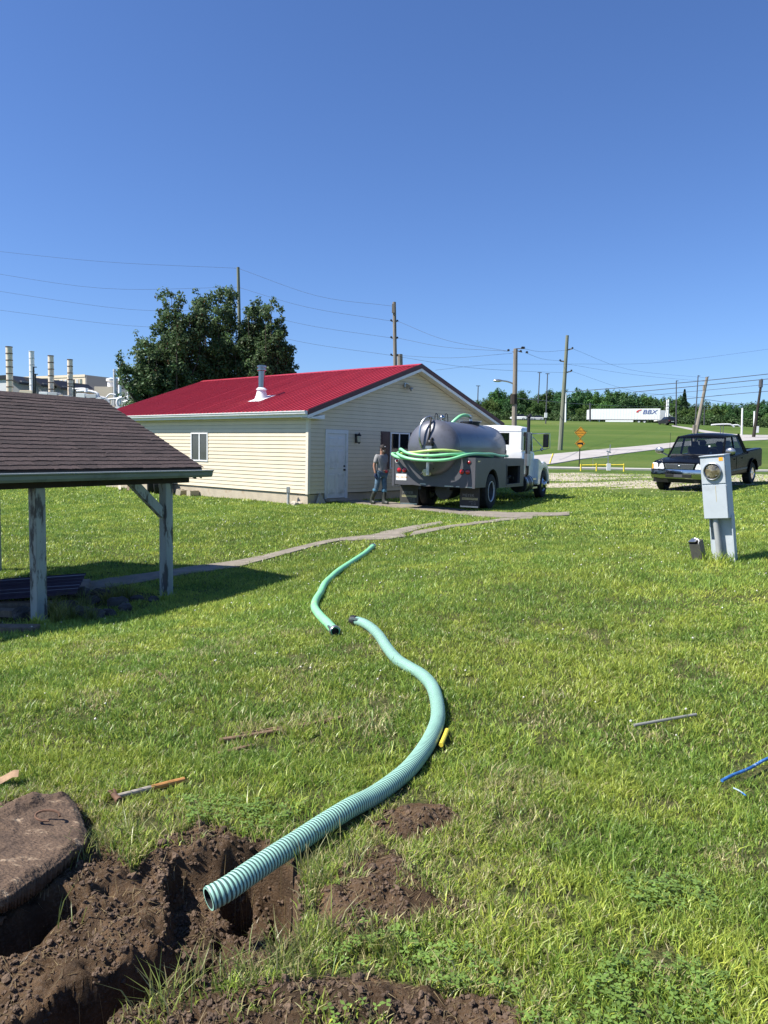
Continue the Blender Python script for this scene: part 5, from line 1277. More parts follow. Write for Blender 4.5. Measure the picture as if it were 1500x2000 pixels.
mb = MB(); a = lp(1184.5, 905); b = lp(1191.5, 919); mb.box((a[0], -.12, b[2]), (b[0], -.045, a[2])); mb.build('notice_board', M['pale_white'], gate)
mb = MB(); mb.tube([lp(1188, 919), lp(1188, 926)], .03, 8); mb.build('board_leg', M['yellow'], gate)
q = on(1187, 917)
st = thing('pipe_stand', 'thin steel post with a bracket and crossbar behind the yellow barrier', 'steel post', (q.x, q.y + .6, q.z))
def lq(px, py): r_ = at(px, py, q.y + .6); return (r_[0] - q.x, 0, r_[2] - q.z)
mb = MB(); mb.tube([lq(1188, 930), lq(1187.5, 884)], .035, 8); mb.build('upright', M['steel'], st)
mb = MB(); mb.tube([lq(1191, 885), lq(1192, 868)], .03, 8); mb.bar(lq(1185, 881), lq(1193, 884), .08); mb.build('bracket', M['steel'], st)
mb = MB(); mb.tube([lq(1187, 893.5), lq(1158, 895), lq(1158, 915)], .02, 8); mb.build('crossbar', M['steel'], st)
q = on(1072, 907); q2 = at(1080.5, 886, q.y)
mb = MB(); mb.tube([(q.x, q.y, q.z - .1), tuple(q2)], .055, 10); o = mb.build('marker_post', M['yellow'], None); tag(o, 'single leaning pale yellow marker post left of the road', 'marker post')
# ================================================================== trees
def tree_meshes(seed, H, Rw, nleaf, leaf, nplume=10, base=.12, up=.75, tone=(.045, .075, .022), trunk_r=.16, dense=1., brown=.0):
    r = np.random.default_rng(seed); rr = random.Random(seed)
    mb = MB(); mb.tube([(0, 0, -.4), (.03, 0, H * .2), (.0, .03, H * .45), (0, 0, H * .8)], [trunk_r, trunk_r * .8, trunk_r * .55, trunk_r * .15], 9)
    segs = []
    for k in range(nplume):
        a = 2 * PI * (k + rr.uniform(-.3, .3)) / nplume * 2.0; t = k / max(1, nplume - 1)
        z0 = H * (.12 + .38 * rr.random()); out = Rw * rr.uniform(.15, .84) * (1 - .15 * t); zt = H * rr.uniform(.62, .99) * (1 - .30 * (out / Rw) ** 2)
        p0 = np.array([0, 0, z0]); p2 = np.array([out * math.cos(a), out * math.sin(a), zt]); p1 = p0 * .45 + p2 * .55 + np.array([out * .18 * math.cos(a), out * .18 * math.sin(a), -H * .05])
        segs.append((p0, p1, p2)); mb.tube(catmull([p0, p1, p2], 4), [trunk_r * .4, .35 * trunk_r, .3 * trunk_r, .26 * trunk_r, .22 * trunk_r, .16 * trunk_r, .12 * trunk_r, .08 * trunk_r, .05 * trunk_r], 6)
    trunk = mb.mesh('trunk', M['bark'])
    # leaf clumps along the plumes
    C = []
    for (p0, p1, p2) in segs:
        nC = int(32 * dense)
        for i in range(nC):
            t = .18 + .82 * rr.random() ** .8
            c = (1 - t) ** 2 * p0 + 2 * t * (1 - t) * p1 + t * t * p2
            s = Rw * .21 * (1.2 - .75 * t)
            c = c + r.normal(0, 1, 3) * s * np.array([1, 1, .9]); 
            if c[2] < H * base: c[2] = H * base + abs(r.normal(0, .06 * H))
            C.append((*c, Rw * .125 * rr.uniform(.6, 1.35) * (1.1 - .4 * t)))
    C = np.array(C); n = nleaf
    w = C[:, 3] ** 2; pick = r.choice(len(C), n, p=w / w.sum())
    d = r.normal(0, 1, (n, 3)); d /= np.linalg.norm(d, axis=1)[:, None]
    rad = C[pick, 3] * r.random(n) ** .45 * 1.35
    pos = C[pick, :3] + d * rad[:, None]
    nrm = d * .7 + r.normal(0, .55, (n, 3)) + np.array([0, 0, .35]); nrm /= np.linalg.norm(nrm, axis=1)[:, None]
    t1 = np.cross(nrm, r.normal(0, 1, (n, 3))); t1 /= np.linalg.norm(t1, axis=1)[:, None]; t2 = np.cross(nrm, t1)
    L_ = leaf * r.uniform(.6, 1.35, n)[:, None]
    v = np.stack([pos - t1 * L_ * .5, pos + t2 * L_ * .3 + nrm * L_ * .06, pos + t1 * L_ * .5, pos - t2 * L_ * .3 + nrm * L_ * .06], 1).reshape(-1, 3)
    f = np.arange(4 * n).reshape(n, 4)
    tc = np.array(tone) * r.uniform(.65, 1.4, (n, 1)) * (1 + r.normal(0, .06, (n, 3)))
    cl = r.uniform(.75, 1.25, (len(C), 1))[pick]; tc = tc * cl
    if brown:
        b_ = r.random(n) < brown; tc[b_] = np.array([.12, .07, .035]) * r.uniform(.6, 1.3, (b_.sum(), 1))
    crown = fast_mesh('crown', v, f, np.repeat(np.clip(tc, .004, .5), 4, 0)); crown.materials.append(M['leaf'])
    return trunk, crown
def plant_tree(name, trunk, crown, x, y, s, lab, group, cat='tree', rot=0, sz=None, leafm=None, z=None):
    t = thing(name, lab, cat, (x, y, g1(x, y) - .05 if z is None else z), rot, group); t.scale = (s, s, sz or s)
    link('trunk', trunk, t); c = link('crown', crown, t); return t
# three pears behind the house
bt = [(292, 41.0, 655, 3.3, 2.5, 13, 26000, 'low spreading dark tree at the left end of the clump', .01), (492, 43.0, 598, 3.0, 2.2, 17, 30000, 'slim dark tree between the tallest one and the rounder one', .01),
      (342, 41.5, 571, 3.6, 3.05, 5, 36000, 'dark pear tree with a brown patch, second from the left behind the red roof', .03), (430, 43.5, 566, 4.1, 3.0, 9, 40000, 'tallest dark pear tree in the middle of the clump behind the roof', .012), (526, 42.5, 590, 2.8, 2.5, 21, 38000, 'rounder dark tree right of the clump beside the flue', .008)]
for px, Y, ty, w_, rw, sd, n, lab, br in bt:
    b = at(px, 880, Y); top = at(px, ty, Y); H = (top[2] + .3) * 1.07
    tr_, cr_ = tree_meshes(sd, H, w_ * .62, int(n * .95), .16, nplume=17, base=.10, tone=(.088, .142, .058), trunk_r=.2, brown=br)
    plant_tree('pear_tree', tr_, cr_, b[0], Y, 1, lab, 'trees behind the house', z=-.3)
# wood on the hill
variants = []
for sd, tone in ((31, (.045, .085, .025)), (32, (.035, .068, .024)), (33, (.06, .10, .028)), (34, (.04, .078, .03))):
    variants.append(tree_meshes(sd, 10, 4.8, 9000, .42, nplume=12, base=.02, tone=tuple(1.7*v for v in tone), dense=.8, trunk_r=.2))  # leaf tone raised to stand in for distance haze
for v_ in variants: v_[1].materials.clear(); v_[1].materials.append(M['leaf_far'])
conif = None
def conifer(seed, H, Rw, n):
    r = np.random.default_rng(seed); h = r.random(n) ** .8; rad = Rw * (1 - h) * r.random(n) ** .4; a = r.random(n) * 2 * PI
    pos = np.stack([rad * np.cos(a), rad * np.sin(a), h * H + .3], 1); nrm = r.normal(0, 1, (n, 3)); nrm /= np.linalg.norm(nrm, axis=1)[:, None]
    t1 = np.cross(nrm, r.normal(0, 1, (n, 3))); t1 /= np.linalg.norm(t1, axis=1)[:, None]; t2 = np.cross(nrm, t1); L_ = .5 * r.uniform(.6, 1.3, n)[:, None]
    v = np.stack([pos - t1 * L_ * .5, pos + t2 * L_ * .3, pos + t1 * L_ * .5, pos - t2 * L_ * .3], 1).reshape(-1, 3)
    c = fast_mesh('crown', v, np.arange(4 * n).reshape(n, 4), np.repeat(np.array([.03, .058, .025]) * r.uniform(.6, 1.4, (n, 1)), 4, 0)); c.materials.append(M['leaf_far'])
    mb = MB(); mb.tube([(0, 0, -.5), (0, 0, H * .9)], [.2, .03], 8); return mb.mesh('trunk', M['bark']), c
WOOD = [  # photo column, top row, distance, variant, label
 (940,776,226,1),(968,757,222,0),(992,753,225,3),(1014,756,221,1),(1036,766,228,2),(1060,761,223,0),(1084,755,226,1),(1106,751,222,3),(1130,756,225,0),(1152,760,229,1),(1175,758,223,2),(1198,757,226,0),(1218,752,222,3),(1242,767,226,1),(1262,766,223,0),(1282,769,221,1),(1300,774,219,2),(1318,770,223,0),(1352,772,222,3),(1372,788,216,2),(1394,784,211,2),(1412,784,214,0),(1434,782,218,1),(1456,780,215,3),(1476,779,219,0),(1497,777,214,1),(1520,775,216,0),
 (955,772,208,2),(1003,778,206,3),(1048,781,209,0),(1094,779,207,1),(1144,783,208,2),(1190,784,210,0),(1236,786,207,3),(1276,788,206,1),(1310,790,205,0),(1340,792,204,2),(1380,800,200,2),(1422,802,198,1),(1464,799,200,0),(1505,797,198,2)]
adj = ['broad', 'dense', 'pale', 'bushy']; seen_n = {}
for k, (px, ty, Y, v_) in enumerate(WOOD):
    b = at(px, 830, Y); z0 = g1(b[0], Y) - .5; top = at(px, ty, Y)[2]; H = top - z0
    s = H / 10.3
    rowt = 'front' if k >= 27 else 'rear'
    nearby = ('behind the streetlight pole' if px < 1020 else 'behind the distant lamp masts' if px < 1075 else 'behind the leaning pole' if px < 1120 else 'just left of the white trailer' if px < 1152 else 'above the white trailer' if px < 1285 else 'above the small white trailer' if px < 1325 else 'left of the tilted dark pole' if px < 1365 else 'right of the tilted dark pole' if px < 1420 else 'above the white pipe rail' if px < 1450 else 'at the wood\'s right end')
    seen_n[(rowt, nearby)] = seen_n.get((rowt, nearby), 0) + 1; od = ['first', 'second', 'third', 'fourth', 'fifth', 'sixth', 'seventh', 'eighth'][seen_n[(rowt, nearby)] - 1]
    plant_tree('woodland_tree', *variants[v_], b[0], Y, s * 1.05, f'{adj[v_]} tree, {od} from left in the {rowt} rank {nearby}', 'trees of the wood on the hill', rot=k * 1.7, sz=s, z=z0)
ct = conifer(5, 10, 2.3, 4200); b = at(1334, 830, 208); z0 = g1(b[0], 208) - .3; s = (at(1334, 761, 208)[2] - z0) / 10.3
plant_tree('conifer_tree', *ct, b[0], 208, s, 'single pointed dark conifer rising above the wood', None, rot=0, z=z0)
# undergrowth at the wood's foot, hedge behind the lawn on the left
def bush_mass(name, pts, n, leaf, tone, seed, m):
    r = np.random.default_rng(seed); P_ = np.array(pts); pick = r.integers(0, len(P_), n); c = P_[pick]
    d = r.normal(0, 1, (n, 3)); d /= np.linalg.norm(d, axis=1)[:, None]; pos = c[:, :3] + d * (c[:, 3] * r.random(n) ** .35)[:, None] * np.array([1, 1, .9])
    nrm = d + r.normal(0, .5, (n, 3)); nrm /= np.linalg.norm(nrm, axis=1)[:, None]; t1 = np.cross(nrm, r.normal(0, 1, (n, 3))); t1 /= np.linalg.norm(t1, axis=1)[:, None]; t2 = np.cross(nrm, t1)
    L_ = leaf * r.uniform(.6, 1.3, n)[:, None]; v = np.stack([pos - t1 * L_ * .5, pos + t2 * L_ * .35, pos + t1 * L_ * .5, pos - t2 * L_ * .35], 1).reshape(-1, 3)
    me = fast_mesh(name, v, np.arange(4 * n).reshape(n, 4), np.repeat(np.array(tone) * r.uniform(.5, 1.5, (n, 1)), 4, 0)); me.materials.append(m); return link(name, me)
pts = []
rr = random.Random(8)
for px in range(925, 1530, 5):
    Y = 203 - (px - 925) * .012 + rr.uniform(-2, 2); b = at(px, 830, Y); pts.append((b[0], Y, g1(b[0], Y) + rr.uniform(.3, 1.9), rr.uniform(1.1, 2.2)))
o = bush_mass('undergrowth', pts, 16000, .5, (.07, .12, .04), 3, M['leaf']); tag(o, 'low green scrub along the foot of the wood', kind='stuff')
pts = []
for px in range(-60, 235, 6):
    Y = 39.5 + rr.uniform(-.5, .5) ; b = at(px, 940, Y); pts.append((b[0], Y, g1(b[0], Y) + rr.uniform(.2, 1.3), rr.uniform(.7, 1.1)))
o = bush_mass('hedge', pts, 26000, .16, (.018, .036, .014), 4, M['leaf']); tag(o, 'dark hedge at the back of the lawn behind the shed', 'hedge')
for k, (px, py) in enumerate(((116, 943), (124, 946), (134, 943), (145, 944), (155, 945))):
    Y = 37.5; b = at(px, py, Y); o = link('rubble_piece', rock_mesh(k + 80, (.35, .2, .22)).mesh('rubble_piece', M['rubble'], smooth=0), None, (b[0], Y, g1(b[0], Y) + .12)); tag(o, ['whitish rubble lump leftmost before the hedge', 'low whitish rubble lump second before the hedge', 'middle pale rubble lump before the hedge', 'pale rubble lump right of the middle one', 'pale rubble lump rightmost before the hedge'][k], 'rubble', 'pale rubble in front of the hedge')

# ================================================================== utility poles
def pole(name, px0, py0, px1, py1, Y, r0, r1, m, lab, group=None, zbase=None, cat='utility pole'):
    """px0,py0 base; px1,py1 top"""
    b = at(px0, py0, Y); t_ = at(px1, py1, Y); bz = g1(b[0], b[1]) - .3
    if zbase is not None: bz = zbase
    f = (bz - t_[2]) / (b[2] - t_[2]); base = Vector(t_) + (Vector(b) - Vector(t_)) * f
    e = thing(name, lab, cat, base, 0, group); d = Vector(t_) - base
    mb = MB(); mb.tube([(0, 0, 0), d], [r0, r1], 10); mb.build('shaft', m, e); return e, base, Vector(t_)
def insul(e, base, P_, to=None, s=.12):
    mb = MB(); q = Vector(P_) - base; mb.lathe([(s * .4, 0), (s, s * .2), (s * .5, s * .6), (s * .9, s * .8), (s * .3, s * 1.3)], q); mb.build('insulator', M['black'], e)
def arm(e, base, A_, B_, w=.1):
    mb = MB(); mb.bar(Vector(A_) - base, Vector(B_) - base, w); mb.build('crossarm', M['pole_wood'], e)
UG = 'wooden utility poles'
p1, b1, t1_ = pole('utility_pole', 470, 760, 465, 522, 62, .17, .12, M['pole_green'], 'bare utility pole rising from behind the dark trees', UG)
p2, b2, t2_ = pole('utility_pole', 772, 720, 770, 590, 58, .18, .13, M['pole_wood'], 'tall utility pole behind the peak of the red roof', UG)
for y_ in (627, 660, 694):
    A_, B_ = at(764, y_, 58), at(776, y_ + 1, 58); arm(p2, b2, A_, B_, .08); insul(p2, b2, A_, s=.1); insul(p2, b2, B_, s=.1)
mb = MB(); q = Vector(at(768, 604, 58)) - b2; mb.bar(q + Vector((0, -.2, -.3)), q + Vector((0, -.2, .35)), .2, .2); mb.build('pole_top_bracket', M['pole_wood'], p2)
p2b, b2b, _ = pole('utility_pole', 781.5, 720, 781, 692, 61, .24, .22, M['pole_wood'], 'short thick stub pole right beside the tall one behind the roof', UG)
p3, b3, t3_ = pole('utility_pole', 1004, 850, 1007, 681, 52, .2, .14, M['pole_wood'], 'weathered pole carrying the cobra streetlight behind the truck cab', UG)
for (a, b_) in (((1001, 687), (1007, 688)), ((1007, 681), (1024, 681)), ((1010, 685), (1020, 688))): arm(p3, b3, at(*a, 52), at(*b_, 52), .05)
for q in ((993, 686), (1020, 681), (1023, 681), (1017, 688), (1029, 690)): insul(p3, b3, at(*q, 52), s=.11)
mb = MB(); mb.tube(catmull([Vector(at(1004, 750, 52)) - b3, Vector(at(992, 745.5, 52)) - b3, Vector(at(980, 743.5, 52)) - b3], 5), .05, 8); mb.build('lamp_arm', M['steel'], p3)
mb = MB(); q = Vector(at(972, 743.5, 52)) - b3; mb.sphere(q, (.32, .16, .10), 14, 8); mb.build('street_lamp_head', M['steel'], p3)
mb = MB(); q = Vector(at(1003.5, 779, 52)) - b3; mb.tube([q - Vector((0, 0, .35)), q + Vector((0, 0, .3))], .23, 10); mb.build('pole_band', M['dark_wood'], p3)
p4, b4, t4_ = pole('utility_pole', 1094, 878, 1108, 655, 75, .24, .15, M['pole_green'], 'tall treated pole leaning right on the grassy bank', UG)
for a, b_ in (((1106, 684), (1118, 681)), ((1104, 728), (1116, 725)), ((1094, 705), (1101, 706))): arm(p4, b4, at(*a, 75), at(*b_, 75), .12); insul(p4, b4, at(*(b_ if b_[0] > 1110 else a), 75), s=.12)
p5, b5, t5_ = pole('utility_pole', 1358, 852, 1381, 737, 88, .26, .15, M['pole_wood'], 'dark pole tilted steeply right behind the pickup', UG)
arm(p5, b5, at(1378, 737, 88), at(1385, 736, 88), .08)
for y_, w_ in ((757, .25), (838, .45)): mb = MB(); q = Vector(at(1376 if y_ < 800 else 1358, y_, 88)) - b5; mb.box(q - Vector((w_ * .6, .15, w_)), q + Vector((w_ * .6, .15, w_))); mb.build('pole_box', M['pole_wood'], p5)
p6, b6, t6_ = pole('utility_pole', 1474, 838, 1488, 740, 120, .26, .16, M['dark_wood'], 'slim dark pole tilted right before the trees at far right', UG)
mb = MB(); q = Vector(at(1486, 749, 120)) - b6; mb.tube([q - Vector((0, 0, .6)), q + Vector((0, 0, .5))], .3, 10); mb.build('transformer', M['body_grey'], p6)
p7, b7, _ = pole('utility_pole', 1449, 834, 1450, 797, 130, .15, .13, M['pale_white'], 'short white pole before the trees right of the pipe rail', UG)
p8, b8, _ = pole('utility_pole', 1473, 835, 1473.5, 803, 130, .15, .13, M['pale_white'], 'short white pole with a meter cabinet at its foot', UG)
mb = MB(); mb.box((.1, -.3, .8), (.6, .3, 1.9)); mb.build('cabinet', M['pale_white'], p8)
p9, b9, _ = pole('utility_pole', 1300.5, 822, 1303, 781, 175, .2, .16, M['pale_white'], 'left one of two thin white poles by the small trailer', UG)
for y_ in (787, 793, 799): arm(p9, b9, at(1297, y_, 175), at(1306, y_, 175), .15)
p10, b10, _ = pole('utility_pole', 1304, 822, 1306, 780, 178, .2, .16, M['pale_white'], 'right one of two thin white poles by the small trailer', UG)
p11, b11, _ = pole('utility_pole', 1104.5, 822, 1105.5, 768, 170, .2, .16, M['pale_white'], 'thin pale pole standing on the hill right behind the leaning pole', UG)
p12, b12, _ = pole('utility_pole', 1152.5, 825, 1152.5, 787, 185, .22, .2, M['body_grey'], 'grey post at the front end of the white trailer', UG)
LG = 'distant lamp masts'
for (x0, y0, x1, y1, Y, double, lab) in ((1052, 770, 1054, 727, 215, 2, 'distant twin headed lamp mast above the wood'), (1066, 822, 1069.5, 729, 160, 2, 'lamp mast with a white box low on its shaft'), (1320.5, 826, 1321, 743, 165, 1, 'slim lamp mast just right of the two white poles'), (1357.5, 836, 1363.5, 733, 120, 1, 'steel lamp mast left of the steeply tilted pole'), (933, 785, 934, 753, 230, 2, 'tiny lamp mast on the skyline right of the red roof'), (1375, 836, 1376, 795, 190, 0, 'bare slender mast in front of the pale trees')):
    e, b_, t_ = pole('lamp_mast', x0, y0, x1, y1, Y, .13 * Y / 150, .09 * Y / 150, M['body_grey'], lab, LG, cat='lamp mast')
    k_ = Y / FPX; d = t_ - b_
    if double:
        mb = MB(); mb.bar(d + Vector((-4 * k_ if double == 2 else 0, 0, -.1)), d + Vector((4 * k_, 0, -.1)), .12 * Y / 150); mb.build('lamp_head', M['body_grey'], e)
    if x0 == 1066: mb = MB(); q = Vector(at(1066, 811, Y)) - b_; mb.box(q - Vector((.25, .2, .5)), q + Vector((.25, .2, .5))); mb.build('white_box', M['pale_white'], e)
# power lines
def wire(pts, r, lab, sag=0):
    """pts: (px,py,Y)"""
    P_ = [Vector(at(*p)) for p in pts]
    if len(P_) == 2:
        a, b = P_; P_ = [a.lerp(b, t / 14) - Vector((0, 0, sag * 4 * (t / 14) * (1 - t / 14))) for t in range(15)]
    else: P_ = catmull(P_, 6)
    mb = MB(); mb.tube(P_, r, 5, caps=False); o = mb.build('power_line', M['wire'], None); tag(o, lab, 'power line', 'overhead power lines')
M['wire'] = mat('wire', (.06, .065, .075), .6)
wl = .0095
wire([(-60, 485, 66), (200, 511, 64), (465, 524, 62)], wl, 'topmost wire running left from the bare pole behind the trees')
wire([(-60, 526, 66), (200, 563, 64), (465, 561, 62)], wl, 'second wire from the top running left above the dark trees')
wire([(-60, 560, 66), (250, 604, 64), (468, 603, 62)], wl, 'third wire running left into the dark tree crowns')
wire([(-60, 598, 66), (250, 636, 64), (468, 640, 62)], wl, 'lowest wire entering the dark tree crowns from the left')
wire([(465, 524, 62), (620, 578, 60), (768, 598, 58)], wl, 'highest wire between the bare pole and the pole behind the roof peak')
wire([(465, 561, 62), (600, 600, 60), (764, 627, 58)], wl, 'wire to the top crossarm of the pole behind the roof peak')
wire([(468, 603, 62), (600, 635, 60), (764, 660, 58)], wl, 'wire to the middle crossarm of the pole behind the roof peak')
wire([(468, 640, 62), (600, 670, 60), (764, 694, 58)], wl, 'wire to the lowest crossarm of the pole behind the roof peak')  # darker cladding copy, shade of the side walls put into the colour
wire([(776, 627, 58), (870, 664, 55), (993, 686, 52)], wl, 'upper wire from the roof pole down to the streetlight pole')
wire([(776, 660, 58), (870, 678, 55), (993, 686, 52)], wl, 'middle wire from the roof pole to the streetlight pole')
wire([(776, 694, 58), (880, 699, 55), (1000, 690, 52)], wl, 'sagging wire from the lowest crossarm to the streetlight pole')
wire([(776, 696, 58), (900, 716, 58), (1003, 724, 60), (1104, 728, 75)], wl, 'long low wire passing behind the streetlight pole to the leaning pole')
wire([(850, 723, 70), (960, 712, 70), (1110, 711, 75), (1300, 707, 85), (1560, 674, 95)], wl * 1.1, 'pale rising wire crossing the sky to the right edge')
wire([(1022, 681, 52), (1060, 687, 60), (1106, 684, 75)], wl, 'short wire from the streetlight pole top to the leaning pole top')
wire([(1029, 690, 52), (1060, 701, 62), (1094, 705, 75)], wl, 'short wire to the left bracket of the leaning pole')
wire([(1118, 681, 75), (1230, 722, 80), (1380, 738, 88)], wl, 'wire dropping right from the top bracket of the leaning pole')
wire([(1101, 710, 75), (1240, 732, 80), (1378, 745, 88)], wl, 'wire dropping right below the top bracket of the leaning pole')
wire([(1116, 725, 75), (1240, 764, 80), (1376, 777, 88)], wl, 'lowest wire dropping right from the leaning pole')
wire([(1100, 766, 90), (1240, 755, 80), (1380, 743, 75), (1560, 724, 70)], .035, 'thick black cable rising to the right edge, uppermost of its set')
wire([(1236, 766, 84), (1380, 752, 77), (1560, 734, 70)], .035, 'second thick black cable rising to the right edge')
wire([(1270, 772, 84), (1380, 762, 77), (1560, 745, 70)], .022, 'thin cable below the two thick rising cables')
wire([(1340, 779, 80), (1420, 771, 76), (1560, 759, 70)], .028, 'lowest dark cable rising to the right edge')
wire([(1010, 778, 60), (1150, 790, 100), (1260, 794, 150), (1380, 793, 160)], .03, 'dark cable sagging across the front of the wood')
wire([(1378, 780, 88), (1430, 787, 100), (1478, 790, 120)], .025, 'cable from the steeply tilted pole to the slim dark pole')

# ================================================================== trailers and vehicles on the crest
YT = 190
def crest(px, Y): b = at(px, 825, Y); return b[0], g1(b[0], Y)
xa, _ = crest(1153.5, YT); xb, _ = crest(1283.5, YT); zt = at(1200, 797, YT)[2]; zg = at(1200, 826.5, YT)[2]
tl = thing('semi_trailer', 'long white box trailer with a blue and red company name on the hill', 'trailer', (xa, YT + 4, zg), R(-20))
L_ = (xb - xa) / .94; Ht = zt - zg
mb = MB(); mb.prism([(0, .95), (L_, .95), (L_, Ht), (1.2, Ht - .12), (0, Ht - .38)], 'y', 0, 2.5); mb.build('box', M['pale_white'], tl, smooth=0)
for k in range(1, 26): mb = MB(); mb.box((k * L_ / 26 - .03, -.025, 1.05), (k * L_ / 26 + .03, -.001, Ht - .12 if k > 2 else Ht - .3)); mb.build('side_post', M['pale_white'], tl)
mb = MB(); mb.box((L_ - .16, -.03, .9), (L_ + .02, -.001, Ht)); mb.build('rear_frame', M['pale_grey'], tl)
mb = MB(); mb.box((.3, -.02, .86), (L_ - .3, 0, 1.0)); mb.build('side_rail', M['body_grey'], tl)
mb = MB(); mb.box((4.6, .0, .38), (11.2, .05, .85)); mb.build('side_skirt', M['pale_white'], tl)
for x in (L_ - 4.9, L_ - 3.6): w = link('wheel', tyre('t', .5, .55).mesh('wheel', M['black_rubber']), tl, (x, .35, .5)); mb = MB(); mb.lathe([(.28, .2), (.25, .24), (.0001, .2)], (0, 0, 0), (0, -1, 0), 16); mb.build('hub', M['pale_grey'], w)
mb = MB(); mb.bar((3.1, .3, 0), (3.1, .3, .95), .25); mb.build('landing_leg', M['steel'], tl)
text_obj('lettering', 'BBX', 1.45, M['logo_blue'], tl, (L_ * .855, -.05, Ht * .76), (PI / 2, 0, 0), .01, shear=.25, sx=1.25)
mb = MB(); c = (L_ * .76, Ht * .76); pts = [(c[0] + 1.2 * math.cos(R(a)) * 1.2, c[1] + .62 * math.sin(R(a))) for a in range(95, 200, 15)] + [(c[0] + .8 * math.cos(R(a)) * 1.2, c[1] + .40 * math.sin(R(a))) for a in range(200, 95, -15)]
mb.prism(pts, 'y', -.05, -.03); mb.build('logo_swoosh', M['logo_red'], tl, smooth=0)
for (p0, p1_, yt, yb, Y, lab) in ((1284.5, 1298.5, 801.5, 823.5, 192, 'short white box trailer directly behind the long one'), (1300.5, 1308.5, 808, 820, 200, 'small white van body behind the dark car'), (1309.5, 1313.5, 812, 821, 203, 'tiny white box rightmost of the parked white vehicles')):
    x0 = at(p0, yt, Y); x1 = at(p1_, yb, Y); zb = g1(x0[0], Y); w_ = x1[0] - x0[0]; h = x0[2] - zb
    e = thing('box_trailer', lab, 'trailer', (x0[0], Y, zb), 0, 'small white trailers on the crest')
    mb = MB(); mb.box((0, 0, .7), (w_, 2.4, h)); mb.build('box', M['pale_white'], e, bevel=.05)
    mb = MB(); mb.box((.05, .1, .45), (w_ - .05, 2.3, .698)); mb.build('chassis', M['black'], e)
    for x in (w_ * .3, w_ * .7): link('wheel', tyre('t', .42, .3).mesh('wheel', M['black_rubber']), e, (x, .3, .4))
def far_car(px, py, Y, wpx, lab, m, ro):
    b = at(px, py, Y); zb = g1(b[0], Y); s = wpx * Y / FPX / 2.0
    e = thing('parked_car', lab, 'car', (b[0], Y, zb), R(ro)); e.scale = (s, s, s)
    def rg(y, hw, z0, z1): return [(-hw, y, z0), (-hw, y, z1 - .1), (-hw * .85, y, z1), (hw * .85, y, z1), (hw, y, z1 - .1), (hw, y, z0)]
    mb = MB(); mb.loft([rg(-2.2, .9, .4, .95), rg(-1.9, .98, .3, 1.02), rg(1.6, .98, .3, 1.0), rg(2.2, .9, .4, .75)]); mb.build('body', m, e, smooth=50)
    mb = MB(); mb.loft([rg(-1.9, .86, 1.0, 1.06), rg(-1.4, .74, 1.0, 1.6), rg(.3, .74, 1.0, 1.62), rg(1.2, .86, .98, 1.04)]); mb.build('cabin', M['dark_glass'], e, smooth=50)
    for sx in (-.9, .9):
        for y in (-1.4, 1.4): link('wheel', tyre('t', .34, .22).mesh('wheel', M['black_rubber']), e, (sx, y, .34), (0, 0, PI / 2))
    for sx in (-.75, .75): mb = MB(); mb.box((sx - .13, -2.23, .72), (sx + .13, -2.19, .86)); mb.build('tail_light', M['red_lens'], e)
    mb = MB(); mb.box((-.3, -2.225, .6), (.3, -2.2, .72)); mb.build('number_plate', M['pale_white'], e)
    return e
far_car(1303, 830, 168, 19, 'dark car driving over the crest beside the white trailers', M['black'], 8)
for (px, py, w_, lab, m) in ((1012, 821, 20, 'white pickup parked before the wood behind the truck exhaust', M['pale_white']), (1030, 821, 13, 'grey car parked before the wood right of the white one', M['pale_grey']), (1048, 822, 12, 'small silver car parked at the foot of the wood', M['pale_grey'])):
    c = far_car(px, py, 190, w_, lab, m, 80); c.scale = tuple(1.25 * .62 * v for v in (1, 1, 1)) if w_ < 15 else (.9, .9, .9)
# white pipe rail
pr_ = thing('pipe_rail', 'low white pipe guard rail on the grass before the trees', 'guard rail', (0, 0, 0))
def seg(lst, Y, r_): mb = MB(); mb.tube(catmull([at(a, b, Y) for a, b in lst], 5), r_, 8); mb.build('rail', M['pale_white'], pr_)
Yr = 135; seg([(1389, 830), (1400, 829), (1422, 828.5), (1429, 830), (1434, 834)], Yr, .12); seg([(1430, 830.5), (1438, 830), (1443, 831), (1448, 835)], Yr + 1, .12)
for a in (1408, 1413): mb = MB(); q = at(a, 829, Yr); mb.tube([(q[0], Yr, q[2]), (q[0], Yr, g1(q[0], Yr) - .1)], .06, 6); mb.build('rail_leg', M['body_grey'], pr_)

# ================================================================== factory to the left
YF = 190
def fx_(px, py, Y=YF): q = at(px, py, Y); return q[0], q[2]
def block(name, parts, lab, Y, depth, mats, cat='factory building'):
    e = thing(name, lab, cat, (0, 0, 0)); return e
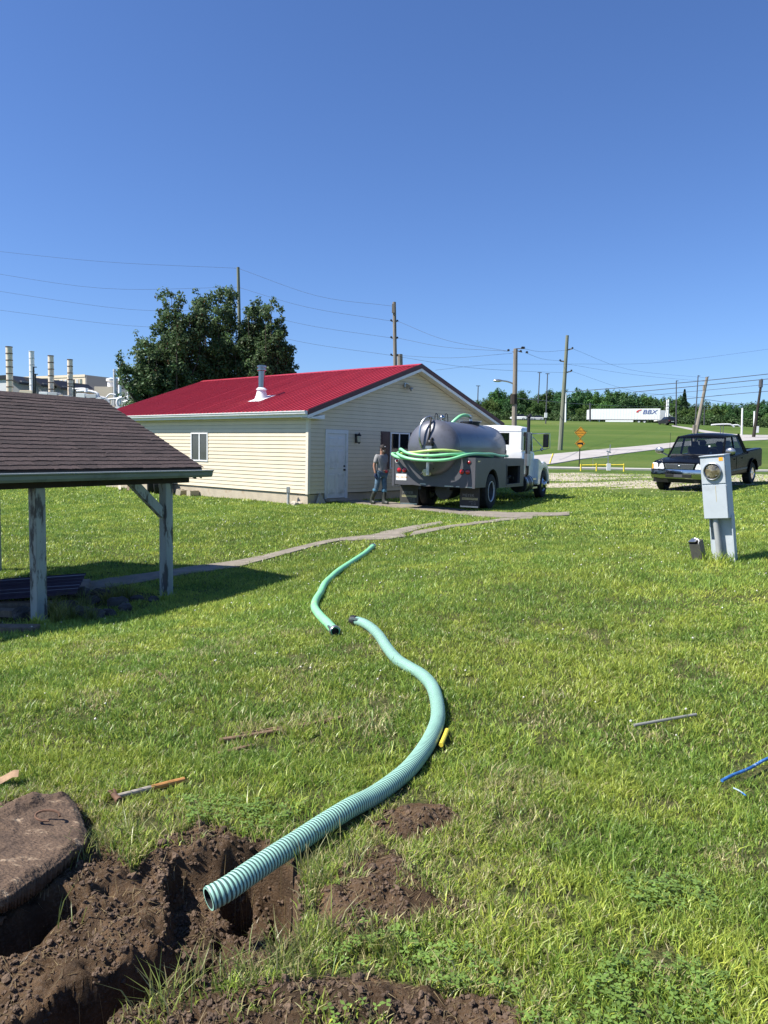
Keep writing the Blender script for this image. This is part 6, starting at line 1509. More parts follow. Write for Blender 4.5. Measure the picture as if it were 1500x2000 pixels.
# main beige hall with a receding side wall coloured grey for its shade
x0, zt = fx_(-40, 706); x1, _ = fx_(166, 706); x2q = at(250, 724, YF + 60)
hall = thing('factory_hall', 'beige flat roofed factory hall behind the smoke stacks', 'factory', (0, 0, 0))
zt = fx_(166, 732)[1]; z1 = 0
hall.location = (x1, YF, 0); HA = R(-27); hall.rotation_euler = (0, 0, HA)
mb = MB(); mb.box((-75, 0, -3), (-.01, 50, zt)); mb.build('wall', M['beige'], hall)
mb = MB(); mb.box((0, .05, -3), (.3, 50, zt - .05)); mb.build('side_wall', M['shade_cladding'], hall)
mb = MB(); mb.box((-75, -.12, zt - .5), (.02, -.001, zt + .1)); mb.build('parapet', M['beige'], hall)
za, zb_ = fx_(166, 740)[1], fx_(166, 752)[1]
for k in range(22):
    r_ = (2 + k * 7.4 - 750) / FPX; xa_ = (x1 - r_ * YF) / (math.cos(HA) + r_ * math.sin(-HA)) * -1; mb = MB(); mb.box((xa_, -.1, zb_), (xa_ + .75, -.001, za)); mb.build('window', M['pale_grey'] if k % 3 else M['shed_green'], hall)
# lower beige annex with its shaded side put into a grey colour
an = thing('factory_annex', 'low beige annex right of the main factory hall', 'factory', (0, 0, 0))
xa_, zz = fx_(184, 754 - 0, 175); xb_, _ = fx_(220, 754, 175); zz = at(200, 755, 175)[2]
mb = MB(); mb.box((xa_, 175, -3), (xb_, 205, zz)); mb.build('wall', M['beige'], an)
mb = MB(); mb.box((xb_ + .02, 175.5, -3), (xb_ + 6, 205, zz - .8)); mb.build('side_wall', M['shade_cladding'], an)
mb = MB(); q = at(211, 750, 176); mb.lathe([(.8, -1.5), (.8, 0), (1.1, .1), (1.1, .6), (0.0001, .9)], (q[0], 178, zz + 1.4)); mb.build('roof_vent', M['pale_white'], an)
# pale sheds with dark sloping roofs
for (p0, p1_, y0, y1, dk, Y, lab) in ((-20, 38, 731, 757, 732, 165, 'pale penthouse with dark roof leftmost before the hall'), (38, 81, 736, 762, 737, 168, 'second pale penthouse with dark sloping roof'), (81, 120, 742, 772, 743, 171, 'third pale penthouse with dark sloping roof')):
    e = thing('roof_penthouse', lab, 'factory', (0, 0, 0), 0, 'pale penthouses before the factory hall')
    a, b = at(p0, y0, Y), at(p1_, y1, Y); mb = MB(); zr = a[2]; w_ = b[0] - a[0]
    e.location = (b[0], Y, 0); e.rotation_euler = (0, 0, R(-22)); a = (-w_ / .9, 0, 0); b = (0, 0, 0); Y = 0
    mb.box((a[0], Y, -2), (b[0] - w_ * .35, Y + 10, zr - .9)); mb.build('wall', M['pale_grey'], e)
    mb = MB(); mb.prism([(b[0] - w_ * .35 + .01, Y), (b[0], Y + .6), (b[0], Y + 9.9), (b[0] - w_ * .35 + .01, Y + 9.9)], 'z', -2, zr - 1.2); mb.build('side_wall', M['shade_cladding'], e, smooth=0)  # side wall given the darker colour as its shade
    mb = MB(); mb.prism([(a[0] - .3, zr - .85), (a[0] - .3, zr - .1), (b[0] - w_ * .5, zr), (b[0] + .3, zr - 1.6), (b[0] + .3, zr - 2.0), (b[0] - w_ * .5, zr - .85)], 'y', Y - .4, Y + 10.4); mb.build('roof', M['black'], e, smooth=0)
# stacks
SG = 'smoke stacks of the factory'
for (px, ty, wpx, Y, m, lab, nb) in ((17.5, 677, 12, 155, 'stack_cream', 'tallest cream banded smoke stack at the far left', 7), (61.5, 686, 9.5, 158, 'pale_white', 'slim white banded smoke stack second from the left', 6), (99, 694.5, 10.5, 160, 'stack_cream', 'cream banded smoke stack in the middle of the row', 6), (136.5, 702, 10, 162, 'stack_cream', 'rusty cream smoke stack nearest the shed roof peak', 5)):
    top = at(px, ty, Y); r_ = wpx * Y / FPX / 2; e = thing('smoke_stack', lab, 'smoke stack', (top[0], Y, -2), 0, SG)
    H = top[2] + 2; mb = MB(); mb.lathe([(r_ * 1.12, 0), (r_, H * .4), (r_, H), (r_ * .85, H), (r_ * .85, H - 1)], (0, 0, 0), (0, 0, 1), 22); mb.build('shaft', M[m], e)
    for k in range(nb):
        z = H - .15 - k * 1.32 * (Y / 155); mb = MB(); mb.lathe([(r_ * 1.02, 0), (r_ * 1.1, .02), (r_ * 1.1, .16), (r_ * 1.02, .18)], (0, 0, z), (0, 0, 1), 22); mb.build('band', M['rust'] if m != 'pale_white' else M['pale_grey'], e)
for (px, ty, wpx, Y, lab, mm) in ((223.5, 721, 5, 170, 'thin grey flue left of the white pipe', 'pale_grey'), (233.5, 712, 6.2, 165, 'tall white flue pipe before the dark trees', 'pale_white'), (250, 729, 4, 175, 'short white flue half hidden by the tree', 'pale_white')):
    top = at(px, ty, Y); r_ = wpx * Y / FPX / 2; e = thing('flue_pipe', lab, 'flue pipe', (top[0], Y, -2), 0, 'thin flues right of the factory'); mb = MB(); mb.lathe([(r_, 0), (r_, top[2] + 2)], (0, 0, 0), (0, 0, 1), 16); mb.build('shaft', M[mm], e)
    mb = MB(); mb.lathe([(r_ * 1.15, 0), (r_ * 1.15, .3)], (0, 0, top[2] + 1.5), (0, 0, 1), 16); mb.build('collar', M['pale_grey'], e)
# tangle of ducts: white elbows, tanks and frames
du = thing('duct_work', 'tangle of white ducts and pipes between shed roof and red roof', 'ducts', (0, 0, 0))
rr = random.Random(12)
def duct(lst, Y, wpx, m='pale_white'): mb = MB(); mb.tube(catmull([at(a, b, Y) for a, b in lst], 5), wpx * Y / FPX / 2, 10); mb.build('duct', M[m], du, smooth=60)
duct([(233, 800), (229, 788), (231, 780), (238, 777), (250, 778), (254, 790)], 160, 6); duct([(150, 764), (165, 763), (180, 765), (190, 769), (193, 778)], 158, 5); duct([(205, 781), (222, 779), (240, 778)], 161, 4); duct([(168, 758), (168, 766)], 157, 6); duct([(142, 760), (160, 759), (172, 760)], 159, 3.5)
duct([(186, 772), (196, 775), (206, 778), (214, 786)], 156, 4, 'pale_grey'); duct([(208, 776), (215, 770), (226, 771)], 159, 3); duct([(240, 786), (248, 784), (256, 785)], 158, 4); duct([(242, 796), (250, 793), (262, 792)], 157, 5)
for px in (206, 210, 214, 219, 224, 228, 238, 243, 247, 252): mb = MB(); a = at(px, 779 + rr.uniform(-3, 3), 162); mb.bar((a[0], 162, a[2]), (a[0] + rr.uniform(-.3, .3), 162, -1), .25); mb.build('duct_frame', M[rr.choice(['pale_grey', 'shade_cladding', 'pale_white'])], du)
for px, py, s in ((112, 771, 1.2), (104, 766, .8), (178, 770, 1.0), (186, 776, 1.2), (157, 768, .9), (202, 790, 1.6), (212, 792, 1.3), (222, 794, 1.2), (126, 772, .8), (50, 762, 1.3), (84, 765, .9)):
    mb = MB(); a = at(px, py, 154); mb.box((a[0] - s, 154, -1), (a[0] + s, 156, a[2])); mb.build('roof_unit', M[rr.choice(['pale_grey', 'pale_white', 'beige'])], du, bevel=.1)
# dark service poles before the factory
for (px, ty, xa_, ya, lab) in ((144.5, 741, 13, 750, 'dark pole with a wide crossarm before the factory'), (65.5, 716, 5, 717, 'thin dark pole beside the white stack'), (69, 730, 4, 731, 'thinner dark pole right of the white stack')):
    e, b_, t_ = pole('service_pole', px, 780, px, ty, 110, .14, .11, M['black'], lab, 'dark service poles before the factory', zbase=-.5)
    k_ = 110 / FPX; mb = MB(); q = Vector(at(px, ya, 110)) - b_; mb.bar(q + Vector((-xa_ * k_ * (1 if px > 100 else .2), 0, 0)), q + Vector((xa_ * k_ * 1.2, 0, 0)), .12); mb.build('crossarm', M['black'], e)
# ================================================================== hoses on the lawn
def lawn_hose(pxs, r, m, ribs, lab, cuffs=(), flat_end=None):
    W = []
    for a, b in pxs:
        p = gp(a, b, r); W.append(Vector((p[0], p[1], g1(p[0], p[1]) + r * .92)))
    if flat_end is not None:      # first points hang straight out over the pit
        for i in range(flat_end + 3):
            zf = gz(W[i].x, W[i].y) + r * .92 + .015; W[i].z = zf - (.0015 * (flat_end - i) ** 2 if i < flat_end else 0)
        for i in range(flat_end + 3):
            p = plane(pxs[i][0], pxs[i][1], W[i].z); W[i].x, W[i].y = p[0], p[1]
    path = catmull(W, 14)
    # resample evenly
    P_ = np.array([tuple(p) for p in path]); s = np.concatenate([[0], np.cumsum(np.linalg.norm(np.diff(P_, axis=0), axis=1))])
    if ribs:
        pitch = .0165; n = int(s[-1] / pitch); t = []; rs = []
        for k in range(n):
            b0 = k * pitch; t += [b0, b0 + pitch * .10, b0 + pitch * .5, b0 + pitch * .90]; rs += [r * .94, r * .985, r * 1.0, r * .985]
        t = np.array(t); Q = np.stack([np.interp(t, s, P_[:, i]) for i in range(3)], 1)
    else:
        n = int(s[-1] / .03); t = np.linspace(0, s[-1], n); Q = np.stack([np.interp(t, s, P_[:, i]) for i in range(3)], 1); rs = [r] * n
    e = thing('suction_hose', lab, 'hose', tuple(Q[len(Q) // 2] - np.array([0, 0, r])), 0, 'green suction hoses on the lawn')
    o0 = Vector(e.location); n_ = 22
    Qs = Q.copy()
    for _ in range(3): Qs[1:-1] = (Qs[:-2] + Qs[1:-1] * 2 + Qs[2:]) / 4
    V = []; Fs = []; mi = []
    T_ = np.gradient(Qs, axis=0); T_ /= np.linalg.norm(T_, axis=1)[:, None]
    up = np.array([0, 0, 1.])
    X = np.cross(up, T_); X /= np.linalg.norm(X, axis=1)[:, None]; Yv = np.cross(T_, X)
    ang = np.arange(n_) * 2 * PI / n_
    ring = Qs[:, None, :] + (X[:, None, :] * np.cos(ang)[None, :, None] + Yv[:, None, :] * np.sin(ang)[None, :, None]) * np.array(rs)[:, None, None]
    V = ring.reshape(-1, 3) - np.array(o0); m_ = len(Qs); ii = np.arange(m_ - 1)[:, None] * n_; kk_ = np.arange(n_)[None, :]; k2 = (kk_ + 1) % n_
    Fq = np.stack([ii + kk_, ii + k2, ii + n_ + k2, ii + n_ + kk_], 2).reshape(-1, 4)
    me = fast_mesh('tube', V, Fq); me.materials.append(m); me.materials.append(M['hose_rib'])
    if ribs:
        mids = np.zeros(len(Fq), np.int32); seg_i = np.repeat(np.arange(m_ - 1), n_) % 4
        # black helix shows in the grooves
        mids[(seg_i == 3) | (seg_i == 0)] = 1
        me.polygons.foreach_set('material_index', mids)
    me.shade_smooth(); link('tube', me, e)
    mb = MB()
    for i, sg_ in ((0, 1), (-1, -1)):      # dark mouth
        pass
    # inner wall so that the open end has a mouth
    for idx_, dr in ((0, 1), (len(Qs) - 1, -1)):
        c = Vector(Qs[idx_]) - o0; d = Vector(T_[idx_]) * dr
        mb = MB(); mb.tube([c, c + d * .05], r * .82, 20, caps=False); mb.add([c + d * .05 + (Vector(X[idx_]) * math.cos(a) + Vector(Yv[idx_]) * math.sin(a)) * r * .82 for a in ang], [list(range(n_))])
        mb.build('bore', M['black'], e)
        mb = MB(); A_ = [c + (Vector(X[idx_]) * math.cos(a) + Vector(Yv[idx_]) * math.sin(a)) * r * .95 for a in ang]; B_ = [c + (Vector(X[idx_]) * math.cos(a) + Vector(Yv[idx_]) * math.sin(a)) * r * .80 for a in ang]
        mb.add(A_ + B_, [(k, (k + 1) % n_, n_ + (k + 1) % n_, n_ + k) for k in range(n_)]); mb.build('end_rim', m, e)
    for idx_, dr, cm in cuffs:
        i = 0 if idx_ == 0 else len(Qs) - 1
        c = Vector(Qs[i]) - o0; d = Vector(T_[i]) * dr
        mb = MB(); mb.lathe([(r * 1.08, -.005), (r * 1.18, .0), (r * 1.18, .05), (r * 1.08, .06)], c, d, 22); mb.f = [f for f in mb.f if len(f) == 4]; mb.mi = [0] * len(mb.f); mb.build('coupling', cm, e)
        for a in (.6, .6 + PI):
            q = c + d * .03 + (Vector(X[i]) * math.cos(a) + Vector(Yv[i]) * math.sin(a)) * r * 1.2; mb = MB(); mb.bar(q, q + d * .09, .018); mb.build('cam_lever', M['steel'], e)
    return Q
HR = .0445
H1 = [(407,1756),(442,1737),(490,1704),(540,1670),(585,1641),(633,1609),(685,1577),(733,1547),(790,1505),(822,1470),(843,1437),(855,1402),(853,1366),(843,1337),(824,1315),(800,1300),(776,1284),(757,1262),(740,1240),(722,1225),(704,1217),(686,1214)]
Q1 = lawn_hose(H1, HR, M['hose'], True, 'thick ribbed green hose reaching over the dug pit', cuffs=((1, -1, M['black']),), flat_end=4)
H2 = [(655,1233),(639,1217),(625,1201),(614.5,1183),(617,1169),(626,1155),(634,1141),(646,1126.5),(663,1112),(692,1093),(713,1078.5),(729,1066)]
Q2 = lawn_hose(H2, HR * .98, M['hose_small'], False, 'smooth green hose lying farther up the lawn towards the path', cuffs=((0, 1, M['steel']), (1, -1, M['steel'])))

# ================================================================== small things in the grass
def lay(px, py, h=0.): p = gp(px, py); return Vector((p[0], p[1], g1(p[0], p[1]) + h))
# concrete lid slab with soil on it
cs = [plane(a, b, .07) for a, b in SLABP]; cc = np.mean(cs, 0)
def slab_mesh():
    poly = [(p[0] - cc[0], p[1] - cc[1]) for p in cs]
    n = 110; xsn = np.linspace(min(p[0] for p in poly), max(p[0] for p in poly), n); ysn = np.linspace(min(p[1] for p in poly), max(p[1] for p in poly), n)
    X, Y = np.meshgrid(xsn, ysn); sd = sdpoly(X.ravel(), Y.ravel(), poly).reshape(X.shape) + (fbm(X + 3, Y, 12, 3, 2) - .5) * .014
    h = (fbm(X + 5, Y + 2, 5, 4, 9) - .5) * .016 + (fbm(X + 5, Y + 2, 40, 3, 19) - .5) * .008
    lump = np.clip(fbm(X + 1, Y + 7, 6, 4, 33) - .52, 0, 1) * .09 * sstep(.0, .1, Y - .02) ; lump *= (.5 + fbm(X, Y, 50, 3, 41, .7))
    Z = h + lump + .07 - (1 - sstep(0, .035, sd)) * .02
    keep = sd > 0
    idm = -np.ones(X.shape, int); V = []; Fs = []
    ids = np.cumsum(keep.ravel()).reshape(X.shape) - 1
    V = np.stack([X[keep], Y[keep], Z[keep]], 1); nT = len(V)
    q = keep[:-1, :-1] & keep[:-1, 1:] & keep[1:, 1:] & keep[1:, :-1]
    Fq = np.stack([ids[:-1, :-1][q], ids[:-1, 1:][q], ids[1:, 1:][q], ids[1:, :-1][q]], 1)
    # skirt along open edges
    from collections import Counter
    cnt_ = Counter(); 
    for f in Fq.tolist():
        for a, b in zip(f, f[1:] + f[:1]): cnt_[(a, b)] += 1
    open_ = [(a, b) for (a, b) in cnt_ if (b, a) not in cnt_]
    low = V.copy(); low[:, 2] -= .058 + .01 * np.sin(low[:, 0] * 60); low[:, :2] *= .985
    side = [(b, a, a + nT, b + nT) for a, b in open_]
    return fast_mesh('slab', np.vstack([V, low]), np.vstack([Fq, Fq[:, ::-1] + nT, np.array(side)]))
M['slab'] = mat('muddy_concrete', (.065,.040,.025), .92, c2=(.155,.10,.062), scale=9, bump=.9, bscale=60, stain=(.40,.30,.2), stain_scale=9, stain_lo=.60, stain_hi=.70, stretch=(1,2.2,1))
sm_ = slab_mesh(); sm_.shade_smooth(); sm_.materials.append(M['slab'])
sl = link('tank_lid', sm_, None, (cc[0], cc[1], .035), (R(0), R(2.5), 0)); tag(sl, 'muddy broken concrete lid slab lying beside the dug pit', 'concrete slab')
# wire loop handle is a thing of the lid
mb = MB(); mb.tube(catmull([(0.02 + .05 * math.cos(a), .12 + .022 * math.sin(a) + .02, .095 + .012 * math.sin(a)) for a in np.linspace(0, PI * 1.6, 8)], 4), .005, 6); h_ = mb.build('lifting_loop', M['rust'], sl)
# hammer
a, b = lay(226, 1566, .022), lay(360, 1530, .02)
hm = thing('hammer', 'claw hammer with worn wooden handle lying in the grass by the lid', 'hammer', a, 0)
d = (b - a); u = d.normalized(); s_ = Vector((-u.y, u.x, 0))
mb = MB(); mb.tube([u * .01, u * d.length * .5], [.011, .0125], 10); mb.build('grey_handle', mat('worn_handle', (.33,.29,.24), .8, var=.25, scale=30), hm)
mb = MB(); mb.tube([u * d.length * .5, u * d.length * .8, u * d.length], [.0126, .014, .0125], 10); mb.build('orange_handle', mat('orange_handle', (.42,.2,.06), .7, var=.25, scale=25), hm)
mb = MB(); mb.tube([-s_ * .055, -s_ * .03, -s_ * .029, s_ * .02], [.017, .017, .0125, .014], 12)
for k in (-1, 1): mb.tube([s_ * .02 + u * .006 * k, s_ * .05 + u * .01 * k + Vector((0, 0, .01)), s_ * .085 + u * .013 * k - Vector((0, 0, .003))], [.009, .007, .003], 8)
mb.build('claw_head', M['rust'], hm)
# rod, bars, cord, yellow pipe, leaf
def stick(name, pxs, r_, m, lab, cat, lift=0.02, parts=None):
    P_ = [lay(a, b, lift) for a, b in pxs]; mb = MB(); mb.tube(catmull(P_, 6) if len(P_) > 2 else P_, r_, 10); o = mb.build(name, m, None); tag(o, lab, cat); return o
stick('steel_rod', [(1238, 1427), (1359, 1408)], .009, M['plain_grey'], 'straight grey steel rod lying in the grass on the right', 'rod', .045)
o = stick('blue_cord', [(1409, 1544), (1430, 1533), (1462, 1520), (1500, 1500), (1560, 1478)], .008, M['rope_blue'], 'bright blue cord with pale flecks at the right edge of the lawn', 'cord', .05)
stick('cord_offcut', [(1432, 1551), (1444, 1557), (1456, 1566)], .0035, M['rope_blue'], 'short thin cord offcut below the bright blue cord', 'cord', .03)
stick('yellow_pipe', [(873, 1437), (868, 1450), (861, 1466)], .013, M['yellow'], 'short yellow pipe piece poking out beside the green hose', 'pipe', .035)
def flatbar(pxs, w_, lab):
    P_ = [lay(a, b, .014) for a, b in pxs]; mb = MB()
    for i in range(len(P_) - 1): mb.bar(P_[i], P_[i + 1], w_, .02)
    o = mb.build('wooden_lath', M['lath'], None, bevel=.003); tag(o, lab, 'lath', 'brown laths half buried in the grass')
M['lath'] = mat('brown_lath', (.15,.095,.055), .9, var=.35, scale=14)
flatbar([(428, 1450), (560, 1430), (668, 1408)], .035, 'longest brown lath lying across the lawn left of the hose')
flatbar([(424, 1478), (495, 1461)], .03, 'short brown lath just below the long one')
flatbar([(455, 1440), (600, 1420)], .02, 'thin lath beside the upper edge of the long one')
flatbar([(306, 1316), (338, 1342)], .02, 'small bent twig-like lath farther up the lawn')
mb = MB(); p = lay(14, 1540, .05)
mb.loft([[(x, y, .02 * math.sin(x * 40) + .012 * math.cos(y * 60)) for x in (-.05, -.025, 0, .025, .05)] for y in (-.03, -.012, .01, .03)], closed=False)
o = mb.build('dead_leaf', mat('dead_leaf', (.30,.19,.11), .8, var=.3, scale=30), None, smooth=60); o.location = p; o.rotation_euler = (.2, .1, .4); tag(o, 'curled brown dead leaf above the concrete lid', 'leaf')

# ================================================================== soil clods (joined: beyond counting)
NC = 11000
bx = rng.uniform(-1.7, 1.2, NC * 5); by = rng.uniform(1.75, 3.6, NC * 5)
mk = soil_mask(bx, by); hx = pit(bx, by)
edge = fbm(bx, by, 5, 3, 91)
keep = (mk > .4) & (edge > .36); bx, by = bx[keep][:NC], by[keep][:NC]
mb = MB(); base = rock_mesh(3, (1, 1, .8), .25); bases = []
for k in range(5):
    b_ = MB(); b_.sphere((0, 0, 0), (1, .85, .7), 6, 4)
    for v in b_.v: v *= rr.uniform(.7, 1.3)
    bases.append(b_)
VV = []; FF = []
for k, (x, y) in enumerate(zip(bx, by)):
    r_ = .0025 + .0085 * rng.random() ** 2.5 + (.014 * rng.random() if rng.random() < .03 else 0); bm_ = bases[k % 5]; z = g1(x, y)
    Rm = Matrix.Rotation(rng.random() * 6.28, 3, 'Z') @ Matrix.Rotation(rng.random() * 3, 3, 'X')
    bb = len(VV); A_ = np.array(Rm); vv = (np.array([tuple(v) for v in bm_.v]) * r_) @ A_.T + np.array([x, y, z + r_ * .3]); VV.extend(vv.tolist()); FF.extend([[i + bb for i in f] for f in bm_.f])
me = bpy.data.meshes.new('soil_clods'); me.from_pydata(VV, [], FF)
M['soil'] = mat('soil', (.064,.041,.026), .95, c2=(.15,.10,.065), scale=9, bump=.5, bscale=150)
me.materials.append(M['soil']); o = link('soil_clods', me); tag(o, 'crumbs and clods of brown soil around the pit', kind='stuff')

# ================================================================== grass
paths_xy = paths
def blades(n, xy, h, w, lean, cols, segs):
    r = rng; x, y = xy[:, 0], xy[:, 1]; z = gh(x, y) - .004
    a = r.random(n) * 2 * PI; la = r.random(n) * 2 * PI; dx, dy = np.cos(a), np.sin(a)
    lx, ly = np.cos(la) * lean * h, np.sin(la) * lean * h
    hz = h * np.sqrt(np.clip(1 - (lean * .8) ** 2, .15, 1))
    L0 = np.stack([x - dx * w / 2, y - dy * w / 2, z], 1); R0_ = np.stack([x + dx * w / 2, y + dy * w / 2, z], 1); tip = np.stack([x + lx, y + ly, z + hz], 1)
    if segs == 1:
        v = np.stack([L0, R0_, tip], 1).reshape(-1, 3); f = np.arange(3 * n).reshape(n, 3); c = np.repeat(cols, 3, 0)
    else:
        mx, my, mz = x + lx * .33, y + ly * .33, z + hz * .62
        ML = np.stack([mx - dx * w * .4, my - dy * w * .4, mz], 1); MR = np.stack([mx + dx * w * .4, my + dy * w * .4, mz], 1)
        v = np.stack([L0, R0_, ML, MR, tip], 1).reshape(-1, 3); b = np.arange(n)[:, None] * 5
        f = np.concatenate([b + np.array([[0, 1, 3]]), b + np.array([[0, 3, 2]]), b + np.array([[2, 3, 4]])], 0); c = np.repeat(cols, 5, 0)
    return v, f, c
def scatter(n, y0, y1, dens=None, marg=1.12):
    y = np.sqrt(rng.uniform(y0 ** 2, y1 ** 2, n)); x = (rng.random(n) * 2 - 1) * (.50 * y * marg + .35)
    return np.stack([x, y], 1)
SPOT = {}
def colour(xy, n):
    x, y = xy[:, 0], xy[:, 1]
    g1_ = fbm(x, y, .55, 3, 101); g2 = fbm(x, y, 2.6, 3, 102); d_ = fbm(x, y, 1.6, 4, 103)
    base = np.array([.25, .345, .048]); yel = np.array([.42, .46, .08]); drk = np.array([.115, .215, .042]); dry = np.array([.52, .46, .22])
    t = np.clip((g2 - .28) * 1.7 + rng.normal(0, .36, n), 0, 1)[:, None]; c = drk * (1 - t) + yel * t
    c = c * .7 + base * .3
    u = np.clip((g1_ - .4) * 2.5, 0, 1)[:, None]; c = c * (1 + .25 * u)
    spots = [(785,1366,.05),(1045,1405,.16),(1290,1890,.10),(1425,1685,.10),(985,1255,.12),(500,1428,.16),(610,1412,.14),(1150,1240,.14),(330,1330,.10),(280,1600,.12),(350,1590,.12),(1265,1440,.12),(740,1640,.10)]
    pd = np.clip((d_ - .62) * 2.4, 0, .45) + .05
    if y.min() < 9:
        for a_, b_, w_ in spots:
            if (a_, b_) not in SPOT: SPOT[(a_, b_)] = gp(a_, b_)
            c_ = SPOT[(a_, b_)]; pd = np.maximum(pd, .62 * np.exp(-((x - c_[0]) ** 2 + ((y - c_[1]) * .9) ** 2) / (w_ * w_)))
    if y.min() < 4.6:
        ds = np.full(n, -9.)
        for P_ in (SOIL, SOIL2, SOIL3, SOIL4): ds = np.maximum(ds, sdpoly(x, y, P_))
        pd = np.maximum(pd, .42 * np.exp(-(np.clip(-ds, 0, 9) / .16) ** 2)); isd = rng.random(n) < pd; c[isd] = dry * rng.uniform(.55, 1.1, (isd.sum(), 1))
    return np.clip(c * rng.uniform(.68, 1.45, (n, 1)), .01, .6)
KEEP_OUT = [([tuple(q[:2]) for q in Q1[::30]], .05), ([tuple(q[:2]) for q in Q2[::6]], .05)]
for pl, w_ in (([(215,1580),(235,1562),(300,1548),(362,1530)], .045), ([(1238,1427),(1359,1408)], .02), ([(1409,1544),(1430,1533),(1462,1520),(1500,1500),(1560,1478)], .022), ([(873,1437),(868,1450),(861,1466)], .03)):
    KEEP_OUT.append(([tuple(gp(a, b)[:2]) for a, b in pl], w_))
def cull(xy, thin_soil=True):
    x, y = xy[:, 0], xy[:, 1]; k = np.ones(len(xy), bool)
    for pl, w_ in KEEP_OUT:
        if y.min() < 12: k &= segdist(x, y, pl) > w_ * (.75 + .5 * rng.random(len(x)))
    if y.min() < 4.6:
        m = soil_mask(x, y); tuft = (fbm(x, y, 6, 3, 207) > .60) & (sdpoly(x, y, HOLE) < -.03)
        k &= (m < .5) | ((rng.random(len(x)) < .30) & tuft) | ((m < .9) & (rng.random(len(x)) < .18))
        k &= sdpoly(x, y, HOLE) < .01
        k &= sdpoly(x, y, [(p[0], p[1]) for p in cs]) < .015
        bare = fbm(x, y, 3.1, 4, 208); k &= ~((bare > .66) & (rng.random(len(x)) < .75))
    if y.max() < 14:
        gap = fbm(x, y, 15, 3, 511); k &= ~((gap < .42) & (rng.random(len(x)) < .6))
    wp = fbm(x, y, 2.2, 3, 611) * .34 - .10
    for P_ in paths_xy: k &= sdpoly(x, y, P_) < wp
    if y.max() > 18:
        g_ = np.array([h2w(.0, .0)[:2], h2w(HW, 0)[:2], h2w(HW, HL)[:2], h2w(0, HL)[:2]]); k &= ~inpoly(x, y, [tuple(p) for p in g_])
        k &= ~((sdpoly(x, y, LOT) > -.3) & (rng.random(len(x)) < .8))
    sh = [s2w(-SLEN - 1, .1), s2w(-.5, .1), s2w(-.4, 2.2), s2w(-SLEN - 1, 2.6)]
    k &= ~(inpoly(x, y, sh) & (rng.random(len(x)) < .85))
    return xy[k]
ALLV, ALLF, ALLC = [], [], []; off = 0
def push(v, f, c):
    global off
    ALLV.append(v); ALLF.append(f + off); ALLC.append(c); off += len(v)
def zone(n, y0, y1, hh, ww, segs, lean=(.15, .75)):
    xy = cull(scatter(n, y0, y1)); n = len(xy)
    hv = fbm(xy[:, 0], xy[:, 1], 1.3, 3, 301); hv2 = fbm(xy[:, 0], xy[:, 1], 11, 2, 302)
    h = hh * (.45 + .9 * hv + .9 * (hv2 - .4)) * rng.uniform(.55, 1.25, n)
    push(*blades(n, xy, h, ww * rng.uniform(.6, 1.3, n), rng.uniform(*lean, n), colour(xy, n), segs))
zone(260000, 1.6, 4.0, .043, .0046, 3, (.35, .98))
zone(240000, 4.0, 7.5, .047, .0068, 3, (.35, .98))
zone(270000, 7.5, 13, .052, .0115, 1, (.35, .98))
zone(230000, 13, 24, .058, .022, 1, (.3, .95))
zone(130000, 24, 44, .07, .042, 1, (.3, .95))
# longer tufts
def tufts(cxy, nb, hh, ww, tint=None):
    for (x, y) in cxy:
        n = nb; xy = np.stack([x + rng.normal(0, .03, n), y + rng.normal(0, .03, n)], 1); c = colour(xy, n)
        if tint is not None: c = c * .4 + np.array(tint) * .6 * rng.uniform(.7, 1.2, (n, 1))
        push(*blades(n, xy, hh * rng.uniform(.5, 1.2, n), np.full(n, ww), rng.uniform(.3, .95, n), c, 3))
tf = scatter(330, 1.8, 6); tf = cull(tf); tufts(tf, 22, .10, .006)
tp = [(430,1930),(560,1880),(600,1850),(640,1830),(380,1960),(490,1945),(620,1740),(600,1700),(560,1900),(660,1870),(300,1975),(330,1990),(720,1860),(690,1700),(455,1872),(640,1650),(150,1690),(190,1670),(260,1640),(120,1770),(560,1930),(760,1880),(540,1870)]
tufts([tuple(plane(a, b)[:2]) for a, b in tp], 30, .13, .0045, tint=(.19, .20, .075))
# weeds at the foot of posts, meter box and the house walls
wd = [tuple(gp(a, b)[:2]) for a, b in ((1395,1098),(1408,1102),(1425,1100),(1438,1097),(1372,1096),(1360,1092),(66,1222),(80,1222),(318,1174),(334,1174))]
tufts(wd, 34, .17, .009)
wdr = [tuple(gp(a, b)[:2]) for a, b in ((100,1200),(118,1205),(140,1208),(160,1190),(230,1176),(250,1172),(110,1216),(178,1212),(210,1180))]
tufts(wdr, 60, .30, .008, tint=(.10, .07, .04))
gme2 = fast_mesh('lawn_grass', np.concatenate(ALLV), np.concatenate(ALLF), np.concatenate(ALLC)); gme2.materials.append(M['grass'])
o = link('lawn_grass', gme2); tag(o, 'mown green lawn grass with dry patches', kind='stuff')
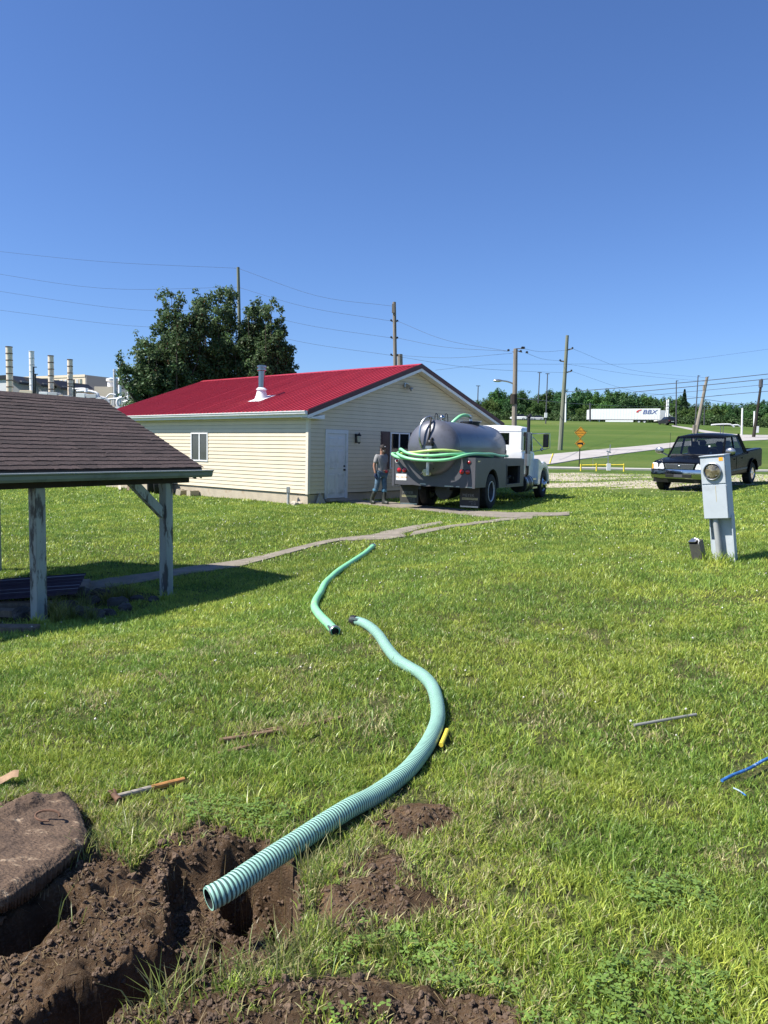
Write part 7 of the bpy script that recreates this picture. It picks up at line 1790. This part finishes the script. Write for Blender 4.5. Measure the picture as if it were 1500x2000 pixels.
# clover leaves and flower heads
xy = cull(scatter(20000, 1.7, 3.4)); cl = fbm(xy[:, 0], xy[:, 1], 1.8, 3, 401) ; xy = xy[(cl > .58) & (rng.random(len(xy)) < .6)]; n = len(xy)
x, y = xy[:, 0], xy[:, 1]; z = gh(x, y) + rng.uniform(.02, .055, n); r_ = rng.uniform(.006, .011, n) * (1 + .06 * y)
VV = []; a0 = rng.random(n) * 2 * PI
for k in range(3):
    a = a0 + k * 2 * PI / 3; dx, dy = np.cos(a), np.sin(a); tz = rng.uniform(-.3, .5, n) * r_
    VV.append(np.stack([np.stack([x, y, z], 1), np.stack([x + dx * r_ - dy * r_ * .6, y + dy * r_ + dx * r_ * .6, z + tz * .6], 1), np.stack([x + dx * r_ * 1.7, y + dy * r_ * 1.7, z + tz], 1), np.stack([x + dx * r_ + dy * r_ * .6, y + dy * r_ - dx * r_ * .6, z + tz * .6], 1)], 1))
V = np.concatenate(VV, 0).reshape(-1, 3); c = np.tile(np.array([.18, .28, .06]) * rng.uniform(.7, 1.35, (n, 1)), (3, 1))
me = fast_mesh('clover', V, np.arange(len(V)).reshape(-1, 4), np.repeat(c, 4, 0)); me.materials.append(M['grass']); o = link('clover', me); tag(o, 'low clover leaves among the grass', kind='stuff')
xy = cull(scatter(1050, 4.2, 20)); cl = fbm(xy[:, 0], xy[:, 1], .5, 3, 402); xy = xy[(cl > .5) | (rng.random(len(xy)) < .15)]; n = len(xy)
oct_ = np.array([[1,0,0],[-1,0,0],[0,1,0],[0,-1,0],[0,0,1],[0,0,-1]]); of = np.array([[0,2,4],[2,1,4],[1,3,4],[3,0,4],[2,0,5],[1,2,5],[3,1,5],[0,3,5]])
cen = np.stack([xy[:, 0], xy[:, 1], gh(xy[:, 0], xy[:, 1]) + rng.uniform(.05, .09, n)], 1); rr_ = rng.uniform(.003, .0075, n) * (1 + .07 * xy[:, 1])
V = (cen[:, None, :] + oct_[None] * rr_[:, None, None]).reshape(-1, 3); Ff = (np.arange(n)[:, None, None] * 6 + of[None]).reshape(-1, 3)
me = fast_mesh('clover_flowers', V, Ff); me.materials.append(mat('clover_flower', (.62,.60,.52), .8)); o = link('clover_flowers', me); tag(o, 'small white clover flowers dotting the lawn', kind='stuff')
# loose straw and roots on the soil
n = 2200; sxy = np.stack([rng.uniform(-1.4, 1.1, n * 3), rng.uniform(1.8, 3.4, n * 3)], 1); mk = soil_mask(sxy[:, 0], sxy[:, 1]); sxy = sxy[(mk > .15)][:n]; n = len(sxy)
a = rng.random(n) * 2 * PI; L_ = rng.uniform(.012, .06, n); w_ = .0016; z = gh(sxy[:, 0], sxy[:, 1]) + .006; dx, dy = np.cos(a) * L_, np.sin(a) * L_; px_, py_ = -np.sin(a) * w_, np.cos(a) * w_
x, y = sxy[:, 0], sxy[:, 1]; z2 = gh(x + dx, y + dy) + .012
V = np.stack([np.stack([x - px_, y - py_, z], 1), np.stack([x + px_, y + py_, z], 1), np.stack([x + dx, y + dy, z2], 1)], 1).reshape(-1, 3)
me = fast_mesh('straw', V, np.arange(len(V)).reshape(-1, 3), np.repeat(np.array([.33, .25, .13]) * rng.uniform(.4, 1.1, (n, 1)), 3, 0)); me.materials.append(M['grass']); o = link('straw', me); tag(o, 'bits of dry straw and root on the bare soil', kind='stuff')
